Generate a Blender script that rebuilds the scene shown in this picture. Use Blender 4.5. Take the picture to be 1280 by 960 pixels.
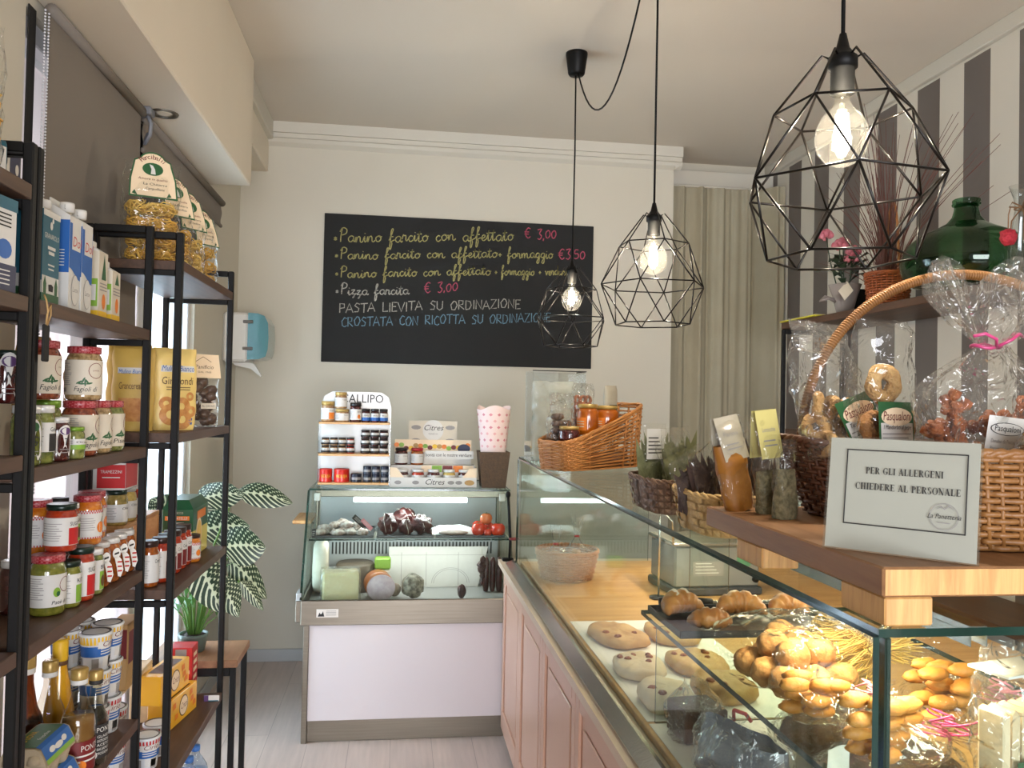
import bpy, math, random
from mathutils import Vector, Matrix, noise as mnoise
PI = math.pi
SC = bpy.context.scene
COL = SC.collection
for _o in list(bpy.data.objects):
    bpy.data.objects.remove(_o)

# ------------------------------------------------------------------ camera
def _cam():
    F, H = 1040.0, 1.6
    yaw, pitch, roll = [math.radians(a) for a in (7.75, 1.2, 1.2)]
    cy, sy = math.cos(yaw), math.sin(yaw)
    f = Vector((sy * math.cos(pitch), cy * math.cos(pitch), math.sin(pitch)))
    r0 = Vector((cy, -sy, 0)); u0 = r0.cross(f)
    r = math.cos(roll) * r0 + math.sin(roll) * u0
    u = -math.sin(roll) * r0 + math.cos(roll) * u0
    c = bpy.data.cameras.new('camera')
    c.sensor_width = 36; c.lens = F / 1280 * 36; c.clip_start = 0.02; c.clip_end = 100
    o = bpy.data.objects.new('camera', c); COL.objects.link(o)
    o.matrix_world = Matrix(((r.x, u.x, -f.x, 0), (r.y, u.y, -f.y, 0), (r.z, u.z, -f.z, H), (0, 0, 0, 1)))
    SC.camera = o
_cam()

# ------------------------------------------------------------------ light and exposure
SC.view_settings.view_transform = 'Standard'
SC.view_settings.look = 'None'
SC.view_settings.gamma = 1
SC.view_settings.use_curve_mapping = False
SC.view_settings.exposure = 0.56
SC.cycles.max_bounces = 10
SC.cycles.transparent_max_bounces = 40
SC.cycles.transmission_bounces = 8
SC.cycles.glossy_bounces = 4
SC.cycles.diffuse_bounces = 4
SC.cycles.sample_clamp_indirect = 4
SC.cycles.caustics_reflective = False
SC.cycles.caustics_refractive = False
try:
    SC.cycles.use_denoising = True
except Exception:
    pass
W = bpy.data.worlds.new('daylight'); SC.world = W; W.use_nodes = True
W.node_tree.nodes['Background'].inputs[0].default_value = (0.86, 0.92, 1.0, 1)
W.node_tree.nodes['Background'].inputs[1].default_value = 0.4

def area_light(name, loc, aim, sx, sy, power, col=(1, 1, 1), spread=180):
    l = bpy.data.lights.new(name, 'AREA'); l.shape = 'RECTANGLE'; l.size = sx; l.size_y = sy
    l.energy = power; l.color = col; l.spread = math.radians(spread)
    o = bpy.data.objects.new(name, l); COL.objects.link(o)
    o.location = loc
    o.rotation_euler = (Vector(aim) - Vector(loc)).to_track_quat('-Z', 'Y').to_euler()
    return o
area_light('shopfront_daylight', (0.7, -4.2, 1.15), (0.7, 5, 0.45), 3.6, 2.3, 330, (0.92, 0.94, 1.0))
area_light('near_window_daylight', (-1.5, 2.85, 1.3), (2, 2.85, 1.0), 1.1, 2.1, 11, (1.0, 0.93, 0.95))
area_light('far_window_daylight', (-1.5, 3.78, 1.3), (2, 3.78, 0.7), 0.7, 2.1, 110, (0.78, 0.87, 1.0))

# ------------------------------------------------------------------ helpers
def lin(c):
    out = []
    for v in c:
        v = v / 255.0
        out.append(v / 12.92 if v <= 0.04045 else ((v + 0.055) / 1.055) ** 2.4)
    return tuple(out) + (1.0,)

def mat(name, col, rough=0.5, metal=0.0, noise=None, bump=None, coat=0.0, spec=0.5, sub=0.0, emis=None, trans=0.0, scale=(1, 1, 1)):
    """A principled material; noise = (scale, colour 2, contrast) mixes a second colour by a noise texture, bump = (scale, strength)."""
    m = bpy.data.materials.new(name); m.use_nodes = True
    nt = m.node_tree; b = nt.nodes['Principled BSDF']
    b.inputs['Base Color'].default_value = lin(col)
    b.inputs['Roughness'].default_value = rough
    b.inputs['Metallic'].default_value = metal
    b.inputs['Specular IOR Level'].default_value = spec
    b.inputs['Coat Weight'].default_value = coat
    b.inputs['Coat Roughness'].default_value = 0.05
    if trans: b.inputs['Transmission Weight'].default_value = trans
    if sub:
        b.inputs['Subsurface Weight'].default_value = sub
        b.inputs['Subsurface Radius'].default_value = (0.01, 0.005, 0.003)
    if emis:
        b.inputs['Emission Color'].default_value = lin(emis[0]); b.inputs['Emission Strength'].default_value = emis[1]
    if noise or bump:
        tc = nt.nodes.new('ShaderNodeTexCoord'); mp = nt.nodes.new('ShaderNodeMapping')
        mp.inputs['Scale'].default_value = scale
        nt.links.new(tc.outputs['Object'], mp.inputs['Vector'])
    if noise:
        n = nt.nodes.new('ShaderNodeTexNoise'); n.inputs['Scale'].default_value = noise[0]; n.inputs['Detail'].default_value = 4
        nt.links.new(mp.outputs[0], n.inputs['Vector'])
        r = nt.nodes.new('ShaderNodeValToRGB')
        k = noise[2] if len(noise) > 2 else 0.25
        r.color_ramp.elements[0].position = 0.5 - k; r.color_ramp.elements[1].position = 0.5 + k
        r.color_ramp.elements[0].color = lin(col); r.color_ramp.elements[1].color = lin(noise[1])
        nt.links.new(n.outputs['Fac'], r.inputs[0]); nt.links.new(r.outputs[0], b.inputs['Base Color'])
    if bump:
        n2 = nt.nodes.new('ShaderNodeTexNoise'); n2.inputs['Scale'].default_value = bump[0]; n2.inputs['Detail'].default_value = 3
        nt.links.new(mp.outputs[0], n2.inputs['Vector'])
        bp = nt.nodes.new('ShaderNodeBump'); bp.inputs['Strength'].default_value = bump[1]; bp.inputs['Distance'].default_value = 0.01
        nt.links.new(n2.outputs['Fac'], bp.inputs['Height']); nt.links.new(bp.outputs[0], b.inputs['Normal'])
    return m

def clear_mat(name, tint=(255, 255, 255), base=0.04, rough=0.02, bump=None, milk=0.0, milkcol=(255, 255, 255), gain=0.96):
    """Thin clear sheet (glass, film): transparent, with reflections growing to grazing angles; milk adds a share of white haze."""
    m = bpy.data.materials.new(name); m.use_nodes = True
    nt = m.node_tree; nt.nodes.clear()
    out = nt.nodes.new('ShaderNodeOutputMaterial')
    tr = nt.nodes.new('ShaderNodeBsdfTransparent'); tr.inputs[0].default_value = lin(tint)
    gl = nt.nodes.new('ShaderNodeBsdfGlossy'); gl.inputs['Roughness'].default_value = rough
    lw = nt.nodes.new('ShaderNodeLayerWeight'); lw.inputs[0].default_value = 0.5
    pw = nt.nodes.new('ShaderNodeMath'); pw.operation = 'POWER'; pw.inputs[1].default_value = 5
    ma = nt.nodes.new('ShaderNodeMath'); ma.operation = 'MULTIPLY_ADD'; ma.inputs[1].default_value = gain; ma.inputs[2].default_value = base
    nt.links.new(lw.outputs['Facing'], pw.inputs[0]); nt.links.new(pw.outputs[0], ma.inputs[0])
    mx = nt.nodes.new('ShaderNodeMixShader')
    nt.links.new(ma.outputs[0], mx.inputs[0]); nt.links.new(tr.outputs[0], mx.inputs[1]); nt.links.new(gl.outputs[0], mx.inputs[2])
    last = mx
    if milk:
        df = nt.nodes.new('ShaderNodeBsdfDiffuse'); df.inputs[0].default_value = lin(milkcol)
        tl = nt.nodes.new('ShaderNodeBsdfTranslucent'); tl.inputs[0].default_value = lin(milkcol)
        dm = nt.nodes.new('ShaderNodeMixShader'); dm.inputs[0].default_value = 0.5
        nt.links.new(df.outputs[0], dm.inputs[1]); nt.links.new(tl.outputs[0], dm.inputs[2])
        m2 = nt.nodes.new('ShaderNodeMixShader'); m2.inputs[0].default_value = milk
        nt.links.new(mx.outputs[0], m2.inputs[1]); nt.links.new(dm.outputs[0], m2.inputs[2]); last = m2
    if bump:
        tc = nt.nodes.new('ShaderNodeTexCoord')
        n = nt.nodes.new('ShaderNodeTexNoise'); n.inputs['Scale'].default_value = bump[0]; n.inputs['Detail'].default_value = 2
        n.inputs['Distortion'].default_value = 1.2
        nt.links.new(tc.outputs['Object'], n.inputs['Vector'])
        bp = nt.nodes.new('ShaderNodeBump'); bp.inputs['Strength'].default_value = bump[1]; bp.inputs['Distance'].default_value = 0.02
        nt.links.new(n.outputs['Fac'], bp.inputs['Height'])
        nt.links.new(bp.outputs[0], gl.inputs['Normal']); nt.links.new(bp.outputs[0], lw.inputs['Normal'])
    nt.links.new(last.outputs[0], out.inputs[0])
    return m

def emit_mat(name, col, s):
    m = bpy.data.materials.new(name); m.use_nodes = True
    nt = m.node_tree; nt.nodes.clear()
    e = nt.nodes.new('ShaderNodeEmission'); e.inputs[0].default_value = lin(col); e.inputs[1].default_value = s
    o = nt.nodes.new('ShaderNodeOutputMaterial'); nt.links.new(e.outputs[0], o.inputs[0])
    return m

def wood_mat(name, c1, c2, axis=1, rough=0.45, scale=7.0, bump=0.15, coat=0.0):
    """Wood with grain running along the given axis of the object."""
    m = bpy.data.materials.new(name); m.use_nodes = True
    nt = m.node_tree; b = nt.nodes['Principled BSDF']
    b.inputs['Roughness'].default_value = rough; b.inputs['Coat Weight'].default_value = coat
    tc = nt.nodes.new('ShaderNodeTexCoord'); mp = nt.nodes.new('ShaderNodeMapping')
    s = [scale * 3] * 3; s[axis] = scale * 0.22
    mp.inputs['Scale'].default_value = s
    nt.links.new(tc.outputs['Object'], mp.inputs['Vector'])
    n = nt.nodes.new('ShaderNodeTexNoise'); n.inputs['Scale'].default_value = 1.6; n.inputs['Detail'].default_value = 6
    n.inputs['Roughness'].default_value = 0.65; n.inputs['Distortion'].default_value = 0.6
    nt.links.new(mp.outputs[0], n.inputs['Vector'])
    r = nt.nodes.new('ShaderNodeValToRGB')
    r.color_ramp.elements[0].position = 0.3; r.color_ramp.elements[1].position = 0.7
    r.color_ramp.elements[0].color = lin(c1); r.color_ramp.elements[1].color = lin(c2)
    nt.links.new(n.outputs['Fac'], r.inputs[0]); nt.links.new(r.outputs[0], b.inputs['Base Color'])
    if bump:
        bp = nt.nodes.new('ShaderNodeBump'); bp.inputs['Strength'].default_value = bump; bp.inputs['Distance'].default_value = 0.004
        nt.links.new(n.outputs['Fac'], bp.inputs['Height']); nt.links.new(bp.outputs[0], b.inputs['Normal'])
    return m

_glyphs = {}
def glyph_mesh(body):
    """Outline text from the built-in font as (vertices, faces, width), cap height about 0.7 at size 1."""
    if body in _glyphs: return _glyphs[body]
    cu = bpy.data.curves.new('lettering', 'FONT'); cu.body = body; cu.size = 1; cu.resolution_u = 2
    cu.align_x = 'CENTER'
    o = bpy.data.objects.new('lettering', cu); COL.objects.link(o)
    dg = bpy.context.evaluated_depsgraph_get(); ev = o.evaluated_get(dg); me = ev.to_mesh()
    vs = [v.co.copy() for v in me.vertices]; fs = [tuple(p.vertices) for p in me.polygons]
    ev.to_mesh_clear(); bpy.data.objects.remove(o); bpy.data.curves.remove(cu)
    w = max([v.x for v in vs] or [0]) - min([v.x for v in vs] or [0])
    _glyphs[body] = (vs, fs, w)
    return _glyphs[body]

class MB:
    """Collects shapes and links them as ONE mesh object."""
    def __init__(s, T=None):
        s.v = []; s.f = []; s.m = []; s.s = []; s.mats = []; s.T = T
    def add(s, vs, fs, m, smooth=False):
        if m not in s.mats: s.mats.append(m)
        k = s.mats.index(m); n = len(s.v)
        if s.T is not None: vs = [s.T @ Vector(v) for v in vs]
        s.v.extend([tuple(v) for v in vs])
        for f in fs:
            s.f.append(tuple(i + n for i in f)); s.m.append(k); s.s.append(smooth)
        return s
    def box(s, a, b, m, bev=0.0, mats=None):
        x0, y0, z0 = a; x1, y1, z1 = b
        if bev <= 0:
            vs = [(x0, y0, z0), (x1, y0, z0), (x1, y1, z0), (x0, y1, z0), (x0, y0, z1), (x1, y0, z1), (x1, y1, z1), (x0, y1, z1)]
            fs = [(0, 3, 2, 1), (4, 5, 6, 7), (0, 1, 5, 4), (1, 2, 6, 5), (2, 3, 7, 6), (3, 0, 4, 7)]
            if mats:      # order: bottom, top, -y, +x, +y, -x
                for f, mm in zip(fs, mats): s.add(vs, [f], mm)
                return s
            return s.add(vs, fs, m)
        d = min(bev, (x1 - x0) * .49, (y1 - y0) * .49, (z1 - z0) * .49)
        vs = []; idx = {}
        for i in (0, 1):
            for j in (0, 1):
                for k in (0, 1):
                    X = (x0, x1)[i]; Y = (y0, y1)[j]; Z = (z0, z1)[k]
                    dx = d * (1 - 2 * i); dy = d * (1 - 2 * j); dz = d * (1 - 2 * k)
                    idx[i, j, k] = len(vs)
                    vs += [(X, Y + dy, Z + dz), (X + dx, Y, Z + dz), (X + dx, Y + dy, Z)]
        I = lambda i, j, k, a: idx[i, j, k] + a
        fs = []
        for i in (0, 1): fs.append((I(i, 0, 0, 0), I(i, 1, 0, 0), I(i, 1, 1, 0), I(i, 0, 1, 0))[:: 1 if i else -1])
        for j in (0, 1): fs.append((I(0, j, 0, 1), I(1, j, 0, 1), I(1, j, 1, 1), I(0, j, 1, 1))[:: -1 if j else 1])
        for k in (0, 1): fs.append((I(0, 0, k, 2), I(1, 0, k, 2), I(1, 1, k, 2), I(0, 1, k, 2))[:: 1 if k else -1])
        for j in (0, 1):
            for k in (0, 1): fs.append((I(0, j, k, 1), I(1, j, k, 1), I(1, j, k, 2), I(0, j, k, 2))[:: 1 if j == k else -1][:: -1 if j else 1] )
        for i in (0, 1):
            for k in (0, 1): fs.append((I(i, 0, k, 0), I(i, 1, k, 0), I(i, 1, k, 2), I(i, 0, k, 2)))
        for i in (0, 1):
            for j in (0, 1): fs.append((I(i, j, 0, 0), I(i, j, 1, 0), I(i, j, 1, 1), I(i, j, 0, 1)))
        for i in (0, 1):
            for j in (0, 1):
                for k in (0, 1): fs.append((I(i, j, k, 0), I(i, j, k, 1), I(i, j, k, 2)))
        return s.add(vs, fs, m)
    def tube(s, pts, r, m, n=8, closed=False, smooth=True, caps=True):
        pts = [Vector(p) for p in pts]; N = len(pts)
        rs = r if isinstance(r, (list, tuple)) else [r] * N
        up = None; rings = []
        for i in range(N):
            if closed: t = pts[(i + 1) % N] - pts[i - 1]
            else: t = pts[min(i + 1, N - 1)] - pts[max(i - 1, 0)]
            t = t.normalized() if t.length > 1e-9 else Vector((0, 0, 1))
            if up is None:
                a = Vector((0, 0, 1)) if abs(t.z) < 0.9 else Vector((1, 0, 0)); up = (a - t * a.dot(t)).normalized()
            else:
                up = up - t * up.dot(t)
                up = up.normalized() if up.length > 1e-6 else t.orthogonal().normalized()
            sd = t.cross(up)
            rings.append([pts[i] + (up * math.cos(2 * PI * k / n) + sd * math.sin(2 * PI * k / n)) * rs[i] for k in range(n)])
        vs = [p for R in rings for p in R]; fs = []
        for i in range(N if closed else N - 1):
            a = i * n; b = ((i + 1) % N) * n
            for k in range(n): fs.append((a + k, a + (k + 1) % n, b + (k + 1) % n, b + k))
        if caps and not closed:
            fs.append(tuple(range(n))[::-1]); fs.append(tuple((N - 1) * n + k for k in range(n)))
        return s.add(vs, fs, m, smooth)
    def lathe(s, prof, m, n=20, c=(0, 0, 0), smooth=True, mats=None, wob=None):
        vs = []; fs = []; cx, cy, cz = c
        for i, (r, z) in enumerate(prof):
            for k in range(n):
                a = 2 * PI * k / n; rr = r * (wob(a, i) if wob else 1)
                vs.append((cx + rr * math.cos(a), cy + rr * math.sin(a), cz + z))
        L = len(prof)
        if mats is None: mats = [m] * (L - 1)
        groups = {}
        for i in range(L - 1):
            for k in range(n):
                a, b = i * n + k, i * n + (k + 1) % n
                groups.setdefault(mats[i], []).append((a, b, b + n, a + n))
        if prof[0][0] > 1e-6: groups.setdefault(mats[0], []).append(tuple(range(n))[::-1])
        if prof[-1][0] > 1e-6: groups.setdefault(mats[-1], []).append(tuple((L - 1) * n + k for k in range(n)))
        for mm, ff in groups.items(): s.add(vs, ff, mm, smooth)
        return s
    def prism(s, poly, d0, d1, m, axis='z', mside=None, smooth=False):
        n = len(poly)
        def P(p, d):
            if axis == 'z': return (p[0], p[1], d)
            if axis == 'y': return (p[0], d, p[1])
            return (d, p[0], p[1])
        vs = [P(p, d0) for p in poly] + [P(p, d1) for p in poly]
        s.add(vs, [tuple(range(n))[::-1], tuple(range(n, 2 * n))], m)
        s.add(vs, [(i, (i + 1) % n, n + (i + 1) % n, n + i) for i in range(n)], mside or m, smooth)
        return s
    def blob(s, c, r, m, n=12, k=8, rough=0.0, seed=0, freq=6.0, squash=None):
        cx, cy, cz = c; rx, ry, rz = r if isinstance(r, (tuple, list)) else (r, r, r)
        vs = []; fs = []
        for i in range(k + 1):
            ph = PI * i / k
            for j in range(n):
                th = 2 * PI * j / n
                d = Vector((math.sin(ph) * math.cos(th), math.sin(ph) * math.sin(th), -math.cos(ph)))
                q = 1 + (rough * mnoise.noise(d * freq * 0.4 + Vector((seed * 3.7, seed * 1.3, seed))) if rough else 0)
                vs.append((cx + rx * d.x * q, cy + ry * d.y * q, cz + rz * d.z * q))
        for i in range(k):
            for j in range(n):
                a = i * n + j; b = i * n + (j + 1) % n
                fs.append((a, b, b + n, a + n))
        return s.add(vs, fs, m, True)
    def sheet(s, fn, nu, nv, m, smooth=True, flip=False, closeu=False):
        vs = [fn(i / nu, j / nv) for j in range(nv + 1) for i in range(nu + 1)]; fs = []
        for j in range(nv):
            for i in range(nu):
                a = j * (nu + 1) + i
                f = (a, a + 1, a + nu + 2, a + nu + 1)
                fs.append(f[::-1] if flip else f)
        return s.add(vs, fs, m, smooth)
    def text(s, body, size, m, fn=None, at=(0, 0, 0), ux=(1, 0, 0), uy=(0, 0, 1), off=0.0, width=None, slant=0.0, align='c'):
        vs, fs, w = glyph_mesh(body)
        k = size; kx = size
        if width: kx = width / max(w, 1e-6)
        ox = 0 if align == 'c' else w / 2 * kx
        if fn is None:
            A = Vector(at); U = Vector(ux); V = Vector(uy); Nn = U.cross(V) * off
            pts = [A + U * (v.x * kx + slant * v.y * k + ox) + V * (v.y * k) + Nn for v in vs]
        else:
            pts = [fn(v.x * kx + slant * v.y * k + ox, v.y * k) for v in vs]
        return s.add(pts, fs, m)
    def mesh(s, name):
        me = bpy.data.meshes.new(name); me.from_pydata(s.v, [], s.f)
        for q in s.mats: me.materials.append(q)
        me.polygons.foreach_set('material_index', s.m)
        me.polygons.foreach_set('use_smooth', s.s)
        me.update()
        return me
    def build(s, name, parent=None, label=None):
        o = bpy.data.objects.new(name, s.mesh(name)); COL.objects.link(o)
        if parent is not None: o.parent = parent
        if label: o['label'] = label
        return o

def tag(o, label, cat, group=None, kind=None):
    o['label'] = label; o['category'] = cat
    if group: o['group'] = group
    if kind: o['kind'] = kind
    return o
def thing(name, label, cat, loc=(0, 0, 0), rz=0.0, group=None):
    o = bpy.data.objects.new(name, None); COL.objects.link(o)
    o.empty_display_size = 0.05
    o.location = (loc[0], loc[1], loc[2] + (.0009 if loc[2] > .001 else 0)); o.rotation_euler = (0, 0, rz)
    return tag(o, label, cat, group)
def struct(name, mb):
    o = mb.build(name); o['kind'] = 'structure'
    return o
def place(o, loc, rz=0.0, rx=0.0, ry=0.0):
    o.location = loc; o.rotation_euler = (rx, ry, rz); return o
def inst(name, me, parent=None, loc=None, rz=0.0, label=None):
    """An object on shared mesh data."""
    o = bpy.data.objects.new(name, me); COL.objects.link(o)
    if parent is not None: o.parent = parent
    if loc is not None: o.location = loc; o.rotation_euler = (0, 0, rz)
    if label: o['label'] = label
    return o
def copy_tree(src, label=None, loc=None, rz=None):
    c = src.copy(); COL.objects.link(c)
    for ch in [o for o in src.children]:
        d = ch.copy(); COL.objects.link(d); d.parent = c
        for g in ch.children:
            e = g.copy(); COL.objects.link(e); e.parent = d
    if label: c['label'] = label
    if loc is not None: c.location = loc
    if rz is not None: c.rotation_euler = (0, 0, rz)
    return c
def cyl(R, cx=0, cy=0, cz=0, a0=0.0):
    """Wrap (x, y) flat coordinates round a cylinder of radius R, centred on the angle a0 (+x by default)."""
    return lambda x, y: (cx + R * math.cos(a0 + x / R), cy + R * math.sin(a0 + x / R), cz + y)
# ------------------------------------------------------------------ materials of the setting
m_wall = mat('wall paint', (200, 194, 179), 0.75, noise=(1.5, (193, 187, 171), 0.3), bump=(60, 0.03))
m_ceil = mat('ceiling paint', (206, 198, 184), 0.8, noise=(0.8, (201, 192, 178), 0.3))
m_beam = mat('beam paint', (220, 210, 192), 0.75, noise=(1.2, (214, 203, 184), 0.3))
m_trim = mat('cornice paint', (198, 193, 180), 0.6, bump=(30, 0.02))
m_skirt = mat('skirting paint', (176, 178, 178), 0.5, noise=(3, (168, 170, 170), 0.3))
m_frame = mat('white window frame', (214, 216, 220), 0.4, bump=(20, 0.02))
m_blind = mat('grey blind fabric', (124, 116, 107), 0.85, noise=(2.0, (116, 108, 100), 0.35), bump=(300, 0.08))
m_black = mat('black painted steel', (13, 12, 12), 0.5, noise=(40, (17, 16, 15), 0.3), bump=(90, 0.04), spec=.25)
m_steel = mat('brushed steel', (132, 124, 112), 0.32, 0.95, noise=(4, (118, 110, 98), 0.3), bump=(220, 0.05), scale=(1, 1, 30))
m_glass = clear_mat('clear glass', (247, 252, 250), 0.02, gain=.38)
m_edge = mat('dark green glass edge', (14, 36, 32), 0.12, noise=(14, (24, 58, 48), 0.3), coat=0.5)
m_curtain = mat('beige curtain cloth', (164, 157, 135), 0.9, noise=(6, (156, 148, 126), 0.3), bump=(350, 0.1))
m_void = mat('flat black strip', (20, 19, 18), 0.8, bump=(50, 0.05))  # flat black for the painted shade strip and the blind gap strip

def stripes_mat():
    m = bpy.data.materials.new('grey and white striped paint'); m.use_nodes = True
    nt = m.node_tree; b = nt.nodes['Principled BSDF']; b.inputs['Roughness'].default_value = 0.7
    g = nt.nodes.new('ShaderNodeTexCoord'); sp = nt.nodes.new('ShaderNodeSeparateXYZ'); nt.links.new(g.outputs['Object'], sp.inputs[0])
    a = nt.nodes.new('ShaderNodeMath'); a.operation = 'MULTIPLY_ADD'; a.inputs[1].default_value = 1 / 0.344; a.inputs[2].default_value = -2.951 / 0.344 + 20
    nt.links.new(sp.outputs['Y'], a.inputs[0])
    f = nt.nodes.new('ShaderNodeMath'); f.operation = 'FRACT'; nt.links.new(a.outputs[0], f.inputs[0])
    l = nt.nodes.new('ShaderNodeMath'); l.operation = 'LESS_THAN'; l.inputs[1].default_value = 0.5; nt.links.new(f.outputs[0], l.inputs[0])
    # above 3.13 m a plain white band
    z = nt.nodes.new('ShaderNodeMath'); z.operation = 'LESS_THAN'; z.inputs[1].default_value = 3.19; nt.links.new(sp.outputs['Z'], z.inputs[0])
    mu = nt.nodes.new('ShaderNodeMath'); mu.operation = 'MULTIPLY'; nt.links.new(l.outputs[0], mu.inputs[0]); nt.links.new(z.outputs[0], mu.inputs[1])
    mx = nt.nodes.new('ShaderNodeMix'); mx.data_type = 'RGBA'
    mx.inputs[6].default_value = lin((206, 200, 187)); mx.inputs[7].default_value = lin((104, 96, 90))
    nt.links.new(mu.outputs[0], mx.inputs[0]); nt.links.new(mx.outputs[2], b.inputs['Base Color'])
    return m
m_stripe = stripes_mat()

def floor_mat():
    m = bpy.data.materials.new('pale laminate planks'); m.use_nodes = True
    nt = m.node_tree; b = nt.nodes['Principled BSDF']; b.inputs['Roughness'].default_value = 0.32; b.inputs['Specular IOR Level'].default_value = 0.6
    tc = nt.nodes.new('ShaderNodeTexCoord'); mp = nt.nodes.new('ShaderNodeMapping')
    mp.inputs['Rotation'].default_value = (0, 0, PI / 2)
    nt.links.new(tc.outputs['Object'], mp.inputs[0])
    br = nt.nodes.new('ShaderNodeTexBrick'); br.inputs['Scale'].default_value = 1.0; br.offset = 0.4
    br.inputs['Brick Width'].default_value = 1.2; br.inputs['Row Height'].default_value = 0.19; br.inputs['Mortar Size'].default_value = 0.0015
    br.inputs['Color1'].default_value = lin((218, 198, 186)); br.inputs['Color2'].default_value = lin((208, 188, 178)); br.inputs['Mortar'].default_value = lin((172, 154, 144))
    nt.links.new(mp.outputs[0], br.inputs['Vector'])
    mp2 = nt.nodes.new('ShaderNodeMapping'); mp2.inputs['Scale'].default_value = (22, 1.6, 1); nt.links.new(tc.outputs['Object'], mp2.inputs[0])
    n = nt.nodes.new('ShaderNodeTexNoise'); n.inputs['Scale'].default_value = 2.0; n.inputs['Detail'].default_value = 5; nt.links.new(mp2.outputs[0], n.inputs['Vector'])
    mx = nt.nodes.new('ShaderNodeMix'); mx.data_type = 'RGBA'; mx.blend_type = 'MULTIPLY'; mx.inputs[0].default_value = 0.35
    nt.links.new(br.outputs[0], mx.inputs[6]); nt.links.new(n.outputs['Color'], mx.inputs[7])
    mx.inputs[7].default_value = (1, 1, 1, 1)
    nt.links.new(n.outputs['Fac'], mx.inputs[7]); nt.links.new(mx.outputs[2], b.inputs['Base Color'])
    return m
m_floor = floor_mat()

# ------------------------------------------------------------------ shell
XL, XR, YF, YB, ZC = -0.98, 2.53, -1.6, 5.21, 3.27
b = MB(); b.box((XL - .6, YF - .1, -.1), (XR + .1, 5.6, 0), m_floor); struct('floor', b)
b = MB(); b.box((XL - .6, YF - .1, ZC), (XR + .1, 5.6, ZC + .1), m_ceil); struct('ceiling', b)
b = MB(); b.box((XL - .6, YB, 0), (1.745, YB + .12, ZC), m_wall); struct('wall_back', b)
b = MB(); b.box((1.62, 5.5, 0), (XR + .1, 5.6, ZC), m_wall); b.box((1.66, YB + .12, 0), (1.745, 5.5, ZC), m_wall); struct('wall_alcove', b)
b = MB(); b.box((XR, YF - .1, 0), (XR + .1, 5.6, ZC), m_stripe); struct('wall_right', b)
b = MB()
b.box((XL - .16, YF, 0), (XL, 2.29, ZC), m_wall)            # near pier
b.box((XL - .16, 2.29, 2.6), (XL, 4.16, ZC), m_wall)        # over the windows
b.box((XL - .16, 2.29, 0), (XL, 4.16, 0.12), m_wall)
b.box((XL - .16, 4.16, 0), (XL, YB, ZC), m_wall)
struct('wall_left', b)
b = MB()
b.box((XL - .6, YF - .1, 0), (-.55, YF, ZC), m_wall); b.box((2.2, YF - .1, 0), (XR + .1, YF, ZC), m_wall); b.box((-.55, YF - .1, 2.75), (2.2, YF, ZC), m_wall)
struct('wall_front', b)
b = MB(); b.box((XL, YF, 2.64), (-.75, 4.25, ZC), m_beam, .006); struct('beam', b)
b = MB(); b.box((XL, 4.25, 2.97), (-.82, YB, ZC), m_beam, .006); struct('beam_rear', b)

# cornice along the back wall and its return
prof = [(0, 3.27), (-.052, 3.27), (-.052, 3.205), (-.034, 3.205), (-.034, 3.178), (-.046, 3.17), (-.03, 3.15), (0, 3.13)]
b = MB(); b.prism([(YB + p[0], p[1]) for p in prof], -.82, 1.79, m_trim, 'x')
b.prism([(1.745 - p[0], p[1]) for p in prof], YB - .03, 5.5, m_trim, 'y')
struct('trim_cornice', b)
b = MB(); b.box((-.84, 4.25, 3.16), (-.79, YB - .04, 3.27), m_trim, .004); struct('trim_beam', b)
b = MB(); b.box((XR - .03, YF, 3.2), (XR, 5.5, ZC), m_trim, .004); struct('trim_right', b)
b = MB(); b.box((1.745, 5.42, 3.07), (XR, 5.5, 3.2), m_trim, .004); struct('trim_curtain', b)
b = MB(); b.box((XL, YB - .014, 0), (1.745, YB, .075), m_skirt, .003); struct('baseboard_back', b)
b = MB(); b.box((XL, 4.16, 0), (XL + .012, YB - .014, .075), m_skirt, .003); struct('baseboard_left', b)

# windows behind the shelving: white posts, pane, pale pink sheer film
m_film = clear_mat('pale pink frosted film', (255, 240, 240), 0.03, milk=0.9, milkcol=(240, 220, 222))
m_film2 = clear_mat('pale blue frosted film', (240, 248, 255), 0.03, milk=0.9, milkcol=(226, 234, 244))
def window(name, y0, y1, film, mull=()):
    b = MB()
    for y in (y0, y1 - .045): b.box((XL - .09, y, .12), (XL - .02, y + .045, 2.6), m_frame, .004)
    for z in (.12, 2.54): b.box((XL - .09, y0 + .045, z), (XL - .02, y1 - .045, z + .06), m_frame, .004)
    for y in mull: b.box((XL - .08, y, .18), (XL - .03, y + .03, 2.54), m_frame, .004)
    w = struct(name, b)
    g = MB(); g.box((XL - .062, y0 + .045, .18), (XL - .056, y1 - .045, 2.54), m_glass); g.build('pane', w)
    g = MB(); n = 60
    g.sheet(lambda u, v: (XL - .10 + .006 * math.sin(u * 46), y0 + .02 + (y1 - y0 - .04) * u, .14 + 2.44 * v), n, 1, film); g.build('sheer_film', w)
    return w
window('window_1', 2.29, 3.40, m_film, (2.86,))
window('window_2', 3.40, 4.16, m_film2)

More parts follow.
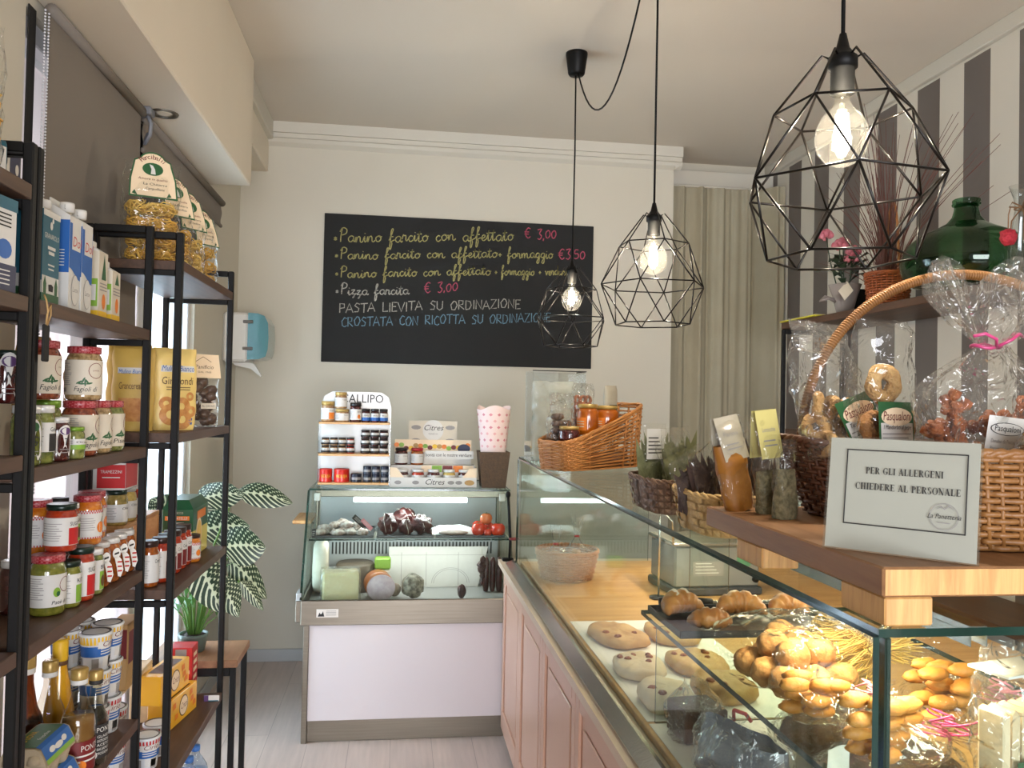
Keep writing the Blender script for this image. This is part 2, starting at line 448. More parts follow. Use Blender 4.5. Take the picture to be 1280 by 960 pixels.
# ------------------------------------------------------------------ blinds
def blind(name, y0, y1, z0, x, label, chain=False):
    t = thing(name, label, 'blind', (x, y0, z0), 0, 'roller blinds under the beam')
    L = y1 - y0
    f = MB(); f.sheet(lambda u, v: (.003 * math.sin(v * 9 + u * 3), L * u, (2.62 - z0) * v), 12, 16, m_blind)
    f.sheet(lambda u, v: (-.0015 + .003 * math.sin(v * 9 + u * 3), L * u, (2.62 - z0) * v), 12, 16, m_blind); f.build('fabric', t)
    r = MB(); r.tube([(.004, 0, 2.618 - z0), (.004, L, 2.618 - z0)], .017, m_blind, 12); r.build('roller', t)
    k = MB(); k.box((-.008, 0, -.012), (.008, L, .006), m_blind, .004); k.build('bottom_bar', t)
    if chain:
        for dy in (-.035, -.012):
            c = MB()
            for i in range(150): c.blob((0.004, dy, 2.6 - z0 - i * .0085), .0032, m_bead, 6, 4)
            c.build('bead_chain', t)
    return t
m_bead = mat('white plastic beads', (205, 205, 210), 0.35, bump=(60, 0.02))
blind('roller_blind', 2.345, 3.15, 1.80, -.945, 'large grey roller blind lowered in front of the near window', True)
blind('roller_blind', 3.2, 4.57, 2.50, -.955, 'far grey roller blind rolled up to a short strip under the beam')
tag(MB().box((-.9785, 3.16, 2.28), (-.9745, 4.15, 2.61), m_void, .002).build('shade_strip'), 'black strip painted as shade on the window head below the rolled far blind', 'window surround')  # black strip paints the shade at the top of the window
tag(MB().box((-.9785, 2.295, 1.6), (-.9745, 2.34, 2.61), m_void, .002).build('blind_gap_strip'), 'narrow black strip with bead chains left of the lowered blind', 'window surround')  # plain black strip filling the gap beside the blind
t = thing('blind_bracket', 'small grey metal bracket hanging between the two roller blinds', 'bracket', (-.93, 3.165, 2.585))
m_brk = mat('grey plastic bracket', (120, 122, 128), 0.4, bump=(60, .03))
MB().box((-.03, -.03, .025), (.02, .025, .053), m_brk, .004).build('plate', t)
MB().tube([(0, 0, .03), (.012, .004, 0), (.008, .012, -.04), (-.012, .02, -.07), (-.004, .03, -.03)], .007, m_brk, 8).build('hook', t)

# ceiling spot in the beam
t = thing('ceiling_spot', 'small round recessed spotlight under the beam', 'spotlight', (-.885, 3.21, 2.64))
MB().lathe([(.034, -.001), (.036, -.005), (.05, -.006), (.052, -.001)], m_steel, 28).build('ring', t)
MB().lathe([(.002, -.003), (.02, -.004), (.033, -.002)], mat('spot lens', (225, 215, 195), 0.2, coat=.4, bump=(200, .1)), 20).build('lens', t)

# ------------------------------------------------------------------ curtain
t = thing('curtain', 'long beige curtain hanging beside the menu board in the alcove', 'curtain', (1.75, 5.36, 0))
def curt(u, v):
    x = .77 * u
    k = u + .012 * math.sin(u * 31 + 2 * v)
    a = .030 * abs(math.sin(k * 15.5)) ** 1.6 + .012 * math.sin(k * 41 + 1.5) * (.4 + .6 * v) + .006 * math.sin(k * 90)
    y = .02 - a * (.75 + .25 * v) - .17 * max(0, u - .8) / .2
    return (x, y, .02 + 3.05 * v)
MB().sheet(curt, 160, 14, m_curtain).build('cloth', t)
MB().tube([(.0, 0, 3.075), (.77, 0, 3.075)], .008, m_trim, 8).build('rail', t)

# ------------------------------------------------------------------ menu board
m_slate = mat('black chalkboard', (15, 15, 15), 0.8, noise=(5, (20, 20, 19), 0.35), bump=(200, 0.03))
m_chw = mat('white chalk', (190, 186, 172), 0.95, noise=(160, (110, 108, 100), 0.3))
m_chy = mat('yellow chalk', (186, 178, 112), 0.95, noise=(160, (105, 100, 62), 0.3))
m_chr = mat('red chalk', (196, 84, 108), 0.95, noise=(160, (120, 50, 64), 0.3))
m_chb = mat('blue chalk', (120, 158, 176), 0.95, noise=(160, (68, 92, 104), 0.3))
# joined-up handwriting: each letter a list of strokes in (x, y), x-height 1
GL = {
 'a': (1.0, [[(.8, .85), (.45, 1), (.1, .6), (.2, .1), (.5, 0), (.78, .5), (.8, .9), (.78, .2), (.95, 0), (1.05, .25)]]),
 'n': (1.1, [[(0, .3), (.12, .95), (.15, 0), (.3, .75), (.55, 1), (.68, .7), (.7, .15), (.9, 0), (1.1, .3)]]),
 'i': (.5, [[(0, .3), (.18, .95), (.18, .15), (.32, 0), (.5, .3)], [(.2, 1.4), (.25, 1.5)]]),
 'o': (.95, [[(.5, 1), (.12, .65), (.2, .1), (.5, 0), (.78, .4), (.7, .9), (.5, 1), (.62, .8), (.95, .85)]]),
 'f': (.8, [[(0, .3), (.3, 1.2), (.55, 2.1), (.42, 2.3), (.28, 1.8), (.2, .4), (.1, -1.1), (.25, -1.15), (.4, -.3), (.35, .1), (.8, .4)], [(.1, .9), (.6, .95)]]),
 'r': (.8, [[(0, .3), (.15, 1.05), (.3, .9), (.5, .92), (.5, .2), (.62, 0), (.8, .3)]]),
 'c': (.75, [[(.62, .85), (.4, 1), (.1, .6), (.2, .1), (.45, 0), (.75, .3)]]),
 't': (.65, [[(0, .3), (.28, 1.3), (.32, 1.9), (.24, .3), (.4, 0), (.65, .3)], [(0, 1.3), (.62, 1.4)]]),
 'e': (.75, [[(0, .3), (.45, .55), (.55, .85), (.38, 1), (.14, .7), (.18, .15), (.42, 0), (.75, .3)]]),
 'm': (1.6, [[(0, .3), (.12, .95), (.15, 0), (.3, .75), (.5, 1), (.6, .7), (.6, 0), (.78, .75), (1, 1), (1.12, .7), (1.12, .15), (1.35, 0), (1.6, .3)]]),
 'g': (.95, [[(.75, .85), (.45, 1), (.12, .6), (.2, .15), (.5, .05), (.74, .55), (.78, .95), (.7, -.8), (.45, -1.2), (.3, -.9), (.6, -.2), (.95, .3)]]),
 'v': (.85, [[(0, .8), (.15, 1), (.35, .05), (.65, .95), (.85, .85)]]),
 'd': (1.0, [[(.75, .85), (.45, 1), (.12, .6), (.2, .1), (.5, 0), (.75, .5), (.85, 2.2), (.78, .2), (.9, 0), (1.05, .3)]]),
 'u': (1.05, [[(0, .3), (.15, .95), (.18, .2), (.38, 0), (.65, .4), (.72, .95), (.72, .15), (.88, 0), (1.05, .3)]]),
 'z': (.85, [[(.05, .85), (.6, .95), (.1, .1), (.55, .1), (.5, -.5), (.3, -.7), (.85, .3)]]),
 'P': (1.25, [[(.3, 0), (.35, 1.2), (.5, 2.3), (.35, 2.1), (.2, 1.7), (.6, 2.4), (1.1, 2.1), (1.0, 1.4), (.45, 1.15)]]),
 '*': (.7, [[(.1, .5), (.5, .9)], [(.1, .9), (.5, .5)], [(.3, .4), (.3, 1.05)]]),
 '+': (.8, [[(.1, .6), (.7, .6)], [(.4, .25), (.4, .95)]]),
 'E': (1.3, [[(1.1, 1.7), (.7, 1.9), (.3, 1.3), (.3, .5), (.7, 0), (1.1, .3)], [(.05, 1.15), (.85, 1.15)], [(.05, .75), (.8, .75)]]),
 '3': (1.0, [[(.1, 1.75), (.8, 1.9), (.45, 1.1), (.8, .6), (.5, 0), (.1, .15)]]),
 '0': (1.05, [[(.55, 1.5), (.15, 1.0), (.25, .2), (.6, .1), (.9, .7), (.8, 1.3), (.55, 1.5)]]),
 '5': (1.0, [[(.8, 1.7), (.25, 1.7), (.2, 1.0), (.7, 1.0), (.8, .4), (.4, .05), (.1, .2)]]),
 ',': (.4, [[(.2, .15), (.1, -.3)]]),
 ' ': (.95, []),
}
CAPS = {
 'A': (1.0, [[(0, 0), (.45, 1.5), (.95, 0)], [(.15, .5), (.8, .55)]]), 'S': (.9, [[(.8, 1.3), (.4, 1.5), (.15, 1.1), (.7, .6), (.6, .1), (.1, .1)]]),
 'T': (.95, [[(0, 1.45), (.95, 1.5)], [(.48, 1.45), (.45, 0)]]), 'L': (.8, [[(.1, 1.5), (.1, 0), (.75, .05)]]), 'I': (.4, [[(.2, 1.5), (.2, 0)]]),
 'E': (.85, [[(.75, 1.45), (.12, 1.5), (.1, 0), (.75, .05)], [(.1, .8), (.6, .8)]]), 'V': (.95, [[(0, 1.5), (.45, 0), (.9, 1.5)]]),
 'P': (.9, [[(.12, 0), (.12, 1.5), (.7, 1.4), (.7, .8), (.12, .7)]]), 'U': (.95, [[(.1, 1.5), (.12, .3), (.45, 0), (.8, .3), (.85, 1.5)]]),
 'O': (1.05, [[(.5, 1.5), (.1, .9), (.25, .1), (.65, .05), (.95, .8), (.75, 1.4), (.5, 1.5)]]), 'R': (.95, [[(.12, 0), (.12, 1.5), (.7, 1.4), (.65, .85), (.12, .75), (.85, 0)]]),
 'D': (1.0, [[(.12, 0), (.12, 1.5), (.7, 1.3), (.85, .7), (.6, .1), (.12, 0)]]), 'N': (1.0, [[(.1, 0), (.12, 1.5), (.8, 0), (.85, 1.5)]]),
 'Z': (.95, [[(.1, 1.45), (.85, 1.5), (.1, 0), (.9, .05)]]), 'C': (.9, [[(.85, 1.3), (.5, 1.5), (.12, .9), (.2, .2), (.55, 0), (.85, .2)]]), ' ': (.9, []),
}
def smooth_pts(p, k=4):
    if len(p) < 3: return p
    out = []
    for i in range(len(p) - 1):
        p0 = p[max(i - 1, 0)]; p1 = p[i]; p2 = p[i + 1]; p3 = p[min(i + 2, len(p) - 1)]
        for j in range(k):
            t = j / k
            out.append(tuple(.5 * ((2 * p1[d]) + (-p0[d] + p2[d]) * t + (2 * p0[d] - 5 * p1[d] + 4 * p2[d] - p3[d]) * t * t + (-p0[d] + 3 * p1[d] - 3 * p2[d] + p3[d]) * t ** 3) for d in range(2)))
    out.append(p[-1]); return out
def handwrite(mb, text, fn, x0, x1, y0, y1, xh, m, w, table=GL, curve=True, seed=1):
    """Ribbon strokes between (x0, y0) and (x1, y1) on a surface given by fn(x, y)."""
    rnd = random.Random(seed); tot = sum(table[c][0] for c in text); sx = (x1 - x0) / tot; cx = 0
    for ch in text:
        adv, st = table[ch]; jy = rnd.uniform(-.12, .12) * xh
        for s in st:
            p = smooth_pts(s) if curve else s
            P = []
            for q in p:
                X = x0 + (cx + q[0]) * sx
                P.append((X, y0 + (y1 - y0) * (X - x0) / (x1 - x0) + q[1] * xh + jy))
            vs = []; fs = []
            for i, q in enumerate(P):
                a = P[max(i - 1, 0)]; c = P[min(i + 1, len(P) - 1)]
                dx, dy = c[0] - a[0], c[1] - a[1]; L = math.hypot(dx, dy) or 1
                nx, ny = -dy / L * w / 2, dx / L * w / 2
                vs += [fn(q[0] + nx, q[1] + ny), fn(q[0] - nx, q[1] - ny)]
                if i: fs.append((2 * i - 2, 2 * i - 1, 2 * i + 1, 2 * i))
            mb.add(vs, fs, m)
        cx += adv
t = thing('menu_board', 'wide black chalkboard with handwritten sandwich prices on the back wall', 'chalkboard', (.37, YB, 2.275))
b = MB(); b.box((-.845, -.014, -.457), (.845, -.001, .457), m_slate, .002)
on = lambda x, y: (x - .37, -.0148, y - 2.275)
kw = .0062
handwrite(b, '*Panino farcito con affettato', on, -.42, .70, 2.553, 2.62, .036, m_chy, kw, seed=1)
handwrite(b, 'E 3,00', on, .765, .975, 2.632, 2.64, .034, m_chr, kw, seed=2)
handwrite(b, '*Panino farcito con affettato', on, -.41, .60, 2.45, 2.505, .030, m_chy, kw, seed=3)
handwrite(b, '+ formaggio', on, .60, .955, 2.505, 2.515, .030, m_chy, kw, seed=4)
handwrite(b, 'E3,50', on, .985, 1.165, 2.51, 2.515, .034, m_chr, kw, seed=5)
handwrite(b, '*Panino farcito con affettato', on, -.405, .56, 2.335, 2.395, .029, m_chy, kw, seed=6)
handwrite(b, '+ formaggio + verdure', on, .58, 1.055, 2.395, 2.412, .026, m_chy, kw, seed=7)
handwrite(b, '*Pizza farcita', on, -.40, .05, 2.232, 2.25, .029, m_chw, kw, seed=8)
handwrite(b, 'E 3,00', on, .14, .355, 2.262, 2.285, .034, m_chr, kw, seed=9)
handwrite(b, 'PASTA LIEVITA SU ORDINAZIONE', on, -.375, .755, 2.12, 2.19, .038, m_chw, kw * .95, CAPS, False, 10)
handwrite(b, 'CROSTATA CON RICOTTA SU ORDINAZIONE', on, -.36, .95, 2.035, 2.11, .038, m_chb, kw * .95, CAPS, False, 11)
b.build('board', t)

# ------------------------------------------------------------------ pendant lamps
m_sock = mat('black bakelite', (7, 7, 7), 0.5, bump=(80, .02), spec=.2)
m_wire = mat('black lacquered wire', (28, 24, 21), 0.3, 0.6, bump=(120, .02))
m_bulb = clear_mat('clear bulb glass', (255, 253, 246), 0.05, milk=0.005, milkcol=(255, 250, 238))
m_fil = emit_mat('glowing filament', (255, 251, 240), 32)
def pendant(x, y, label, phase, cord, light=1.0):
    t = thing('pendant_lamp', label, 'lamp', (x, y, 1.867), 0, 'geometric wire pendant lamps')
    k = MB(); R1 = [(.118 * math.cos(phase + PI / 6 + i * PI / 3), .118 * math.sin(phase + PI / 6 + i * PI / 3), .268) for i in range(6)]
    R2 = [(.178 * math.cos(phase + i * PI / 3), .178 * math.sin(phase + i * PI / 3), .13) for i in range(6)]
    R3 = [(.126 * math.cos(phase + PI / 6 + i * PI / 3), .126 * math.sin(phase + PI / 6 + i * PI / 3), .0) for i in range(6)]
    r = .0023
    for i in range(6):
        j = (i + 1) % 6
        a = Vector(R1[i]); c0 = Vector((a.x * .2, a.y * .2, .366)); c1 = Vector((a.x * .3, a.y * .3, .372))
        k.tube([c0, c1, a], r, m_wire, 6)
        for p, q in ((R1[i], R1[j]), (R2[i], R2[j]), (R3[i], R3[j]), (R1[i], R2[i]), (R1[i], R2[j]), (R3[i], R2[i]), (R3[i], R2[j])): k.tube([p, q], r, m_wire, 6)
    k.build('cage', t)
    s = MB(); s.lathe([(.0, .300), (.021, .300), (.021, .345), (.026, .347), (.026, .366), (.021, .37), (.012, .383), (.006, .41), (.0, .411)], m_sock, 20); s.build('socket', t)
    g = MB(); g.lathe([(.013, .3), (.014, .285), (.021, .272), (.035, .258), (.045, .236), (.047, .215), (.042, .193), (.028, .176), (.012, .169), (0, .168)], m_bulb, 24)
    bl = g.build('bulb', t)
    f = MB()
    f.lathe([(.0, .285), (.005, .283), (.006, .25), (0, .248)], m_bulb, 10)
    for i in range(6):
        a = i * PI / 3; f.tube([(.009 * math.cos(a), .009 * math.sin(a), .262), (.014 * math.cos(a + .3), .014 * math.sin(a + .3), .2)], .0034, m_fil, 6)
    f.build('filament', bl)
    c = MB(); c.tube([tuple(Vector(p) - Vector((x, y, 1.867))) for p in cord], .0038, m_sock, 8); c.build('cord', t)
    l = bpy.data.lights.new('bulb_light', 'POINT'); l.energy = 31 * light; l.color = (1.0, .90, .75); l.shadow_soft_size = .014
    o = bpy.data.objects.new('bulb_light', l); COL.objects.link(o); o.parent = t; o.location = (0, 0, .228)
    return t
CX, CY = .803, 3.87
pendant(CX, CY, 'farthest wire pendant lamp, hanging in front of the menu board under a black ceiling rose', .26, [(CX, CY, 2.27), (CX + .003, CY, 2.8), (CX, CY, 3.18)])
sw = []
for i in range(21):
    q = i / 20
    sw.append((.812 + (.83 - .812) * q, CY - .012 + (2.7 - CY + .012) * q, 3.17 + .09 * q - .40 * 4 * q * (1 - q) * (1 - .12 * q)))
pendant(.838, 2.7, 'middle wire pendant lamp with a looped cord, between the board and the curtain', .0, [(.838, 2.7, 2.27), (.838, 2.7, 2.9), (.836, 2.7, 3.255)] + sw[::-1])
pendant(.782, 1.40, 'nearest and largest looking wire pendant lamp, above the handled wicker basket', .16, [(.782, 1.4, 2.27), (.782, 1.4, 2.8), (.784, 1.4, 3.265)])
t = thing('ceiling_rose', 'black conical ceiling rose that feeds the lamp cords', 'ceiling rose', (CX + .003, CY, 3.27))
MB().lathe([(0, -.11), (.034, -.108), (.04, -.1), (.052, -.01), (.052, 0), (0, 0)], m_sock, 24).build('cup', t)
tag(MB().tube([(.83, 2.7, 3.27), (.83, 2.7, 3.25), (.842, 2.7, 3.243), (.846, 2.7, 3.256)], .003, m_sock, 6).build('ceiling_hook'), 'small black hook holding the middle lamp cord at the ceiling', 'hook')
# ------------------------------------------------------------------ shelving units
m_walnut = wood_mat('dark walnut board', (62, 42, 30), (92, 64, 46), 1, 0.5)
m_oak = wood_mat('warm oak board', (186, 136, 82), (214, 166, 108), 0, 0.4)
m_oakg = wood_mat('oak board, long grain', (176, 124, 72), (206, 156, 98), 1, 0.42)
m_tablewood = wood_mat('brown table board', (120, 84, 58), (150, 108, 76), 1, .5)
U = .021
def shelving(label, x0, x1, y0, y1, top, shelves, group='black steel and walnut shelving units'):
    t = thing('shelving_unit', label, 'shelving', (x1, y0, 0), 0, group)
    D = x0 - x1; L = y1 - y0
    for dx in (-U, D):
        for dy in (0, L - U):
            MB().box((dx, dy, 0), (dx + U, dy + U, top), m_black, .003).build('upright', t)
    for dy in (0, L - U):
        MB().box((D + U, dy, top - U), (-U, dy + U, top), m_black, .002).build('top_bar', t)
        for z in shelves: MB().box((D + U, dy + .001, z - .048), (-U, dy + U - .001, z - .03), m_black, .002).build('cross_bar', t)
    for z in shelves:
        MB().box((D + .002, .0015 if 0 else U + .001, z - .03), (-.0005, L - U - .001, z), m_walnut, .0015).build('shelf', t)
    return t
ZA = (2.005, 1.785, 1.475, 1.095, .72, .16)
ZB = (1.786, 1.446, 1.09, .665, .16)
ZCC = (2.0, 1.485, 1.02, .46)
XA, XC, XBK = -.72, -.645, -.905
shelving('nearest black shelving unit at the left frame edge, with pasta on top', XBK, XA, .97, 1.757, 2.09, ZA)
shelving('middle black shelving unit stacked with jars below the milk cartons', XBK, XA, 1.767, 2.557, 2.09, ZB)
shelving('far black shelving unit carrying bags of nest pasta on its top shelf', XBK, XC, 2.575, 3.36, 2.082, ZCC)

# ------------------------------------------------------------------ wooden table behind the shelving
t = thing('side_table', 'low wooden table with black legs behind the far shelving unit', 'table', (-.95, 3.39, 0))
MB().box((0, 0, .535), (.35, .28, .565), m_tablewood, .003).build('tabletop', t)
for x, y in ((.005, .006), (.32, .006), (.005, .246), (.32, .246)):
    MB().box((x, y, 0), (x + .022, y + .022, .535), m_black, .002).build('leg', t)
MB().box((.03, .01, .50), (.32, .026, .534), m_black, .002).build('apron', t)

# ------------------------------------------------------------------ deli case
m_lam = mat('white laminate', (222, 216, 220), 0.22, noise=(1.0, (218, 212, 217), 0.3), coat=0.25)
m_inner = mat('grey inner lining', (168, 170, 170), 0.4, 0.2, bump=(60, .02))
m_tube = emit_mat('fluorescent tube', (240, 250, 255), 9)
m_slot = mat('dark vent slot', (28, 30, 30), .7, bump=(60, .05))
DX0, DX1, DY, DB = -.42, .57, 3.95, 4.72
t = thing('deli_case', 'glass deli case with steel band and white front below the menu board', 'display case', (0, 0, 0))
DZ = 1.143
b = MB(); b.box((DX0 + .035, DY + .02, .1), (DX1 - .02, DB, .545), m_lam, .002); b.build('front_panel', t)
b = MB(); b.box((DX0 + .035, DY + .03, 0), (DX1 - .02, DB - .02, .1), m_steel, .002); b.build('kick_plate', t)
b = MB(); b.box((DX0 + .01, DY + .012, 0), (DX0 + .035, DB, .545), m_steel, .002); b.build('corner_strip', t)
b = MB(); b.box((DX0 - .004, DY, .545), (DX1, DY + .012, .66), m_steel, .003); b.box((DX0 - .004, DY + .012, .545), (DX0 + .006, DB, .66), m_steel, .002); b.box((DX1 - .01, DY + .012, .545), (DX1, DB, .66), m_steel, .002); b.build('steel_band', t)
b = MB(); b.box((DX0 - .03, DY + .02, .555), (DX0 - .004, DY + .2, .655), m_steel, .003); b.box((DX0 - .028, DY + .018, .655), (DX0 - .004, DY + .12, .69), m_inner, .002); b.build('side_bracket', t)
b = MB()    # sticker on the band
mk_pap = mat('white sticker paper', (226, 220, 214), .6, bump=(90, .02)); mk_ink = mat('black print', (34, 32, 32), .7, noise=(40, (44, 42, 42), .3)); mk_gry = mat('grey print', (140, 136, 134), .7, noise=(40, (150, 146, 144), .3))
b.box((-.352, DY - .0008, .583), (-.252, DY + .001, .621), mk_pap)
b.prism([(-.346, .587), (-.338, .606), (-.333, .598), (-.328, .6), (-.322, .612), (-.316, .587)], DY - .0014, DY - .0006, mk_ink, 'y')
for z in (.611, .605, .599, .592): b.box((-.308, DY - .0013, z), (-.262, DY - .0006, z + .0022), mk_gry)
b.build('sticker', t)
yt, yb = 4.2, DY + .012
def pane(name, pts, th, parent, m=None, edge=None):
    """A sheet of glass of real thickness through four corner points, its rim a dark green edge."""
    P = [Vector(p) for p in pts]; n = (P[1] - P[0]).cross(P[3] - P[0]).normalized() * th
    Q = [p + n for p in P]; b = MB()
    b.add(P + Q, [(0, 1, 2, 3), (7, 6, 5, 4)], m or m_glass); b.add(P + Q, [(i, (i + 1) % 4, 4 + (i + 1) % 4, 4 + i) for i in range(4)], edge or m_edge)
    return b.build(name, parent)
pane('front_glass', [(DX0, yb, .66), (DX1, yb, .66), (DX1, yt, DZ), (DX0, yt, DZ)], .006, t)
pane('side_glass', [(DX0, yb, .66), (DX0, yt, DZ), (DX0, DB, DZ), (DX0, DB, .66)], .011, t)
pane('side_glass', [(DX1, yb, .66), (DX1, yt, DZ), (DX1, DB, DZ), (DX1, DB, .66)], .011, t)
pane('top_glass', [(DX0 - .004, yt - .006, DZ), (DX1 + .004, yt - .006, DZ), (DX1 + .004, DB, DZ), (DX0 - .004, DB, DZ)], .008, t)
pane('shelf_glass', [(DX0 + .008, 4.12, .908), (DX1 - .008, 4.12, .908), (DX1 - .008, 4.52, .908), (DX0 + .008, 4.52, .908)], .008, t)
b = MB(); b.box((DX0 + .008, DB - .02, .66), (DX1 - .008, DB - .012, DZ), m_inner); b.build('back_panel', t)
b = MB(); b.box((DX0 + .01, DY + .014, .60), (DX1 - .012, DB - .03, .612), m_inner, .002); b.build('floor_tray', t)
b = MB(); b.box((DX0 + .01, 4.50, .613), (DX1 - .012, 4.515, .875), m_inner)
for i in range(46):
    x = DX0 + .09 + i * .0187
    b.box((x, 4.496, .775), (x + .008, 4.4995, .838), m_slot)
b.box((DX0 + .01, 4.47, .862), (DX1 - .01, 4.515, .9), m_steel, .003)
b.build('vent_grille', t)
b = MB(); b.box((DX0 + .02, 4.24, 1.106), (DX1 - .02, 4.30, 1.14), m_steel, .003); lh = b.build('light_housing', t)
b = MB(); b.tube([(-.21, 4.262, 1.09), (.36, 4.262, 1.09)], .0125, m_tube, 12); b.build('light_tube', lh)
for x in (DX0 + .02, DX1 - .05): MB().box((x, yt + .004, 1.09), (x + .03, yt + .03, 1.128), mk_pap, .004).build('glass_clamp', t)
for x in (DX0 + .006, DX1 - .02):
    MB().box((x, 4.475, .62), (x + .012, 4.487, 1.14), m_steel, .002).build('post', t)
area_light('deli_upper_light', (.07, 4.262, 1.072), (.07, 4.262, 0), .56, .02, 1.5, (.97, 1, 1))
area_light('deli_lower_light', (.07, 4.30, .895), (.07, 4.36, 0), .8, .03, 1.3, (1, .98, .92))

# ------------------------------------------------------------------ pastry counter
m_pink = mat('pale pink lacquer', (204, 164, 142), 0.38, noise=(2, (198, 157, 135), 0.3), coat=0.1)
m_ledge = mat('pale pink worktop', (206, 184, 162), 0.4, noise=(8, (198, 176, 154), 0.3))
m_alu = mat('polished aluminium', (196, 196, 192), 0.22, 0.9, noise=(3, (180, 180, 176), .3), bump=(120, .02))
CF, CN, CE, CT = .56, .905, 3.81, 1.345        # front plane, near end, far end, top of the glass
t = thing('pastry_counter', 'long glass pastry counter on a pale pink panelled base', 'display counter', (0, 0, 0))
b = MB(); b.box((.525, .7, .06), (1.22, 3.938, .825), m_pink, .002)
n = 6; y0, y1 = .7, 3.938; w = (y1 - y0) / n
for i in range(n):       # raised stiles and rails round sunken fields
    a = y0 + i * w
    b.box((.515, a, .06), (.526, a + .05, .825), m_pink, .003); b.box((.515, a + w - .05, .06), (.526, a + w, .825), m_pink, .003)
    b.box((.515, a + .05, .745), (.526, a + w - .05, .825), m_pink, .003); b.box((.515, a + .05, .06), (.526, a + w - .05, .15), m_pink, .003)
    b.box((.519, a + .085, .185), (.5255, a + w - .085, .71), m_pink, .004)
b.build('base_panel', t)
b = MB(); b.box((.545, .72, 0), (1.2, 3.93, .06), m_steel, .002); b.build('kick_plate', t)
b = MB(); b.prism([(.487, 3.938), (.487, .7), (1.28, .7), (1.28, 3.938)], .825, .85, m_ledge); b.build('ledge', t)
b = MB(); b.prism([(.505, .852), (.552, .852), (.552, .868), (.54, .872), (.505, .858)], .7, CE, m_alu, 'y'); b.build('front_rail', t)
b = MB(); b.box((.575, .92, .85), (1.9, 3.79, .868), m_oak, .002); b.build('deck', t)
pane('front_glass', [(CF, CN, .855), (CF, CE, .855), (CF, CE, CT - .01), (CF, CN, CT - .01)], -.008, t)
pane('end_glass', [(CF + .01, CN, .855), (1.18, CN, .855), (1.18, CN, CT - .01), (CF + .01, CN, CT - .01)], -.008, t)
pane('end_glass', [(CF + .01, CE - .008, .855), (1.18, CE - .008, .855), (1.18, CE - .008, CT - .01), (CF + .01, CE - .008, CT - .01)], -.008, t)
pane('top_glass', [(CF - .002, CN - .002, CT - .01), (1.20, CN - .002, CT - .01), (1.20, CE, CT - .01), (CF - .002, CE, CT - .01)], .01, t)
pane('shelf_glass', [(.59, .93, 1.095), (1.12, .93, 1.095), (1.12, 1.95, 1.095), (.59, 1.95, 1.095)], .01, t)
b = MB(); b.box((CF + .0085, CN + .0005, .856), (CF + .0165, CN + .0165, CT - .011), m_edge, .002); b.build('corner_bead', t)
for y in (1.862, 2.75): pane('divider_glass', [(.6, y, .87), (1.12, y, .87), (1.12, y, 1.09), (.6, y, 1.09)] if y < 2 else [(1.0, y, .87), (1.14, y, .87), (1.14, y, 1.33), (1.0, y, 1.33)], .006, t)
m_led = emit_mat('warm light strip', (255, 226, 170), 14)
def led(x, y0, y1, power):
    b = MB(); b.box((x - .012, y0, 1.325), (x + .012, y1, 1.334), m_alu, .001); b.box((x - .012, y0, 1.308), (x - .010, y1, 1.325), m_alu); b.box((x + .010, y0, 1.308), (x + .012, y1, 1.325), m_alu); st = b.build('light_strip', t)
    b = MB(); b.box((x - .009, y0 + .01, 1.3225), (x + .009, y1 - .01, 1.3245), m_led); b.build('diffuser', st)
    area_light('counter_light', (x, (y0 + y1) / 2, 1.305), (x, (y0 + y1) / 2, .9), .016, y1 - y0 - .04, power, (1.0, .82, .55))
led(.72, .95, 1.43, 3.2)
led(1.13, 1.5, 3.6, 8)
# ------------------------------------------------------------------ packaged goods: shared builders
ORD = ('first', 'second', 'third', 'fourth', 'fifth', 'sixth', 'seventh', 'eighth', 'ninth', 'tenth', 'eleventh', 'twelfth')
mk_cream = mat('cream label paper', (210, 200, 182), 0.6, noise=(30, (203, 193, 174), .3))
mk_white = mat('white label paper', (214, 212, 207), 0.55, noise=(30, (207, 205, 200), .3))
mk_red = mat('red print', (188, 34, 36), 0.5, noise=(30, (178, 28, 32), .3))
mk_dkred = mat('dark red print', (112, 24, 26), 0.5, noise=(30, (104, 20, 22), .3))
mk_orange = mat('orange print', (226, 126, 36), 0.5, noise=(30, (216, 116, 30), .3))
mk_yellow = mat('yellow print', (232, 186, 40), 0.5, noise=(30, (224, 176, 34), .3))
mk_green = mat('green print', (40, 92, 52), 0.5, noise=(30, (34, 84, 46), .3))
mk_lime = mat('lime print', (128, 170, 58), 0.5, noise=(30, (120, 160, 50), .3))
mk_blue = mat('blue print', (36, 96, 170), 0.5, noise=(30, (30, 88, 160), .3))
mk_teal = mat('teal print', (24, 92, 112), 0.45, noise=(20, (20, 84, 104), .3))
mk_purple = mat('purple print', (84, 52, 104), 0.5, noise=(30, (76, 46, 96), .3))
mk_navy = mat('navy print', (36, 40, 74), 0.5, noise=(30, (32, 36, 68), .3))
mk_brown = mat('brown print', (98, 64, 36), 0.55, noise=(30, (88, 56, 30), .3))
mk_kraft = mat('kraft paper', (186, 150, 98), 0.7, noise=(14, (176, 140, 88), .3), bump=(120, .05))
mk_skin = mat('cream print', (238, 216, 184), 0.55, noise=(30, (232, 208, 176), .3))
def lid_mat(name, c, c2=None, sc=60): return mat(name, c, 0.3, 0.25, noise=(sc, c2 or tuple(max(0, v - 14) for v in c), .12), bump=(40, .03))
L_check = None
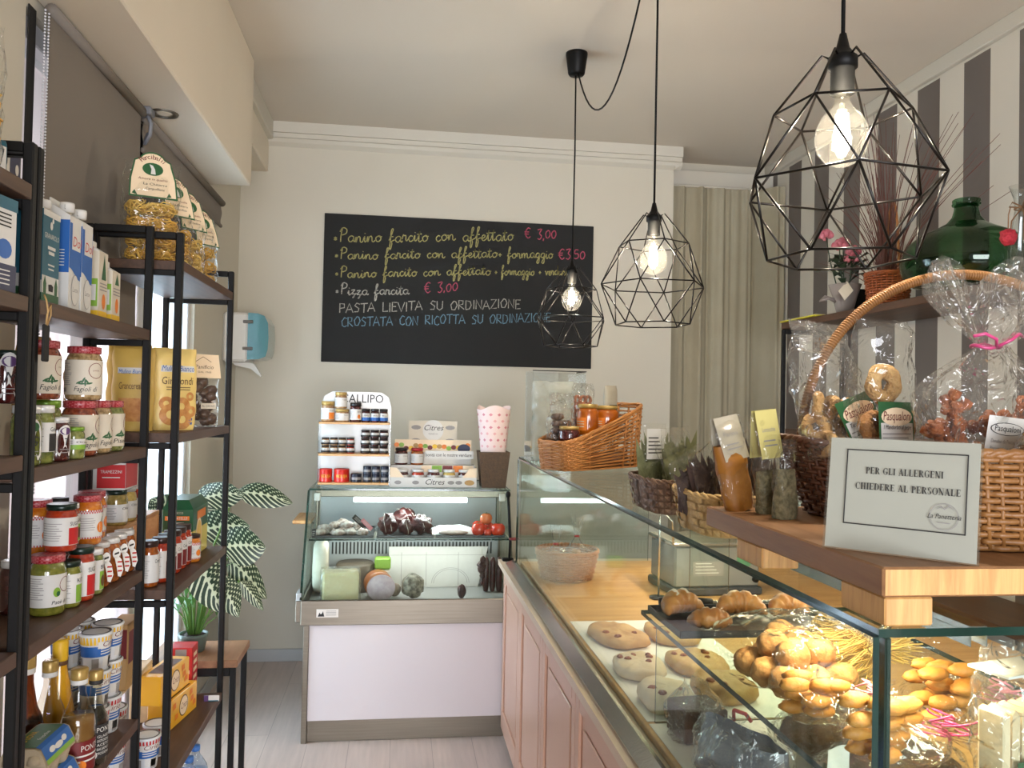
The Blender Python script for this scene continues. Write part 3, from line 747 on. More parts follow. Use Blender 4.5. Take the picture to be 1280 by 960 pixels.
def check_mat():
    m = bpy.data.materials.new('red checked lid'); m.use_nodes = True
    nt = m.node_tree; b = nt.nodes['Principled BSDF']; b.inputs['Roughness'].default_value = .35
    tc = nt.nodes.new('ShaderNodeTexCoord'); ck = nt.nodes.new('ShaderNodeTexChecker'); ck.inputs['Scale'].default_value = 190
    ck.inputs[1].default_value = lin((150, 26, 36)); ck.inputs[2].default_value = lin((214, 130, 134))
    mp = nt.nodes.new('ShaderNodeMapping'); mp.inputs['Rotation'].default_value = (.6, .5, .78)
    nt.links.new(tc.outputs['Object'], mp.inputs[0]); nt.links.new(mp.outputs[0], ck.inputs[0])
    mx = nt.nodes.new('ShaderNodeMix'); mx.data_type = 'RGBA'; mx.inputs[0].default_value = .45
    mx.inputs[6].default_value = lin((142, 22, 34)); nt.links.new(ck.outputs[0], mx.inputs[7]); nt.links.new(mx.outputs[2], b.inputs['Base Color'])
    return m
L_check = check_mat()
L_dgreen = lid_mat('dark green lid', (24, 44, 36)); L_white = lid_mat('white lid', (226, 226, 224)); L_lime = lid_mat('lime green lid', (120, 158, 52))
L_black = lid_mat('black lid', (36, 32, 32)); L_brown = lid_mat('dark brown lid', (58, 40, 36)); L_gold = lid_mat('gold lid', (176, 146, 84))
L_silver = lid_mat('silver lid', (170, 170, 166)); L_red = lid_mat('plain red lid', (170, 34, 46)); L_blue = lid_mat('blue lid', (52, 66, 96))
def fill(name, c, c2, sc=70, k=.18): return mat(name, c, 0.12, noise=(sc, c2, k), coat=0.9, spec=.4)
C_bean = fill('red beans', (92, 34, 22), (150, 78, 52), 110); C_pale = fill('pale beans', (120, 96, 60), (188, 160, 116), 110)
C_pesto = fill('green pesto', (86, 92, 26), (128, 126, 48)); C_olive = fill('green olives', (60, 70, 24), (132, 136, 66), 60)
C_tomato = fill('tomato sauce', (140, 34, 18), (172, 60, 30)); C_orange = fill('orange preserve', (184, 92, 22), (210, 130, 40))
C_amber = fill('amber sauce', (120, 56, 18), (160, 86, 32), 90); C_dark = fill('dark jam', (52, 18, 18), (78, 30, 26)); C_green = fill('chopped green vegetables', (70, 82, 30), (140, 142, 80), 90)
C_yell = fill('pale yellow preserve', (170, 140, 66), (200, 176, 104), 90); C_honey = fill('honey', (140, 66, 8), (176, 92, 16), 30); C_fish = fill('preserved fish', (120, 84, 54), (186, 150, 108), 60)
C_mixed = fill('mixed pickles', (110, 96, 48), (176, 150, 84), 60)

def jar_profile(r, h, neck=.82, cap=.13):
    hb = h * (1 - cap)
    return [(0, 0), (r * .86, 0), (r * .97, h * .025), (r, h * .07), (r, hb * .80), (r * .97, hb * .87), (r * (neck + .06), hb * .955), (r * neck, hb * .975), (r * neck, hb)]
def lid_profile(r, h, neck=.82, cap=.13):
    hb = h * (1 - cap); q = r * (neck + .1)
    return [(r * neck, hb - h * .01), (q, hb), (q, h * .985), (q * .94, h - .0009), (q * .8, h * .99), (0, h * .988)]
def patch(mb, R, x0, x1, z0, z1, m, d=.0006, a0=0.0):
    """A strip of paper wrapped round a jar of radius R from arc x0 to x1."""
    n = max(2, int(abs(x1 - x0) / R / .22) + 1); f = cyl(R + d, a0=a0)
    mb.sheet(lambda u, v: f((x0 + (x1 - x0) * u) * (R + d) / R, z0 + (z1 - z0) * v), n, 1, m)
def lines(mb, R, x0, x1, zs, m, t=.0011, d=.001, a0=0.0, rnd=None):
    for z in zs: patch(mb, R, x0, x1 - (rnd.uniform(0, .25) * (x1 - x0) if rnd else 0), z, z + t, m, d, a0)
def art(mb, R, poly, m, d=.0011, a0=0.0):
    f = cyl(R + d, a0=a0); mb.add([f(*p) for p in poly], [tuple(range(len(poly)))], m)
def disc(cx, cy, rx, ry, n=14): return [(cx + rx * math.cos(2 * PI * i / n), cy + ry * math.sin(2 * PI * i / n)) for i in range(n)]
def ring(mb, R, cx, cy, r, w, m, d=.0011, a0=0.0, n=16):
    f = cyl(R + d, a0=a0); vs = []; fs = []
    for i in range(n):
        a = 2 * PI * i / n
        vs += [f(cx + r * math.cos(a), cy + r * math.sin(a)), f(cx + (r - w) * math.cos(a), cy + (r - w) * math.sin(a))]
        j = (i + 1) % n; fs.append((2 * i, 2 * i + 1, 2 * j + 1, 2 * j))
    mb.add(vs, fs, m)
# ---- label designs: (mesh, radius, z0, z1)
def lab_beans(word, leaf=mk_green):
    def f(b, R, z0, z1):
        H = z1 - z0; patch(b, R, -R * 2.0, R * 1.6, z0, z1, mk_cream); rnd = random.Random(3)
        lines(b, R, -R * 1.9, -R * .75, [z0 + H * (.28 + .055 * i) for i in range(12)], mk_gry, .0016, rnd=rnd)
        for i in range(14): patch(b, R, -R * 1.85 + i * .0022, -R * 1.85 + i * .0022 + .0011, z0 + H * .08, z0 + H * .2, mk_ink, .001)
        ring(b, R, R * .62, z0 + H * .70, H * .23, .0015, mk_dkred)
        fw = cyl(R + .0011); b.text(word, H * .20, mk_ink, fn=lambda x, y: fw(x + R * .02, y + z0 + H * .10), slant=.25, width=R * 1.25)
        for i, (x, y, a) in enumerate(((-.32, .36, .5), (-.1, .42, 1.1), (.1, .38, 2.2), (-.2, .32, 0), (.22, .33, .2), (.0, .34, 1.6))):
            c, s = math.cos(a), math.sin(a)
            art(b, R, [(R * x + (p[0] * c - p[1] * s), z0 + H * y + (p[0] * s + p[1] * c)) for p in disc(0, 0, R * .2, R * .055, 8)], leaf)
        b.text('LA NATURA', H * .06, mk_dkred, fn=lambda x, y: fw(x + R * .62, y + z0 + H * .68), width=R * .42)
    return f
def lab_plain(word, band=None, art_m=None, txt=mk_ink, size=.2):
    def f(b, R, z0, z1):
        H = z1 - z0; patch(b, R, -R * 2.0, R * 1.5, z0, z1, mk_white); rnd = random.Random(len(word) + 5)
        lines(b, R, -R * 1.85, -R * .4, [z0 + H * (.18 + .085 * i) for i in range(8)], mk_gry, .0014, rnd=rnd)
        if band: patch(b, R, R * .0, R * .95, z0 + .001, z0 + H * .62, band, .0009)
        if art_m: art(b, R, disc(R * .45, z0 + H * .3, R * .3, H * .2), art_m, .0013)
        fw = cyl(R + .0014); b.text(word, H * size, txt, fn=lambda x, y: fw(x + R * .48, y + z0 + H * .70), width=R * .8)
    return f
def lab_fruit(fruit):
    def f(b, R, z0, z1):
        H = z1 - z0; patch(b, R, -R * 2.2, R * 1.7, z0, z1, mk_white); rnd = random.Random(4)
        for i in range(22):       # checked trim at the top and bottom
            x = -R * 2.1 + i * R * .17
            patch(b, R, x, x + R * .085, z1 - .004, z1, mk_red, .001); patch(b, R, x + R * .085, x + R * .17, z1 - .008, z1 - .004, mk_red, .001)
            patch(b, R, x, x + R * .085, z0, z0 + .004, mk_red, .001)
        lines(b, R, -R * 1.9, -R * .2, [z0 + H * (.3 + .08 * i) for i in range(6)], mk_gry, .0014, rnd=rnd)
        art(b, R, disc(R * .25, z0 + H * .38, R * .36, H * .2), fruit, .0013)
        art(b, R, [(R * .2, z0 + H * .55), (R * .3, z0 + H * .56), (R * .5, z0 + H * .74), (R * .46, z0 + H * .75)], mk_green, .0013)
        ring(b, R, R * .95, z0 + H * .68, H * .2, .0013, mk_dkred)
        lines(b, R, R * .65, R * 1.3, [z0 + H * .25, z0 + H * .34, z0 + H * .2], mk_dkred, .002)
    return f
def lab_pate(b, R, z0, z1):
    H = z1 - z0; patch(b, R, -R * 2.1, R * 1.6, z0, z1, mk_white); rnd = random.Random(8)
    lines(b, R, -R * 1.9, -R * .55, [z0 + H * (.25 + .07 * i) for i in range(10)], mk_gry, .0016, rnd=rnd)
    art(b, R, disc(R * .12, z0 + H * .45, R * .22, H * .15), mk_lime, .0012); art(b, R, disc(R * .2, z0 + H * .4, R * .12, H * .08), mk_green, .0014)
    ring(b, R, R * .72, z0 + H * .66, H * .24, .0015, mk_dkred)
    fw = cyl(R + .0014); b.text('Patè di', H * .17, mk_ink, fn=lambda x, y: fw(x + R * .3, y + z0 + H * .08), slant=.25, width=R * .95)
def lab_round(letter, top):
    def f(b, R, z0, z1):
        H = z1 - z0
        pts = [(-R * .75, z0 + H * .12), (-R * .5, z0), (R * .5, z0), (R * .75, z0 + H * .12)] + [(R * .75 * math.cos(a), z0 + H * .55 + H * .45 * math.sin(a)) for a in [PI * i / 10 for i in range(11)]]
        for k in range(len(pts) - 2): pass
        fw = cyl(R + .0007); cxy = (0, z0 + H * .4)
        vs = [fw(*cxy)] + [fw(*p) for p in pts]; n = len(pts)
        b.add(vs, [(0, 1 + i, 1 + (i + 1) % n) for i in range(n)], mk_white)
        art(b, R, disc(0, z0 + H * .8, R * .5, H * .12), top, .0012)
        f2 = cyl(R + .0014); b.text(letter, H * .34, mk_ink, fn=lambda x, y: f2(x, y + z0 + H * .34), slant=.25)
        lines(b, R, -R * .45, R * .45, [z0 + H * .1, z0 + H * .2], mk_gry, .0016)
    return f
def lab_band(word, m, txt=mk_white):
    def f(b, R, z0, z1):
        H = z1 - z0; patch(b, R, -R * 2.4, R * 2.4, z0, z1, mk_white); patch(b, R, -R * 2.4, R * 2.4, z0, z0 + H * .45, m, .001)
        fw = cyl(R + .0014); b.text(word, H * .3, mk_ink, fn=lambda x, y: fw(x, y + z0 + H * .6), width=R * 1.1)
        lines(b, R, -R * 2, -R * .8, [z0 + H * .55, z0 + H * .68, z0 + H * .8], mk_gry, .0013)
    return f
_cache = {}
def jar(label, cat, r, h, lid, cont, lab=None, lz=(.12, .72), loc=(0, 0, 0), rz=0.0, group=None, neck=.82, cap=.13, name='food_jar', n=26, tagf=None):
    key = (r, h, lid.name, cont.name, id(lab), lz, neck, cap, n)
    if key not in _cache:
        a = MB(); a.lathe(jar_profile(r, h, neck, cap), cont, n)
        c = MB(); c.lathe(lid_profile(r, h, neck, cap), lid, n)
        for i in range(1): pass
        l = None
        if lab:
            l = MB(); lab(l, r, h * lz[0], h * lz[1]); l = l.mesh('paper_label')
        _cache[key] = (a.mesh('glass_body'), c.mesh('lid'), l)
    A, C, Lm = _cache[key]
    t = thing(name, label, cat, loc, rz, group)
    inst('glass_body', A, t); inst('lid', C, t)
    if Lm: inst('paper_label', Lm, t)
    if tagf: tagf(t)
    return t
def carton(mb, sx, sy, h, side, top=mk_white, gable=True, roof=.035):
    """Box pack standing on z = 0 with its front on the +x side; gable adds the folded roof."""
    if not gable:
        mb.box((-sx, -sy / 2, 0), (0, sy / 2, h), side, .0025); return
    z1 = h - roof
    mb.box((-sx, -sy / 2, 0), (0, sy / 2, z1), side)
    x0, x1, y0, y1 = -sx, 0, -sy / 2, sy / 2; xm = -sx / 2
    vs = [(x0, y0, z1), (x1, y0, z1), (x1, y1, z1), (x0, y1, z1), (xm, y0 + .004, h - .012), (xm, y1 - .004, h - .012)]
    mb.add(vs, [(1, 2, 5, 4), (3, 0, 4, 5), (0, 1, 4), (2, 3, 5)], top)
    mb.box((xm - .0015, y0 + .001, h - .014), (xm + .0015, y1 - .001, h), top)
def front(sx, d=.0006): return lambda x, y: (d, x, y)          # artwork on the +x face, reading along +y
def side(sy, d=.0006): return lambda x, y: (x, -sy / 2 - d, y)   # artwork on the -y face, x running from -sx to 0
def quad(mb, fn, x0, x1, y0, y1, m): mb.add([fn(x0, y0), fn(x1, y0), fn(x1, y1), fn(x0, y1)], [(0, 1, 2, 3)], m)
def shape(mb, fn, poly, m): mb.add([fn(*p) for p in poly], [tuple(range(len(poly)))], m)
# ---- bags
m_film_c = clear_mat('clear cellophane', (253, 253, 251), 0.05, 0.05, bump=(16, 1.3), milk=.015)
m_film_m = clear_mat('crumpled clear film', (252, 252, 250), 0.07, 0.06, bump=(20, 2.0), milk=.03)
def bagfn(w, d, h, seal=.18, sq=.75, rough=.0, seed=0, foot=.92, top=.0, taper=1.0):
    """Surface of a standing bag, w along local y, d along local x, closing to a flat seam at the top."""
    def f(u, v):
        a = 2 * PI * u - PI / 2      # u = .25 faces +x
        c, s = math.cos(a), math.sin(a)
        k = 1.0 if v < 1 - seal else max(top, (1 - v) / seal) ** .75
        ft = foot + (1 - foot) * min(1, v / .12); tw = 1 - (1 - taper) * v
        x = d / 2 * k * ft * math.copysign(abs(c) ** sq, c); y = w / 2 * ft * tw * math.copysign(abs(s) ** sq, s)
        if rough:
            q = Vector((x, y, v * h)) * 18 + Vector((seed * 5.1, seed, seed * 2.3)); n = mnoise.noise(q) * rough + mnoise.noise(q * 2.4) * rough * .5
            x += n * c * 1.2; y += n * s
        return (x, y, h * v)
    return f
def bag(mb, m, fn, nu=32, nv=22): mb.sheet(fn, nu, nv, m); mb.sheet(lambda u, v: tuple(Vector(fn(u, 0.0)) * (1, )[0] if 0 else (fn(u, 0)[0] * v, fn(u, 0)[1] * v, .001)), nu, 1, m)
def onbag(fn, w, h, off=.0012, u0=.25):
    """Map flat artwork (x across, y up, in metres) on to the +x side of a bag."""
    def g(x, y):
        # find u so that the bag's y equals x
        lo, hi = u0 - .24, u0 + .24; v = min(max(y / h, 0), 1)
        for _ in range(14):
            mid = (lo + hi) / 2
            if fn(mid, v)[1] < x: lo = mid
            else: hi = mid
        p = fn((lo + hi) / 2, v)
        return (p[0] + off, x, p[2])
    return g
def artsheet(mb, g, x0, x1, y0, y1, m, nx=8, ny=8): mb.sheet(lambda u, v: g(x0 + (x1 - x0) * u, y0 + (y1 - y0) * v), nx, ny, m)
def tangle(mb, c, R, m, n, r=.0022, seed=0, flat=.6):
    """A nest of ribbon pasta: loops wound about a centre."""
    rnd = random.Random(seed)
    for k in range(n):
        a0 = rnd.uniform(0, 6.28); tilt = rnd.uniform(-.5, .5); rr = R * rnd.uniform(.55, 1); pts = []
        for i in range(15):
            a = a0 + i * .42 * rnd.uniform(.9, 1.1)
            p = Vector((rr * math.cos(a), rr * math.sin(a), flat * R * .5 * math.sin(a * 1.3 + k) + rnd.uniform(-.1, .1) * R))
            p.rotate(Matrix.Rotation(tilt, 3, 'X')); p = Vector(c) + p; p.z = max(p.z, .004); pts.append(p)
        mb.tube(pts, r, m, 4, caps=False)
# ------------------------------------------------------------------ middle unit, top row: cartons
z1 = ZB[0]
def milk_teal(label, y, x):
    t = thing('milk_carton', label, 'carton', (x, y, z1), 0, 'teal milk cartons')
    b = MB(); carton(b, .07, .088, .238, mk_teal, mk_white); f = front(.07)
    quad(b, f, -.044, .044, .19, .203, mk_white); quad(b, f, -.044, .044, .004, .062, mk_white); quad(b, front(.07, .0009), -.044, .044, 0, .024, mk_green)
    s = side(.088); quad(b, s, -.07, 0, .004, .05, mk_white); quad(b, side(.088, .0009), -.07, 0, 0, .024, mk_green)
    g = front(.07, .0012)
    shape(b, g, disc(-.004, .172, .007, .009), mk_white); shape(b, g, disc(.004, .184, .005, .006), mk_white)
    b.text('GRANAROLO', .016, mk_white, at=(.0012, 0, .143), ux=(0, 1, 0), width=.074)
    for i, w in enumerate((.04, .03)): quad(b, g, -w / 2, w / 2, .12 - i * .011, .127 - i * .011, mk_white)
    for i, w in enumerate((.034, .028)): quad(b, g, -w / 2, w / 2, .085 - i * .009, .0885 - i * .009, mk_white)
    for x0 in (-.03, .028): shape(b, g, [(x0 - .007, .024), (x0 + .007, .024), (x0 + .008, .045), (x0, .062), (x0 - .008, .045)], mk_green)
    shape(b, g, [(-.01, .03), (.012, .03), (.014, .042), (.004, .046), (-.012, .044)], mk_ink)
    b.build('pack', t); k = MB(); k.lathe([(.012, -.002), (.013, .012), (.012, .016), (0, .016)], mk_white, 16, (-.017, .005, .214)); k.build('cap', t)
    return t
milk_teal('teal milk carton with cow picture, nearest on the middle unit', 1.826, -.755)
milk_teal('teal milk carton with cow picture, standing second behind the first', 1.921, -.755)
def milk_blue(label, y):
    t = thing('milk_carton', label, 'carton', (-.748, y, z1), 0, 'blue and white milk cartons')
    b = MB(); carton(b, .09, .066, .255, mk_white, mk_white, True, .04); f = front(.09)
    poly = [(-.033, .09)] + [(-.033 + .066 * i / 8, .085 + .012 * math.cos(i / 8 * PI)) for i in range(9)] + [(.033, .2), (-.033, .2)]
    shape(b, f, poly, mk_blue); shape(b, front(.09, .0009), disc(.004, .048, .022, .036, 20), mk_gry)
    shape(b, front(.09, .0012), disc(.004, .048, .0205, .0345, 20), mk_white)
    b.text('Latte', .016, mk_gry, at=(.0014, .004, .044), ux=(0, 1, 0), slant=.2); b.text('Dol', .034, mk_red, at=(.0012, .008, .148), ux=(0, 1, 0), slant=.2)
    quad(b, front(.09, .001), -.02, .03, .14, .2, mk_white); s = side(.066)
    quad(b, s, -.062, 0, .085, .205, mk_blue); quad(b, side(.066, .0009), -.06, -.022, .16, .2, mk_white)
    for i in range(9): quad(b, side(.066, .001), -.082, -.03, .03 + i * .0055, .0325 + i * .0055, mk_gry)
    for i in range(6): quad(b, side(.066, .0012), -.055, -.01, .1 + i * .007, .102 + i * .007, mk_white)
    b.text('LATTE', .016, mk_ink, at=(-.018, .0, .232), ux=(0, 1, 0), width=.04)
    b.build('pack', t); k = MB(); k.lathe([(.015, -.004), (.016, .012), (.015, .017), (0, .017)], mk_white, 18, (-.02, .0, .232)); k.build('cap', t)
milk_blue('blue and white milk carton with grey oval and screw cap, beside the teal ones', 2.035)
milk_blue('blue and white milk carton with grey oval and screw cap, second behind its twin', 2.11)
def cream_carton(label, y, h):
    t = thing('cream_carton', label, 'carton', (-.752, y, z1), 0, 'small cream cartons')
    b = MB(); carton(b, .06, .062, h, mk_cream, mk_white, True, .03); f = front(.06)
    quad(b, f, -.031, .031, 0, .02, mk_yellow); quad(b, side(.062), -.06, 0, 0, .02, mk_yellow); shape(b, f, [(-.012, .1), (.02, .1), (.006, h - .034)], mk_green)
    shape(b, f, disc(.006, .045, .012, .02), mk_orange); quad(b, side(.062), -.06, -.002, .03, .1, mk_lime); quad(b, side(.062, .0009), -.055, -.006, .045, .085, mk_white)
    for i in range(3): quad(b, front(.06, .001), -.024, .026, .072 + .008 * i, .075 + .008 * i, mk_gry)
    b.build('pack', t)
cream_carton('small cream carton with green triangle, beside the blue milk cartons', 2.235, .20)
cream_carton('shortest cream carton with gold foot, last in the row before the upright', 2.335, .165)
t = thing('cereal_pack', 'white pack with black cow patches and navy side behind the teal cartons', 'food pack', (-.83, 1.90, z1))
b = MB(); carton(b, .05, .075, .335, mk_white, mk_white, False); quad(b, front(.05), -.012, .037, .02, .33, mk_navy)
for q in ((-.03, .30, .006, .012), (-.022, .26, .007, .014), (-.033, .22, .005, .01)): shape(b, front(.05), disc(*q), mk_ink)
for q in ((-.04, .31, .008, .012), (-.015, .27, .009, .01), (-.03, .24, .007, .012)): shape(b, side(.075), disc(*q), mk_ink)
shape(b, front(.05, .001), disc(.02, .29, .008, .012), mk_white); shape(b, front(.05, .001), disc(.02, .27, .006, .006), mk_white); b.build('pack', t)
# little slate tag on the upright
t = thing('slate_tag', 'small black slate price tag hanging by twine on the near upright', 'price tag', (-.708, 1.795, 1.735))
MB().box((-.006, -.012, -.075), (0, .014, .0), m_slate, .002).build('slate', t)
MB().tube([(-.003, 0, -.004), (.002, -.008, .02), (.004, .004, .04), (.001, .012, .02), (-.002, .002, -.004), (.004, -.01, .028), (-.002, -.004, .05), (-.008, .0, .06)], .0018, mk_kraft, 6).build('twine', t)

# ------------------------------------------------------------------ middle unit, second shelf
z2 = ZB[1]
G = 'bean jars with red checked lids'
fag = lab_beans('Fagioli di'); pis = lab_beans('Piselli'); 
jar('red bean jar, nearest in the lower row beneath the top jars', 'jar', .0415, .134, L_check, C_bean, fag, (.1, .74), (-.765, 2.145, z2), -.45, G)
jar('pale bean jar, second in the lower row of checked lids', 'jar', .0415, .134, L_check, C_pale, fag, (.1, .74), (-.765, 2.243, z2), -.3, G)
jar('green pea jar, third and last in the lower row of checked lids', 'jar', .0415, .134, L_check, C_green, pis, (.1, .74), (-.765, 2.34, z2), -.3, G)
jar('pale bean jar stacked on top, its label turned to the small print', 'jar', .0415, .132, L_check, C_pale, fag, (.1, .74), (-.768, 2.17, z2 + .134), -1.15, G)
jar('red bean jar stacked on top at the near end, beside the upright', 'jar', .0415, .132, L_check, C_bean, fag, (.1, .74), (-.795, 1.985, z2 + .136), -.6, G)
jar('tall jar with lime green lid standing under the top bean jar', 'jar', .034, .135, L_lime, C_green, lab_band('Verde', mk_lime), (.35, .62), (-.80, 2.035, z2), -.5)
jar('white lidded antipasto jar, directly behind the upright with big letter G', 'jar', .029, .125, L_white, C_olive, lab_round('G', mk_green), (.1, .78), (-.757, 1.832, z2), -.75, 'antipasto jars with white lids')
jar('white lidded olive jar with black label, second from the upright', 'jar', .027, .125, L_white, C_olive, lab_plain('Gran', mk_ink, None), (.2, .7), (-.757, 1.905, z2), -.6, 'antipasto jars with white lids')
jar('white lidded jar with purple topped label and big letter T', 'jar', .027, .098, L_white, C_dark, lab_round('T', mk_purple), (.12, .82), (-.752, 1.975, z2), -.5, 'antipasto jars with white lids')
jar('small lime lidded jar with white band in front of the tall beans', 'jar', .024, .074, L_lime, C_green, lab_band('Oro', mk_lime), (.3, .62), (-.742, 2.047, z2), -.5)
jar('purple topped jar with orange dot stacked behind the letter G jar', 'jar', .03, .11, L_dgreen, C_dark, lab_round('M', mk_purple), (.1, .95), (-.80, 1.83, z2 + .127), -.9, 'antipasto jars with white lids')
jar('antipasto jar with dark round label stacked beside the purple topped one', 'jar', .027, .09, L_white, C_dark, lab_round('F', mk_ink), (.05, .9), (-.80, 1.892, z2 + .127), -.7, 'antipasto jars with white lids')
def flatbag(label, loc, rz, w, h, d, m, name='paper_bag', cat='bag', deco=None, seal=.14, group=None, tilt=0.0, foot=.92, rough=.006, seed=1):
    t = thing(name, label, cat, loc, rz, group); t.rotation_euler = (0, tilt, rz)
    fn = bagfn(w, d, h, seal, .7, rough, seed, foot); b = MB(); bag(b, m, fn); o = b.build('pouch', t)
    if deco: deco(t, fn, onbag(fn, w, h))
    return t
def kraft_deco(t, fn, g):
    b = MB(); artsheet(b, g, -.03, .03, .06, .12, mk_skin); b.build('paper_label', t)
flatbag('plain kraft paper bag standing behind the stacked bean jars', (-.865, 2.12, z2), -.6, .085, .285, .04, mk_kraft, deco=kraft_deco)
flatbag('slim kraft paper bag showing right of the stacked pale bean jar', (-.86, 2.40, z2), -.6, .085, .235, .04, mk_kraft, deco=kraft_deco, seed=3)

# ------------------------------------------------------------------ middle unit, third shelf
z3 = ZB[2]; G3 = 'jars on the third shelf'
jar('green artichoke paste jar with red checked lid, nearest of the third shelf', 'jar', .0385, .137, L_check, C_pesto, lab_pate, (.15, .68), (-.79, 2.05, z3), -.8, G3)
jar('small jar with lime label between the paste and tomato jars', 'jar', .027, .11, L_dgreen, C_pesto, lab_plain('KIT', mk_lime), (.1, .72), (-.768, 2.115, z3), -.6, G3)
jar('red sauce jar with dark green lid in the front row', 'jar', .032, .132, L_dgreen, C_tomato, lab_plain('SUGO', mk_red), (.1, .72), (-.765, 2.18, z3), -.75, G3)
jar('mixed vegetable jar behind the front red sauce jar, white capped', 'jar', .024, .115, L_white, C_green, lab_plain('BIO', mk_lime, mk_brown), (.1, .75), (-.757, 2.245, z3), -.6, G3)
m_necktag = mat('white card neck tag', (236, 235, 232), .55, bump=(60, .02))
def necktag(t):
    b = MB(); f = lambda x, y: (.0305 + .004 * (1 - y / .1), x, y)
    shape(b, f, disc(-.006, .078, .014, .014, 16), m_necktag); shape(b, f, [(-.014, .07), (.004, .066), (.012, .058), (.018, .03), (.008, .012), (-.002, .016), (-.006, .04)], m_necktag)
    shape(b, lambda x, y: (.0312 + .004 * (1 - y / .1), x, y), [(-.014, .074), (.002, .076), (.002, .081), (-.014, .079)], mk_ink)
    for i in range(3): shape(b, lambda x, y: (.0312 + .004 * (1 - y / .1), x, y), [(-.004, .028 + i * .012), (.012, .026 + i * .012), (.013, .030 + i * .012), (-.003, .032 + i * .012)], mk_red)
    b.build('neck_tag', t)
for i, (x, y) in enumerate(((-.772, 2.325), (-.768, 2.393), (-.77, 2.46), (-.77, 2.525))):
    jar('amber sauce jar with white lid and hanging card tag, %s from the near end' % ('first', 'second', 'third', 'last')[i], 'jar', .0285, .118, L_white, C_amber, None, loc=(x, y, z3), rz=-.45, group='amber jars with neck tags', tagf=necktag, cap=.12)
jar('white lidded dark sauce jar in the second row behind the paste jar', 'jar', .032, .122, L_white, C_dark, None, loc=(-.864, 2.06, z3), group=G3)
jar('white lidded dark sauce jar in the second row, under the orange jar', 'jar', .032, .122, L_white, C_dark, None, loc=(-.845, 2.142, z3), group=G3)
jar('white lidded dark sauce jar in the second row, beneath the pair of oranges', 'jar', .032, .122, L_white, C_dark, None, loc=(-.845, 2.255, z3), group=G3)
jar('red jam jar with dark green lid perched on the front row jars', 'jar', .0355, .112, L_dgreen, C_tomato, lab_plain('SUGO', mk_red), (.14, .72), (-.785, 2.105, z3 + .134), -.75, G3)
jar('white lidded red sauce jar with small label stacked right behind the jam', 'jar', .027, .105, L_white, C_tomato, lab_plain('BIO', mk_lime, mk_brown), (.12, .75), (-.80, 2.185, z3 + .132), -.5, G3)
orl = lab_fruit(mk_orange)
jar('orange preserve jar with checked lid stacked at the near end', 'jar', .036, .128, L_check, C_orange, orl, (.14, .7), (-.855, 2.142, z3 + .1225), -.75, 'orange preserve jars')
jar('orange preserve jar with checked lid, front one of the stacked pair', 'jar', .036, .128, L_check, C_orange, orl, (.14, .7), (-.79, 2.285, z3 + .1185), -.45, 'orange preserve jars')
jar('orange preserve jar with checked lid, hidden half behind the pair', 'jar', .036, .128, L_check, C_orange, orl, (.14, .7), (-.81, 2.375, z3 + .1185), -.2, 'orange preserve jars')
jar('slim dark bottle jar with black lid standing between the orange preserves', 'jar', .023, .235, L_black, C_dark, None, loc=(-.868, 2.315, z3), group=G3)
# ------------------------------------------------------------------ middle unit, fourth shelf: bottles, eggs, tubs
z4 = ZB[3]
m_bglass = clear_mat('clear bottle glass', (238, 236, 226), .05, .03)
m_brown_b = clear_mat('brown bottle glass', (146, 96, 46), .06, .03)
m_syrup = fill('brown syrup', (70, 40, 16), (96, 58, 24), 20); m_juice = mat('pear juice', (214, 158, 24), .12, noise=(12, (204, 146, 18), .3), coat=.9); m_balsam = mat('balsamic black', (14, 10, 9), .08, noise=(20, (20, 14, 12), .3), coat=.8)
m_paleoil = fill('pale amber liquor', (150, 116, 70), (126, 92, 50), 20)
def bprof(r, h, neck=.36, sh=.62, hn=.80): return [(0, .002), (r * .9, 0), (r, h * .02), (r, h * sh * .9), (r * .93, h * sh), (r * .62, h * (sh + .1)), (r * neck, h * hn), (r * neck * .96, h * .93), (r * (neck + .05), h * .94), (r * (neck + .05), h * .965)]
def bottle(label, loc, r, h, glass, liquid, cap, ringm, lab=None, fillto=.6, rz=-.6, sh=.56, neck=.40, hn=.78, group='bottles on the fourth shelf'):
    t = thing('glass_bottle', label, 'bottle', loc, rz, group)
    MB().lathe(bprof(r, h, neck, sh, hn), glass, 26).build('bottle_glass', t)
    lp = [(max(0, q - .0015), z + .001) for q, z in bprof(r, h, neck, sh, hn) if z <= h * fillto]; lp = lp + [(0, lp[-1][1])]
    MB().lathe(lp, liquid, 24).build('liquid', t)
    q = r * (neck + .1); b = MB(); b.lathe([(q, h * .9), (q * 1.02, h * .905), (q * 1.02, h * .99), (q * .9, h), (0, h)], cap, 20); b.build('cap', t)
    b = MB(); b.lathe([(q * .96, h * .855), (q * 1.0, h * .86), (q * 1.0, h * .898), (q * .96, h * .9)], ringm, 20); b.build('seal_ring', t)
    if lab: b = MB(); lab(b, r, h); b.build('paper_label', t)
    return t
def lab_dark(b, R, h):
    patch(b, R, -R * 1.8, R * 1.8, h * .08, h * .44, mk_ink); fw = cyl(R + .0012)
    b.text('PONY', h * .075, mk_white, fn=lambda x, y: fw(x + .002, y + h * .36), width=R * 1.3)
    for i in range(5): b.text(('GLASSA', 'GASTRONOMICA', 'ACETO', 'BALSAMICO', 'MODENA')[i], h * .04, mk_white, fn=lambda x, y: fw(x + .002, y + h * (.30 - .045 * i)), width=R * 1.2)
    art(b, R, disc(-R * .9, h * .12, R * .42, h * .05), mk_white, .0012); art(b, R, disc(-R * .9, h * .12, R * .3, h * .032), mk_red, .0014)
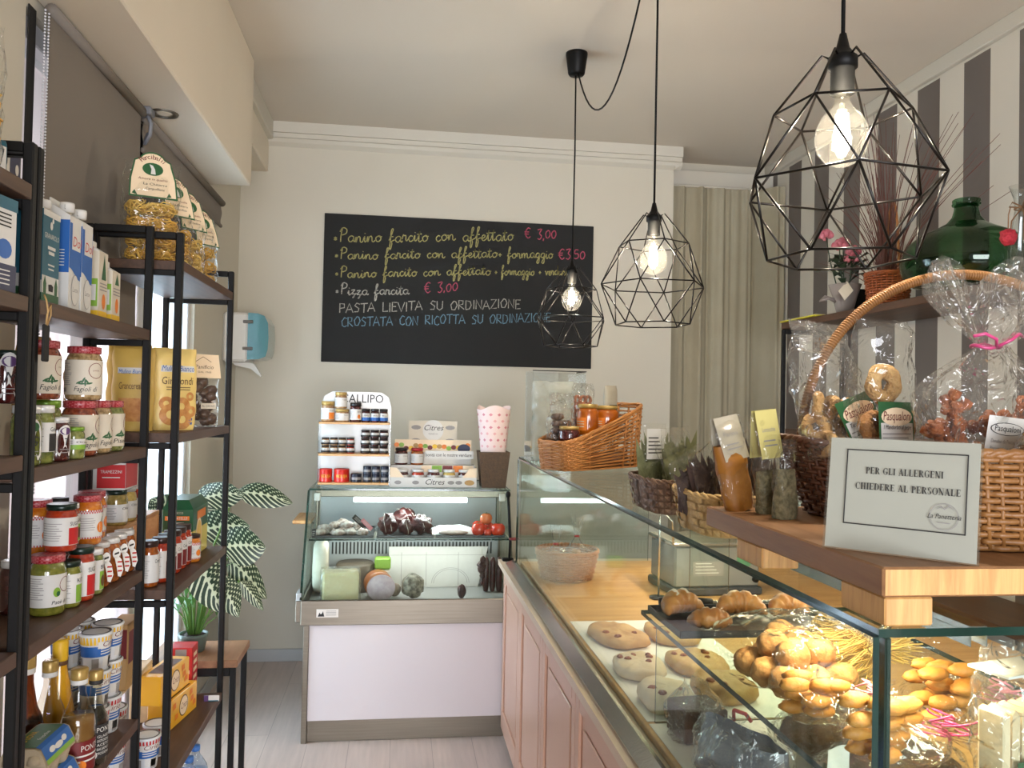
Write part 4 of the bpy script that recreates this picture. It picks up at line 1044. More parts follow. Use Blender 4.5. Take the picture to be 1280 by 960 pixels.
def lab_redb(b, R, h):
    patch(b, R, -R * 1.6, R * 1.6, h * .08, h * .36, mk_dkred); fw = cyl(R + .0012); b.text('PONTE', h * .075, mk_white, fn=lambda x, y: fw(x + R * .2, y + h * .27), width=R * 1.3)
    lines(b, R, -R * .8, R * .9, [h * .22, h * .17], mk_white, .004); art(b, R, disc(-R * .5, h * .14, R * .4, h * .05), mk_orange, .0013)
def lab_pete(b, R, h):
    patch(b, R, -R * 1.6, R * 1.6, h * .12, h * .42, mk_dkred); art(b, R, disc(R * .45, h * .34, R * .5, h * .06), mk_orange, .0012); fw = cyl(R + .0012)
    b.text('PETE', h * .05, mk_skin, fn=lambda x, y: fw(x - R * .4, y + h * .24), width=R * .9)
bottle('black balsamic bottle with gold cap, nearest the shelf edge', (-.742, 2.245, z4), .031, .232, m_bglass, m_balsam, L_gold, mk_ink, lab_dark, .74, -.55, .5, .42, .76)
bottle('clear bottle with red label, white ring and gold cap, left of the balsamic', (-.755, 2.168, z4), .039, .262, m_bglass, m_paleoil, L_gold, mk_white, lab_redb, .58)
bottle('clear bottle with white ring behind the red labelled bottle', (-.84, 2.213, z4), .036, .268, m_bglass, m_paleoil, L_gold, mk_white, lab_redb, .5)
bottle('brown glass bottle with orange and dark red label near the upright', (-.864, 2.137, z4), .04, .305, m_brown_b, m_syrup, L_gold, mk_white, lab_pete, .5, sh=.5)
t = thing('juice_bottle', 'tall yellow pear juice bottle with yellow neck foil', 'bottle', (-.846, 2.29, z4), -.6)
MB().lathe([(0, 0), (.036, 0), (.038, .01), (.038, .10), (.034, .13), (.022, .2), (.0165, .23), (.0165, .245)], m_juice, 26).build('bottle_body', t)
MB().lathe([(.0175, .243), (.0185, .25), (.0185, .292), (.016, .298), (0, .298)], mk_yellow, 22).build('cap', t)
MB().lathe([(.0175, .234), (.018, .237), (.018, .2435), (.0175, .246)], mk_brown, 22).build('seal_ring', t)
b = MB(); ring(b, .0375, 0, .08, .02, .0018, mk_brown); fw = cyl(.039); b.text('OGO', .016, mk_brown, fn=lambda x, y: fw(x, y + .074)); b.build('print', t)
# egg boxes
m_pulp = mat('grey egg box pulp', (168, 152, 126), .85, noise=(30, (156, 140, 114), .3), bump=(180, .2))
def eggbox(label, loc, rz, flip=False):
    t = thing('egg_box', label, 'egg box', loc, rz, 'half dozen egg boxes')
    b = MB(); L, Wd, H = .15, .105, .036
    for i in range(2):          # lower tray of cups, seen from its end
        for j in range(3):
            b.lathe([(.014, 0), (.017, .003), (.0245, .03), (.0255, H)], m_pulp, 14, (-.026 + .052 * i, -.05 + .05 * j, 0))
    b.box((-Wd / 2, -L / 2, H - .006), (Wd / 2, L / 2, H + .004), m_pulp, .003); b.build('tray', t)
    b = MB()
    prof = [(-Wd / 2, 0), (-Wd / 2 + .004, .01), (-Wd / 2 + .016, .034), (-Wd / 2 + .026, .038), (Wd / 2 - .026, .038), (Wd / 2 - .016, .034), (Wd / 2 - .004, .01), (Wd / 2, 0)]
    b.T = Matrix.Translation((0, 0, H + .004)); b.prism([(p[0], p[1]) for p in prof], -L / 2, L / 2, m_pulp, 'y')
    for x in (-.026, .026): b.lathe([(0, .02), (.012, .016), (.016, .0), (.012, -.0), ], m_pulp, 10, (x, -L / 2 + .004, .006))
    b.build('lid', t)
    b = MB(); b.T = Matrix.Translation((0, 0, H + .004)); ex = Wd / 2
    q0 = .0394; pth = [(-ex + .0255, q0), (ex - .0255, q0), (ex - .015, .0354), (ex - .0082, .022), (ex - .0024, .0105), (ex + .0014, .0008)]
    for k in range(5): b.add([(pth[k][0], -.068, pth[k][1]), (pth[k + 1][0], -.068, pth[k + 1][1]), (pth[k + 1][0], .068, pth[k + 1][1]), (pth[k][0], .068, pth[k][1])], [(0, 1, 2, 3)], (mk_green, mk_blue, mk_blue, mk_blue, mk_lime)[k])
    for q in ((-.03, .022, .014), (.0, .02, .02), (.03, .024, .012)):
        P = disc(q[0], q[1], q[2], .006, 12); b.add([(ex - .0024 + (.0105 - y) * .5 + .0012, x, y) for x, y in P], [tuple(range(12))], mk_white)
    b.text('6 UOVA', .02, mk_yellow, at=(-.006, -.01, .0402), ux=(0, 1, 0), uy=(-1, 0, 0), width=.06)
    b.text('fresche', .014, mk_white, at=(.018, .0, .0402), ux=(0, 1, 0), uy=(-1, 0, 0), width=.05); b.build('sleeve', t)
    return t
eggbox('egg box with blue and green sleeve on top, turned end on to the aisle', (-.788, 2.018, z4 + .079), -.04)
eggbox('lower egg box with blue sleeve, sticking out under the first one', (-.777, 2.03, z4), -.02)
# tubs
m_foil = mat('embossed foil tub lid', (120, 116, 118), .35, .5, noise=(30, (96, 92, 94), .3), bump=(60, .25))
m_tubp = mat('white tub plastic', (220, 222, 224), .35, noise=(30, (214, 216, 218), .3))
def tub_mesh(kind):
    r0, r1, h = .032, .0395, .098
    b = MB(); b.lathe([(0, 0), (r0 * .94, 0), (r0, .004), (r1, h - .008), (r1 + .002, h - .006), (r1 + .002, h - .001), (r1 - .003, h)], m_tubp, 26)
    s = lambda z: r0 + (r1 - r0) * z / h
    def cone(x0, x1, za, zb, m, d): b.sheet(lambda u, v: ((s(za + (zb - za) * v) + d) * math.cos(x0 + (x1 - x0) * u), (s(za + (zb - za) * v) + d) * math.sin(x0 + (x1 - x0) * u), za + (zb - za) * v), max(2, int((x1 - x0) / .25)), 1, m)
    hi = mk_yellow if kind == 'y' else mk_red
    cone(-PI, PI, .07, .09, hi, .0006); cone(-PI, PI, .038, .066, mk_blue, .0006); cone(-.5, .5, .012, .036, mk_white, .0008)
    for k in range(4): cone(-2.6 + k * 1.3, -2.1 + k * 1.3, .006, .034, mk_gry, .0008)
    cone(-.9, .9, .06, .078, mk_white, .001)
    f = lambda x, y: ((s(y) + .0016) * math.cos(x / .037), (s(y) + .0016) * math.sin(x / .037), y)
    b.text('Cirio', .02, mk_dkred, fn=lambda x, y: f(x, y + .064), slant=.2, width=.045)
    for k in range(3): cone(-.7, .5, .044 + k * .007, .047 + k * .007, mk_white, .001)
    a = b.mesh('tub_body'); b = MB(); b.lathe([(r1 - .003, h - .0005), (r1 - .001, h + .0015), (r1 - .006, h + .001), (r1 - .008, h - .001), (.012, h - .0005), (0, h)], m_foil, 26)
    return a, b.mesh('foil_lid')
TUB = {k: tub_mesh(k) for k in 'yr'}
def tub(label, loc, kind='y', rz=-.6, group='tubs stacked on the fourth shelf'):
    t = thing('food_tub', label, 'tub', loc, rz, group); inst('tub_body', TUB[kind][0], t); inst('foil_lid', TUB[kind][1], t); return t
cols = ((-.784, 2.36, 3), (-.868, 2.385, 3), (-.784, 2.452, 3), (-.868, 2.478, 3))
wn = ('front right column beside the far upright', 'column behind the juice bottle', 'far right column by the far upright', 'far inner column')
for ci, (x, y, nn) in enumerate(cols):
    for k in range(nn):
        tub('foil lidded tub, %s of the %s' % (('lowest', 'middle one', 'topmost')[k], wn[ci]), (x, y, z4 + k * .1), 'y' if k else 'r', -.7 + .25 * k)
# ------------------------------------------------------------------ far unit, top shelf: bags of nest pasta
m_pasta = mat('egg pasta', (222, 176, 74), .55, noise=(40, (202, 150, 52), .3), sub=.1)
m_pastal = mat('pale egg pasta', (232, 196, 104), .55, noise=(40, (216, 172, 76), .3), sub=.1)
m_tagbeige = mat('beige card header', (236, 214, 182), .6, noise=(30, (230, 206, 172), .3))
def pasta_header(t, w, h, z, word, tiltback=.25):
    """Folded card header with a round top, green rim, oval emblem and red title, standing on the bag's neck."""
    b = MB(); f = lambda d: (lambda x, y: (d + .03 - tiltback * y, x, z + y))
    def outline(k):
        a = w / 2 * k; pts = [(-a, -h * .5 * k), (a * 1.06, -h * .5 * k), (a * 1.0, -h * .1), (a * .82, h * .2 * k), (a * .78, h * .3 * k)]
        pts += [(a * .55 * math.cos(q), h * .3 * k + h * .2 * k * math.sin(q)) for q in [PI * i / 10 for i in range(1, 10)]]
        return pts + [(-a * .78, h * .3 * k), (-a * .82, h * .2 * k), (-a * .96, -h * .1)]
    P = outline(1.0); n = len(P)
    vs = [f(0)(*p) for p in P] + [f(-.002)(*p) for p in P]
    b.add(vs, [tuple(range(n)), tuple(range(2 * n - 1, n - 1, -1))] + [(i, (i + 1) % n, n + (i + 1) % n, n + i) for i in range(n)], mk_green)
    shape(b, f(.0008), outline(.93), m_tagbeige); g = f(.0016)
    shape(b, g, disc(0, h * .12, w * .22, h * .14, 20), mk_green)
    shape(b, f(.0022), [(-.006, h * .01), (.008, h * .01), (.006, h * .12), (.0, h * .2), (-.01, h * .22), (-.004, h * .12)], mk_white)
    n = len(word)
    for i, ch in enumerate(word):      # arched title
        a = PI * (.76 - .52 * i / (n - 1)); r = h * .22; cx, cy = r * 1.15 * math.cos(a), h * .12 + r * math.sin(a); q = a - PI / 2; c, s = math.cos(q), math.sin(q)
        b.text(ch, h * .15, mk_dkred, fn=lambda x, y: g(cx + x * c - y * s, cy + x * s + y * c))
    b.text('Amore in qualita', h * .07, mk_dkred, fn=lambda x, y: g(x, y - h * .12), slant=.2, width=w * .62)
    for i, k in enumerate((.5, .4)): b.text(('La Chitarra', 'Campofilone')[i], h * .075, mk_ink, fn=lambda x, y: g(x + .006, y - h * (.23 + .1 * i)), slant=.2, width=w * k)
    for k in (-1, .9): shape(b, f(.0015), [(w * .44 * k, -h * .44), (w * (.44 - .12) * k, -h * .47), (w * (.44 - .06) * k, -h * .36)], mk_green)
    b.build('card_header', t)
def pasta_bag(label, loc, rz, w, d, h, word='Percibalii', header=True, seed=1, hz=.2, group='bags of nest pasta on the top shelf', nest=m_pasta, hw=.105, hh=.135):
    t = thing('pasta_bag', label, 'pasta bag', loc, rz, group)
    fn = bagfn(w, d, h, .40, .8, .010, seed, .9, .12, 1.0); b = MB(); bag(b, m_film_c, fn, 40, 26); b.build('clear_bag', t)
    rnd = random.Random(seed); b = MB(); rows = int(h * .62 / .048)
    for r in range(rows):
        for i in range(max(1, round(w / .062))):
            for j in range(max(1, round(d / .062))):
                x = (j + .5) / max(1, round(d / .062)) * (d - .02) - (d - .02) / 2; y = (i + .5) / max(1, round(w / .062)) * (w - .02) - (w - .02) / 2
                tangle(b, (x * .86, y * .86, .026 + r * .048 + rnd.uniform(-.004, .004)), .032, nest if rnd.random() < .6 else m_pastal, 8, .0021, seed * 100 + r * 20 + i * 5 + j, .9)
    o = b.build('pasta', t); o['kind'] = 'stuff'
    if header: pasta_header(t, hw, hh, hz, word)
    return t
zt = ZCC[0]
pasta_bag('nearest bag of nest pasta with green rimmed oval header card, on the far unit', (-.775, 2.70, zt), -1.2, .165, .125, .315, seed=2, hz=.272, hw=.135, hh=.15)
pasta_bag('second bag of nest pasta, its header card half behind the first', (-.755, 2.86, zt), -.75, .13, .11, .285, seed=3, hz=.245)
pasta_bag('third bag of nest pasta, header card turned edgewise', (-.75, 3.02, zt), -.65, .13, .11, .275, seed=4, hz=.235)
pasta_bag('farthest bag of nest pasta with a small orange sticker near the end upright', (-.745, 3.20, zt), -.6, .13, .11, .26, seed=5, hz=.215)
# ------------------------------------------------------------------ far unit, second shelf: biscuit bags
zb = ZCC[1]
m_bisc_bag = mat('pale yellow printed bag', (232, 204, 126), .42, noise=(8, (226, 196, 116), .3), bump=(30, .15))
m_bisc_bag2 = mat('mustard printed bag', (206, 172, 88), .42, noise=(8, (198, 162, 78), .3), bump=(30, .15))
m_rusk = mat('printed biscuit picture', (178, 108, 48), .5, noise=(60, (214, 158, 90), .25))
m_coffee = mat('dark cocoa biscuits', (62, 38, 26), .5, noise=(60, (84, 54, 36), .3), bump=(60, .4), coat=.4)
def girotondi(t, fn, g):
    b = MB(); g2 = onbag(fn, .135, .262, .002)
    artsheet(b, g, -.052, .052, .185, .205, mk_white, 8, 2)
    b.text('Mulino Bianco', .026, mk_blue, fn=lambda x, y: g2(x, y + .188), width=.1, slant=.15)
    b.text('Girotondi', .034, mk_brown, fn=lambda x, y: g2(x, y + .146), width=.096)
    for i in range(2): artsheet(b, g, -.035, .04, .128 + .007 * i, .1305 + .007 * i, mk_brown, 6, 1)
    for k, (x, y, r) in enumerate(((-.02, .05, .034), (.012, .075, .03), (.016, .035, .032), (-.035, .085, .022), (.04, .108, .014), (.044, .06, .018))):
        P = [(x + (r - .0) * math.cos(a), y + (r - .0) * math.sin(a)) for a in [2 * PI * i / 18 for i in range(18)]]; Q = [(x + r * .4 * math.cos(a), y + r * .4 * math.sin(a)) for a in [2 * PI * i / 18 for i in range(18)]]
        gg = onbag(fn, .135, .262, .0016 + .0004 * k); b.add([gg(*p) for p in P] + [gg(*q) for q in Q], [(i, (i + 1) % 18, 18 + (i + 1) % 18, 18 + i) for i in range(18)], m_rusk)
    for x, y in ((.045, .022), (.045, .035)): artsheet(b, g2, x - .006, x + .006, y - .004, y + .004, mk_blue, 2, 2)
    b.build('print', t)
flatbag('pale yellow biscuit bag with ring biscuits pictured, front of the second shelf', (-.715, 2.79, zb), -.95, .138, .262, .07, m_bisc_bag, deco=girotondi, seal=.12, name='biscuit_bag', cat='biscuit bag', group='biscuit bags on the second shelf', seed=4)
def plainbis(word, top):
    def f(t, fn, g):
        b = MB(); artsheet(b, g, -.05, .05, .2, .25, top, 6, 4); b.text(word, .03, mk_brown, fn=lambda x, y: onbag(fn, .13, .26, .002)(x, y + .13), width=.07)
        artsheet(b, g, -.04, .04, .175, .192, mk_white, 6, 2); b.text('Mulino Bianco', .02, mk_blue, fn=lambda x, y: onbag(fn, .13, .26, .002)(x, y + .177), width=.075, slant=.15)
        artsheet(b, g, -.035, .03, .03, .1, m_rusk, 8, 6); b.build('print', t)
    return f
flatbag('mustard biscuit bag turned sideways behind the ring biscuit bag', (-.80, 2.665, zb), -1.5, .12, .255, .055, m_bisc_bag2, deco=plainbis('Grancereale', m_bisc_bag2), seal=.12, name='biscuit_bag', cat='biscuit bag', group='biscuit bags on the second shelf', seed=5)
flatbag('biscuit bag with dark blue folded top leaning left on the shelf', (-.845, 2.775, zb), -1.2, .13, .27, .06, m_bisc_bag2, deco=plainbis('Galletti', mk_navy), seal=.12, name='biscuit_bag', cat='biscuit bag', group='biscuit bags on the second shelf', seed=6)
t = thing('biscuit_bag', 'clear bag of dark cocoa biscuits with beige paper header, by the end upright', 'biscuit bag', (-.708, 3.12, zb), -.85, 'biscuit bags on the second shelf')
fn = bagfn(.13, .07, .195, .1, .7, .008, 7); b = MB(); bag(b, m_film_c, fn); b.build('clear_bag', t)
b = MB(); rnd = random.Random(5)
for k in range(26): b.blob((rnd.uniform(-.016, .016), rnd.uniform(-.045, .045), .02 + .155 * k / 26), (.016, .022, .018), m_coffee, 10, 7, .25, k)
o = b.build('biscuits', t); o['kind'] = 'stuff'
b = MB(); f = lambda x, y: (.012 + .022 * (1 - (y - .17) / .09), x, y)
b.sheet(lambda u, v: f(-.062 + .124 * u, .175 + .085 * v), 4, 4, m_tagbeige); b.sheet(lambda u, v: (-f(0, .175 + .085 * v)[0], -.062 + .124 * u, .175 + .085 * v), 4, 4, m_tagbeige)
b.text('Panificio', .02, mk_brown, fn=lambda x, y: (f(x, y + .208)[0] + .001, x, y + .208), slant=.25, width=.07); b.text('DAL 1965', .009, mk_brown, fn=lambda x, y: (f(x, y + .193)[0] + .001, x, y + .193), width=.05)
hs = lambda x, y: (f(x, y)[0] + .001, x, y)
for p, q in (((-.03, .232), (0, .25)), ((0, .25), (.03, .232))): shape(b, hs, [(p[0], p[1]), (q[0], q[1]), (q[0], q[1] + .002), (p[0], p[1] + .002)], mk_brown)
b.build('card_header', t)
b = MB(); b.box((.036, -.015, .065), (.0365, .042, .085), mk_cream); b.text('AL CACAO', .011, mk_ink, at=(.0368, .013, .071), ux=(0, 1, 0), width=.048); b.build('paper_label', t)
# ------------------------------------------------------------------ far unit, third shelf
zc = ZCC[2]
t = thing('shelf_riser', 'narrow wooden step at the back of the far third shelf', 'shelf riser', (-.838, 2.60, zc))
b = MB(); b.box((-.04, 0, .17), (.04, .38, .185), m_oakg, .002); b.build('step_top', t)
for y in (0, .366): MB().box((-.04, y, 0), (.04, y + .014, .17), m_oakg, .002).build('end_panel', t)
lb = lab_plain('Miele', mk_orange, None)
for i in range(6):
    jar('dark lidded jar with cream label, %s in the row on the far third shelf' % ('nearest', 'second', 'third', 'fourth', 'fifth', 'sixth')[i], 'jar', .029, .138, L_brown, C_amber if i == 0 else C_tomato, lab_plain('Crema', None if i == 0 else mk_dkred), (.1, .7), (-.718 if i else -.735, 2.645 + .066 * i, zc), -.75, 'dark lidded jars on the far third shelf')
jar('short jar with orange fruit on its label beside the green box', 'jar', .029, .095, L_brown, C_orange, lab_fruit(mk_orange), (.12, .7), (-.70, 3.03, zc), -.75)
for i in range(3):
    jar('jar on the wooden step, %s' % ('nearest, with plain label', 'middle one, yellow contents', 'far one, red contents')[i], 'jar', .033, .105, (L_dgreen, L_silver, L_white)[i], (C_mixed, C_yell, C_tomato)[i], lab_plain('Olio', None), (.1, .6), (-.832, 2.64 + .085 * i, zc + .185), -.8, 'jars on the wooden step')
t = thing('red_food_pack', 'red and white carton lying across the jars on the wooden step', 'food pack', (-.845, 2.60, zc + .292))
b = MB(); b.box((-.045, 0, 0), (.05, .17, .088), mk_white, .003)
s = lambda x, y: (x, -.0008, y); quad(b, s, -.03, .05, .006, .075, mk_red); b.text('TRAMEZZINI', .013, mk_white, at=(.01, -.0012, .05), width=.06); quad(b, lambda x, y: (x, -.0012, y), -.015, .035, .036, .039, mk_white)
f = lambda x, y: (.0508, x, y); quad(b, f, .0, .11, .006, .08, mk_red)
for i in range(5): shape(b, lambda x, y: (.0514, x, y), disc(.125 + .012 * (i % 3), .02 + .014 * i, .006, .005, 8), mk_red)
b.build('pack', t)
t = thing('price_holder', 'clear plastic price holder with a white card at the shelf end', 'price tag', (-.80, 2.585, 1.125))
b = MB(); b.box((-.04, 0, -.07), (.03, .0015, .06), m_glass); b.box((-.034, -.0006, -.05), (.024, -.0001, .05), mk_white); b.box((-.006, -.0012, -.01), (.002, -.0007, .012), mk_ink); b.build('card', t)
t = thing('green_food_box', 'green and yellow food box with a pasta picture by the end upright', 'food box', (-.708, 3.07, zc))
m_gbox = mat('green box board', (28, 82, 50), .35, noise=(12, (24, 74, 44), .3), coat=.2); m_ybox = mat('yellow box board', (226, 206, 96), .35, noise=(12, (218, 198, 84), .3), coat=.2)
b = MB(); b.box((-.105, 0, 0), (0, .23, .095), m_ybox, .002); b.box((-.105, 0, .095), (0, .23, .175), m_gbox, .002)
b.add([(-.105, 0, .175), (0, 0, .175), (0, .23, .175), (-.105, .23, .175), (-.09, .02, .205), (-.02, .02, .205), (-.02, .21, .205), (-.09, .21, .205)], [(0, 1, 5, 4), (1, 2, 6, 5), (2, 3, 7, 6), (3, 0, 4, 7), (4, 5, 6, 7)], m_gbox)
s = lambda x, y: (x, -.0008, y); quad(b, s, -.095, -.012, .135, .15, mk_orange); b.text('TAGLIATELLE', .013, mk_white, at=(-.054, -.0014, .138), width=.07); b.text('DE CECCO', .01, mk_cream, at=(-.054, -.0012, .158), width=.04)
quad(b, s, -.08, -.03, .118, .128, mk_white)
f = lambda x, y: (.0008, x, y); shape(b, f, disc(.09, .075, .045, .06, 20), mk_skin); shape(b, lambda x, y: (.0012, x, y), disc(.09, .075, .036, .05, 20), m_pastal)
quad(b, f, .06, .19, .13, .16, mk_orange); b.build('box', t)
# ------------------------------------------------------------------ far unit, fourth shelf
zd = ZCC[3]
for i, (x, y, k, w) in enumerate(((-.738, 2.69, 0, 'front tub in the far unit, half behind the upright'), (-.828, 2.655, 0, 'tub behind the front one in the far unit, lower of two'), (-.828, 2.655, 1, 'tub behind the front one in the far unit, upper of two'), (-.735, 2.785, 0, 'foil lidded tub right behind the front tub of the far unit'))):
    tub('foil lidded ' + w if 'foil' not in w else w, (x, y, zd + .1 * k), 'r', -.9 + .3 * i, 'tubs on the far fourth shelf')
t = thing('shelf_riser', 'pale wooden step at the back of the far fourth shelf', 'shelf riser', (-.862, 2.72, zd))
m_pale = wood_mat('pale pine board', (206, 186, 150), (222, 204, 170), 1, .55)
b = MB(); b.box((-.035, 0, .2), (.035, .34, .215), m_pale, .002); b.build('step_top', t)
for y in (0, .326): MB().box((-.035, y, 0), (.035, y + .014, .2), m_pale, .002).build('end_panel', t)
t = thing('rusk_carton', 'kraft food carton with dark red corner standing on the pale wooden step', 'food box', (-.815, 2.735, zd + .215))
b = MB(); b.box((-.064, 0, 0), (0, .14, .205), mk_kraft, .003); s = lambda x, y: (x, -.0008, y)
for i in range(10): quad(b, s, -.055, -.04, .08 + i * .011, .086 + i * .011, mk_brown)
quad(b, s, -.028, -.002, .1, .19, mk_dkred); quad(b, lambda x, y: (.0008, x, y), .01, .12, .08, .18, mk_dkred); b.build('box', t)
m_cbox = mat('yellow carton board', (236, 178, 30), .35, noise=(10, (230, 168, 24), .3), coat=.2)
def ybox(label, loc, rz):
    t = thing('biscuit_carton', label, 'food box', loc, rz, 'yellow biscuit cartons'); b = MB(); b.box((-.075, -.115, 0), (0, .115, .098), m_cbox, .002)
    f = lambda x, y: (.0008, x, y); shape(b, f, disc(.0, .05, .036, .036, 20), mk_brown)
    shape(b, lambda x, y: (.0012, x, y), disc(.0, .05, .032, .032, 20), mk_skin)
    b.text('Crich', .03, mk_dkred, at=(.0018, 0, .042), ux=(0, 1, 0), slant=.2, width=.05)
    for x, y in ((.07, .05), (.088, .03), (-.06, .03), (-.078, .07), (.06, .075)): shape(b, lambda x, y: (.0014, x, y), [(x - .012, y - .01), (x + .014, y - .006), (x + .012, y + .012), (x - .01, y + .01)], mk_orange)
    b.box((-.06, -.08, .0982), (-.01, .08, .0986), mk_brown); b.build('box', t)
ybox('upper yellow biscuit carton with a round emblem on the far unit', (-.742, 3.03, zd + .0995), -.16)
ybox('lower yellow biscuit carton with a round emblem on the far unit', (-.722, 3.07, zd), -.16)
t = thing('red_tea_box', 'red food box with white bands standing at the far shelf end', 'food box', (-.735, 3.235, zd))
b = MB(); b.box((-.085, 0, 0), (0, .09, .2), mk_red, .002); s = lambda x, y: (x, -.0008, y); b.text('YEASTI', .018, mk_white, at=(-.045, -.0014, .145), width=.05)
quad(b, s, -.075, -.008, .105, .118, mk_skin); quad(b, s, -.06, -.008, .07, .082, mk_white); quad(b, s, -.06, -.02, .165, .195, mk_gry)
f = lambda x, y: (.0008, x, y)
for i in range(6): quad(b, f, .02, .07, .02 + .028 * i, .035 + .028 * i, mk_skin)
b.build('box', t)
t = thing('price_card', 'little white and teal price card at the corner of the far fourth shelf', 'price tag', (-.69, 3.24, zd))
b = MB(); b.box((0, 0, 0), (.055, .001, .022), mk_white); b.box((0, -.0004, 0), (.016, -.0001, .022), mk_purple); b.box((.016, -.0004, 0), (.052, -.0001, .004), mk_teal); b.build('card', t)
# ------------------------------------------------------------------ water bottles on the floor
m_pet = clear_mat('clear water bottle plastic', (226, 236, 246), .08, .05, bump=(18, .6), milk=.03)
m_petcap = mat('blue bottle cap', (60, 110, 180), .4, bump=(60, .03)); m_wlab = mat('pale blue label film', (150, 180, 220), .3, noise=(20, (220, 230, 240), .2))
def water(label, x, y):
    t = thing('water_bottle', label, 'water bottle', (x, y, 0), 0, 'water bottles on the floor')
    pr = [(0, 0), (.036, .0), (.044, .01), (.045, .03)]
    for k in range(8): z = .04 + k * .018; pr += [(.045, z), (.042, z + .008)]
    pr += [(.045, .19), (.045, .23), (.04, .255), (.026, .28), (.015, .295), (.0135, .31)]
    MB().lathe(pr, m_pet, 22).build('bottle_body', t); MB().lathe([(.0145, .308), (.016, .31), (.016, .326), (0, .327)], m_petcap, 16).build('cap', t)
    MB().lathe([(.0456, .195), (.0456, .235)], m_wlab, 22).build('wrap_label', t)
for i in range(2):
    for j in range(3): water('clear water bottle under the far shelving, %s from the aisle, %s of the rank' % (('first', 'second')[i], ('nearest', 'middle', 'farthest')[j]), -.70 - .096 * i, 2.98 + .098 * j)

# ------------------------------------------------------------------ nearest unit at the frame edge
za = ZA
pasta_bag('bag of nest pasta on top of the nearest shelving unit, cut by the frame', (-.775, 1.585, za[0]), -.8, .12, .10, .26, header=False, seed=8, group=None)
t = thing('herb_packet', 'small teal and white packet on the top shelf of the nearest unit', 'food pack', (-.765, 1.672, za[0]), -.5)
fn = bagfn(.05, .025, .07, .15, .7); b = MB(); bag(b, mk_teal, fn, 20, 10); g = onbag(fn, .05, .07, .001); artsheet(b, g, .004, .018, .01, .055, mk_white, 3, 4); b.build('pouch', t)
for i, (y, lab) in enumerate(((1.66, 'blue and white flour pack against the upright of the nearest unit'), (1.555, 'blue and white flour pack left of the first on the nearest unit'))):
    t = thing('flour_pack', lab, 'food pack', (-.735, y, za[1]), -.12, 'flour packs'); b = MB(); b.box((-.1, -.04, 0), (0, .04, .19), mk_white, .003); t.scale = (1, 1, .93)
    for q, fnn in ((side(.08), (-.1, 0)), (front(.1), (-.04, .04))):
        quad(b, q, fnn[0], fnn[1], .0, .055, mk_navy); quad(b, q, fnn[0], fnn[1], .165, .19, mk_teal)
        for k in range(4): quad(b, lambda x, y: tuple(Vector(q(x, y)) + Vector((.0003, -.0003, 0))), fnn[0] + .012, fnn[1] - .02, .13 + k * .008, .133 + k * .008, mk_ink)
        for k in range(4): quad(b, lambda x, y: tuple(Vector(q(x, y)) + Vector((.0003, -.0003, 0))), fnn[0] + .012, fnn[1] - .02, .014 + k * .009, .0165 + k * .009, mk_white)
        shape(b, lambda x, y: tuple(Vector(q(x, y)) + Vector((.0004, -.0004, 0))), disc((fnn[0] + fnn[1]) / 2, .085, .024, .02), mk_blue)
    b.build('pack', t)
t = pasta_bag('bag of long pasta with cream card on the nearest unit, cut by the frame', (-.782, 1.58, za[2]), -.8, .12, .085, .19, header=False, seed=9, group=None, nest=m_pastal)
b = MB(); b.add([(.03, -.05, .16), (.036, .05, .15), (.01, .045, .235), (.004, -.05, .25)], [(0, 1, 2, 3)], m_tagbeige); b.add([(.044, -.045, .135), (.05, .052, .12), (.035, .05, .15), (.03, -.05, .165)], [(0, 1, 2, 3)], m_tagbeige)
b.text('Maccheroncini', .016, mk_ink, at=(.027, 0, .19), ux=(.06, 1, 0), uy=(-.27, 0, 1), width=.07); b.build('card_header', t)
for k in range(2): jar('red tomato jar with %s, on the nearest unit' % ('plain red lid, lower of two', 'black lid, upper of two')[k], 'jar', .04, .125, (L_red, L_dgreen)[k], C_tomato, lab_plain('Pelati', mk_red), (.15, .7), (-.80, 1.655, za[3] + .1265 * k), -.8, 'tomato jars on the nearest unit')
jar('dark red jar at the back of the nearest unit below the card', 'jar', .036, .11, L_red, C_dark, lab_plain('Rosa', None), (.15, .7), (-.795, 1.698, za[2]), -.8)

# ------------------------------------------------------------------ plant on the side table
m_leaf = bpy.data.materials.new('striped leaf'); m_leaf.use_nodes = True
def _leafmat():
    nt = m_leaf.node_tree; b = nt.nodes['Principled BSDF']; b.inputs['Roughness'].default_value = .4
    at_ = nt.nodes.new('ShaderNodeAttribute'); at_.attribute_name = 'stripe'
    r = nt.nodes.new('ShaderNodeValToRGB'); r.color_ramp.elements[0].position = .6; r.color_ramp.elements[1].position = .74
    r.color_ramp.elements[0].color = lin((16, 48, 26)); r.color_ramp.elements[1].color = lin((196, 208, 178))
    nt.links.new(at_.outputs['Fac'], r.inputs[0]); nt.links.new(r.outputs[0], b.inputs['Base Color'])
_leafmat()
m_pleaf = mat('green leaf', (62, 116, 52), .4, noise=(20, (96, 150, 78), .3)); m_stem = mat('plant stem', (104, 146, 70), .5, noise=(20, (86, 128, 56), .3)); m_pot = mat('green grey ceramic pot', (88, 104, 96), .3, bump=(20, .02)); m_soil = mat('dark soil', (52, 40, 32), .9, bump=(90, .5))
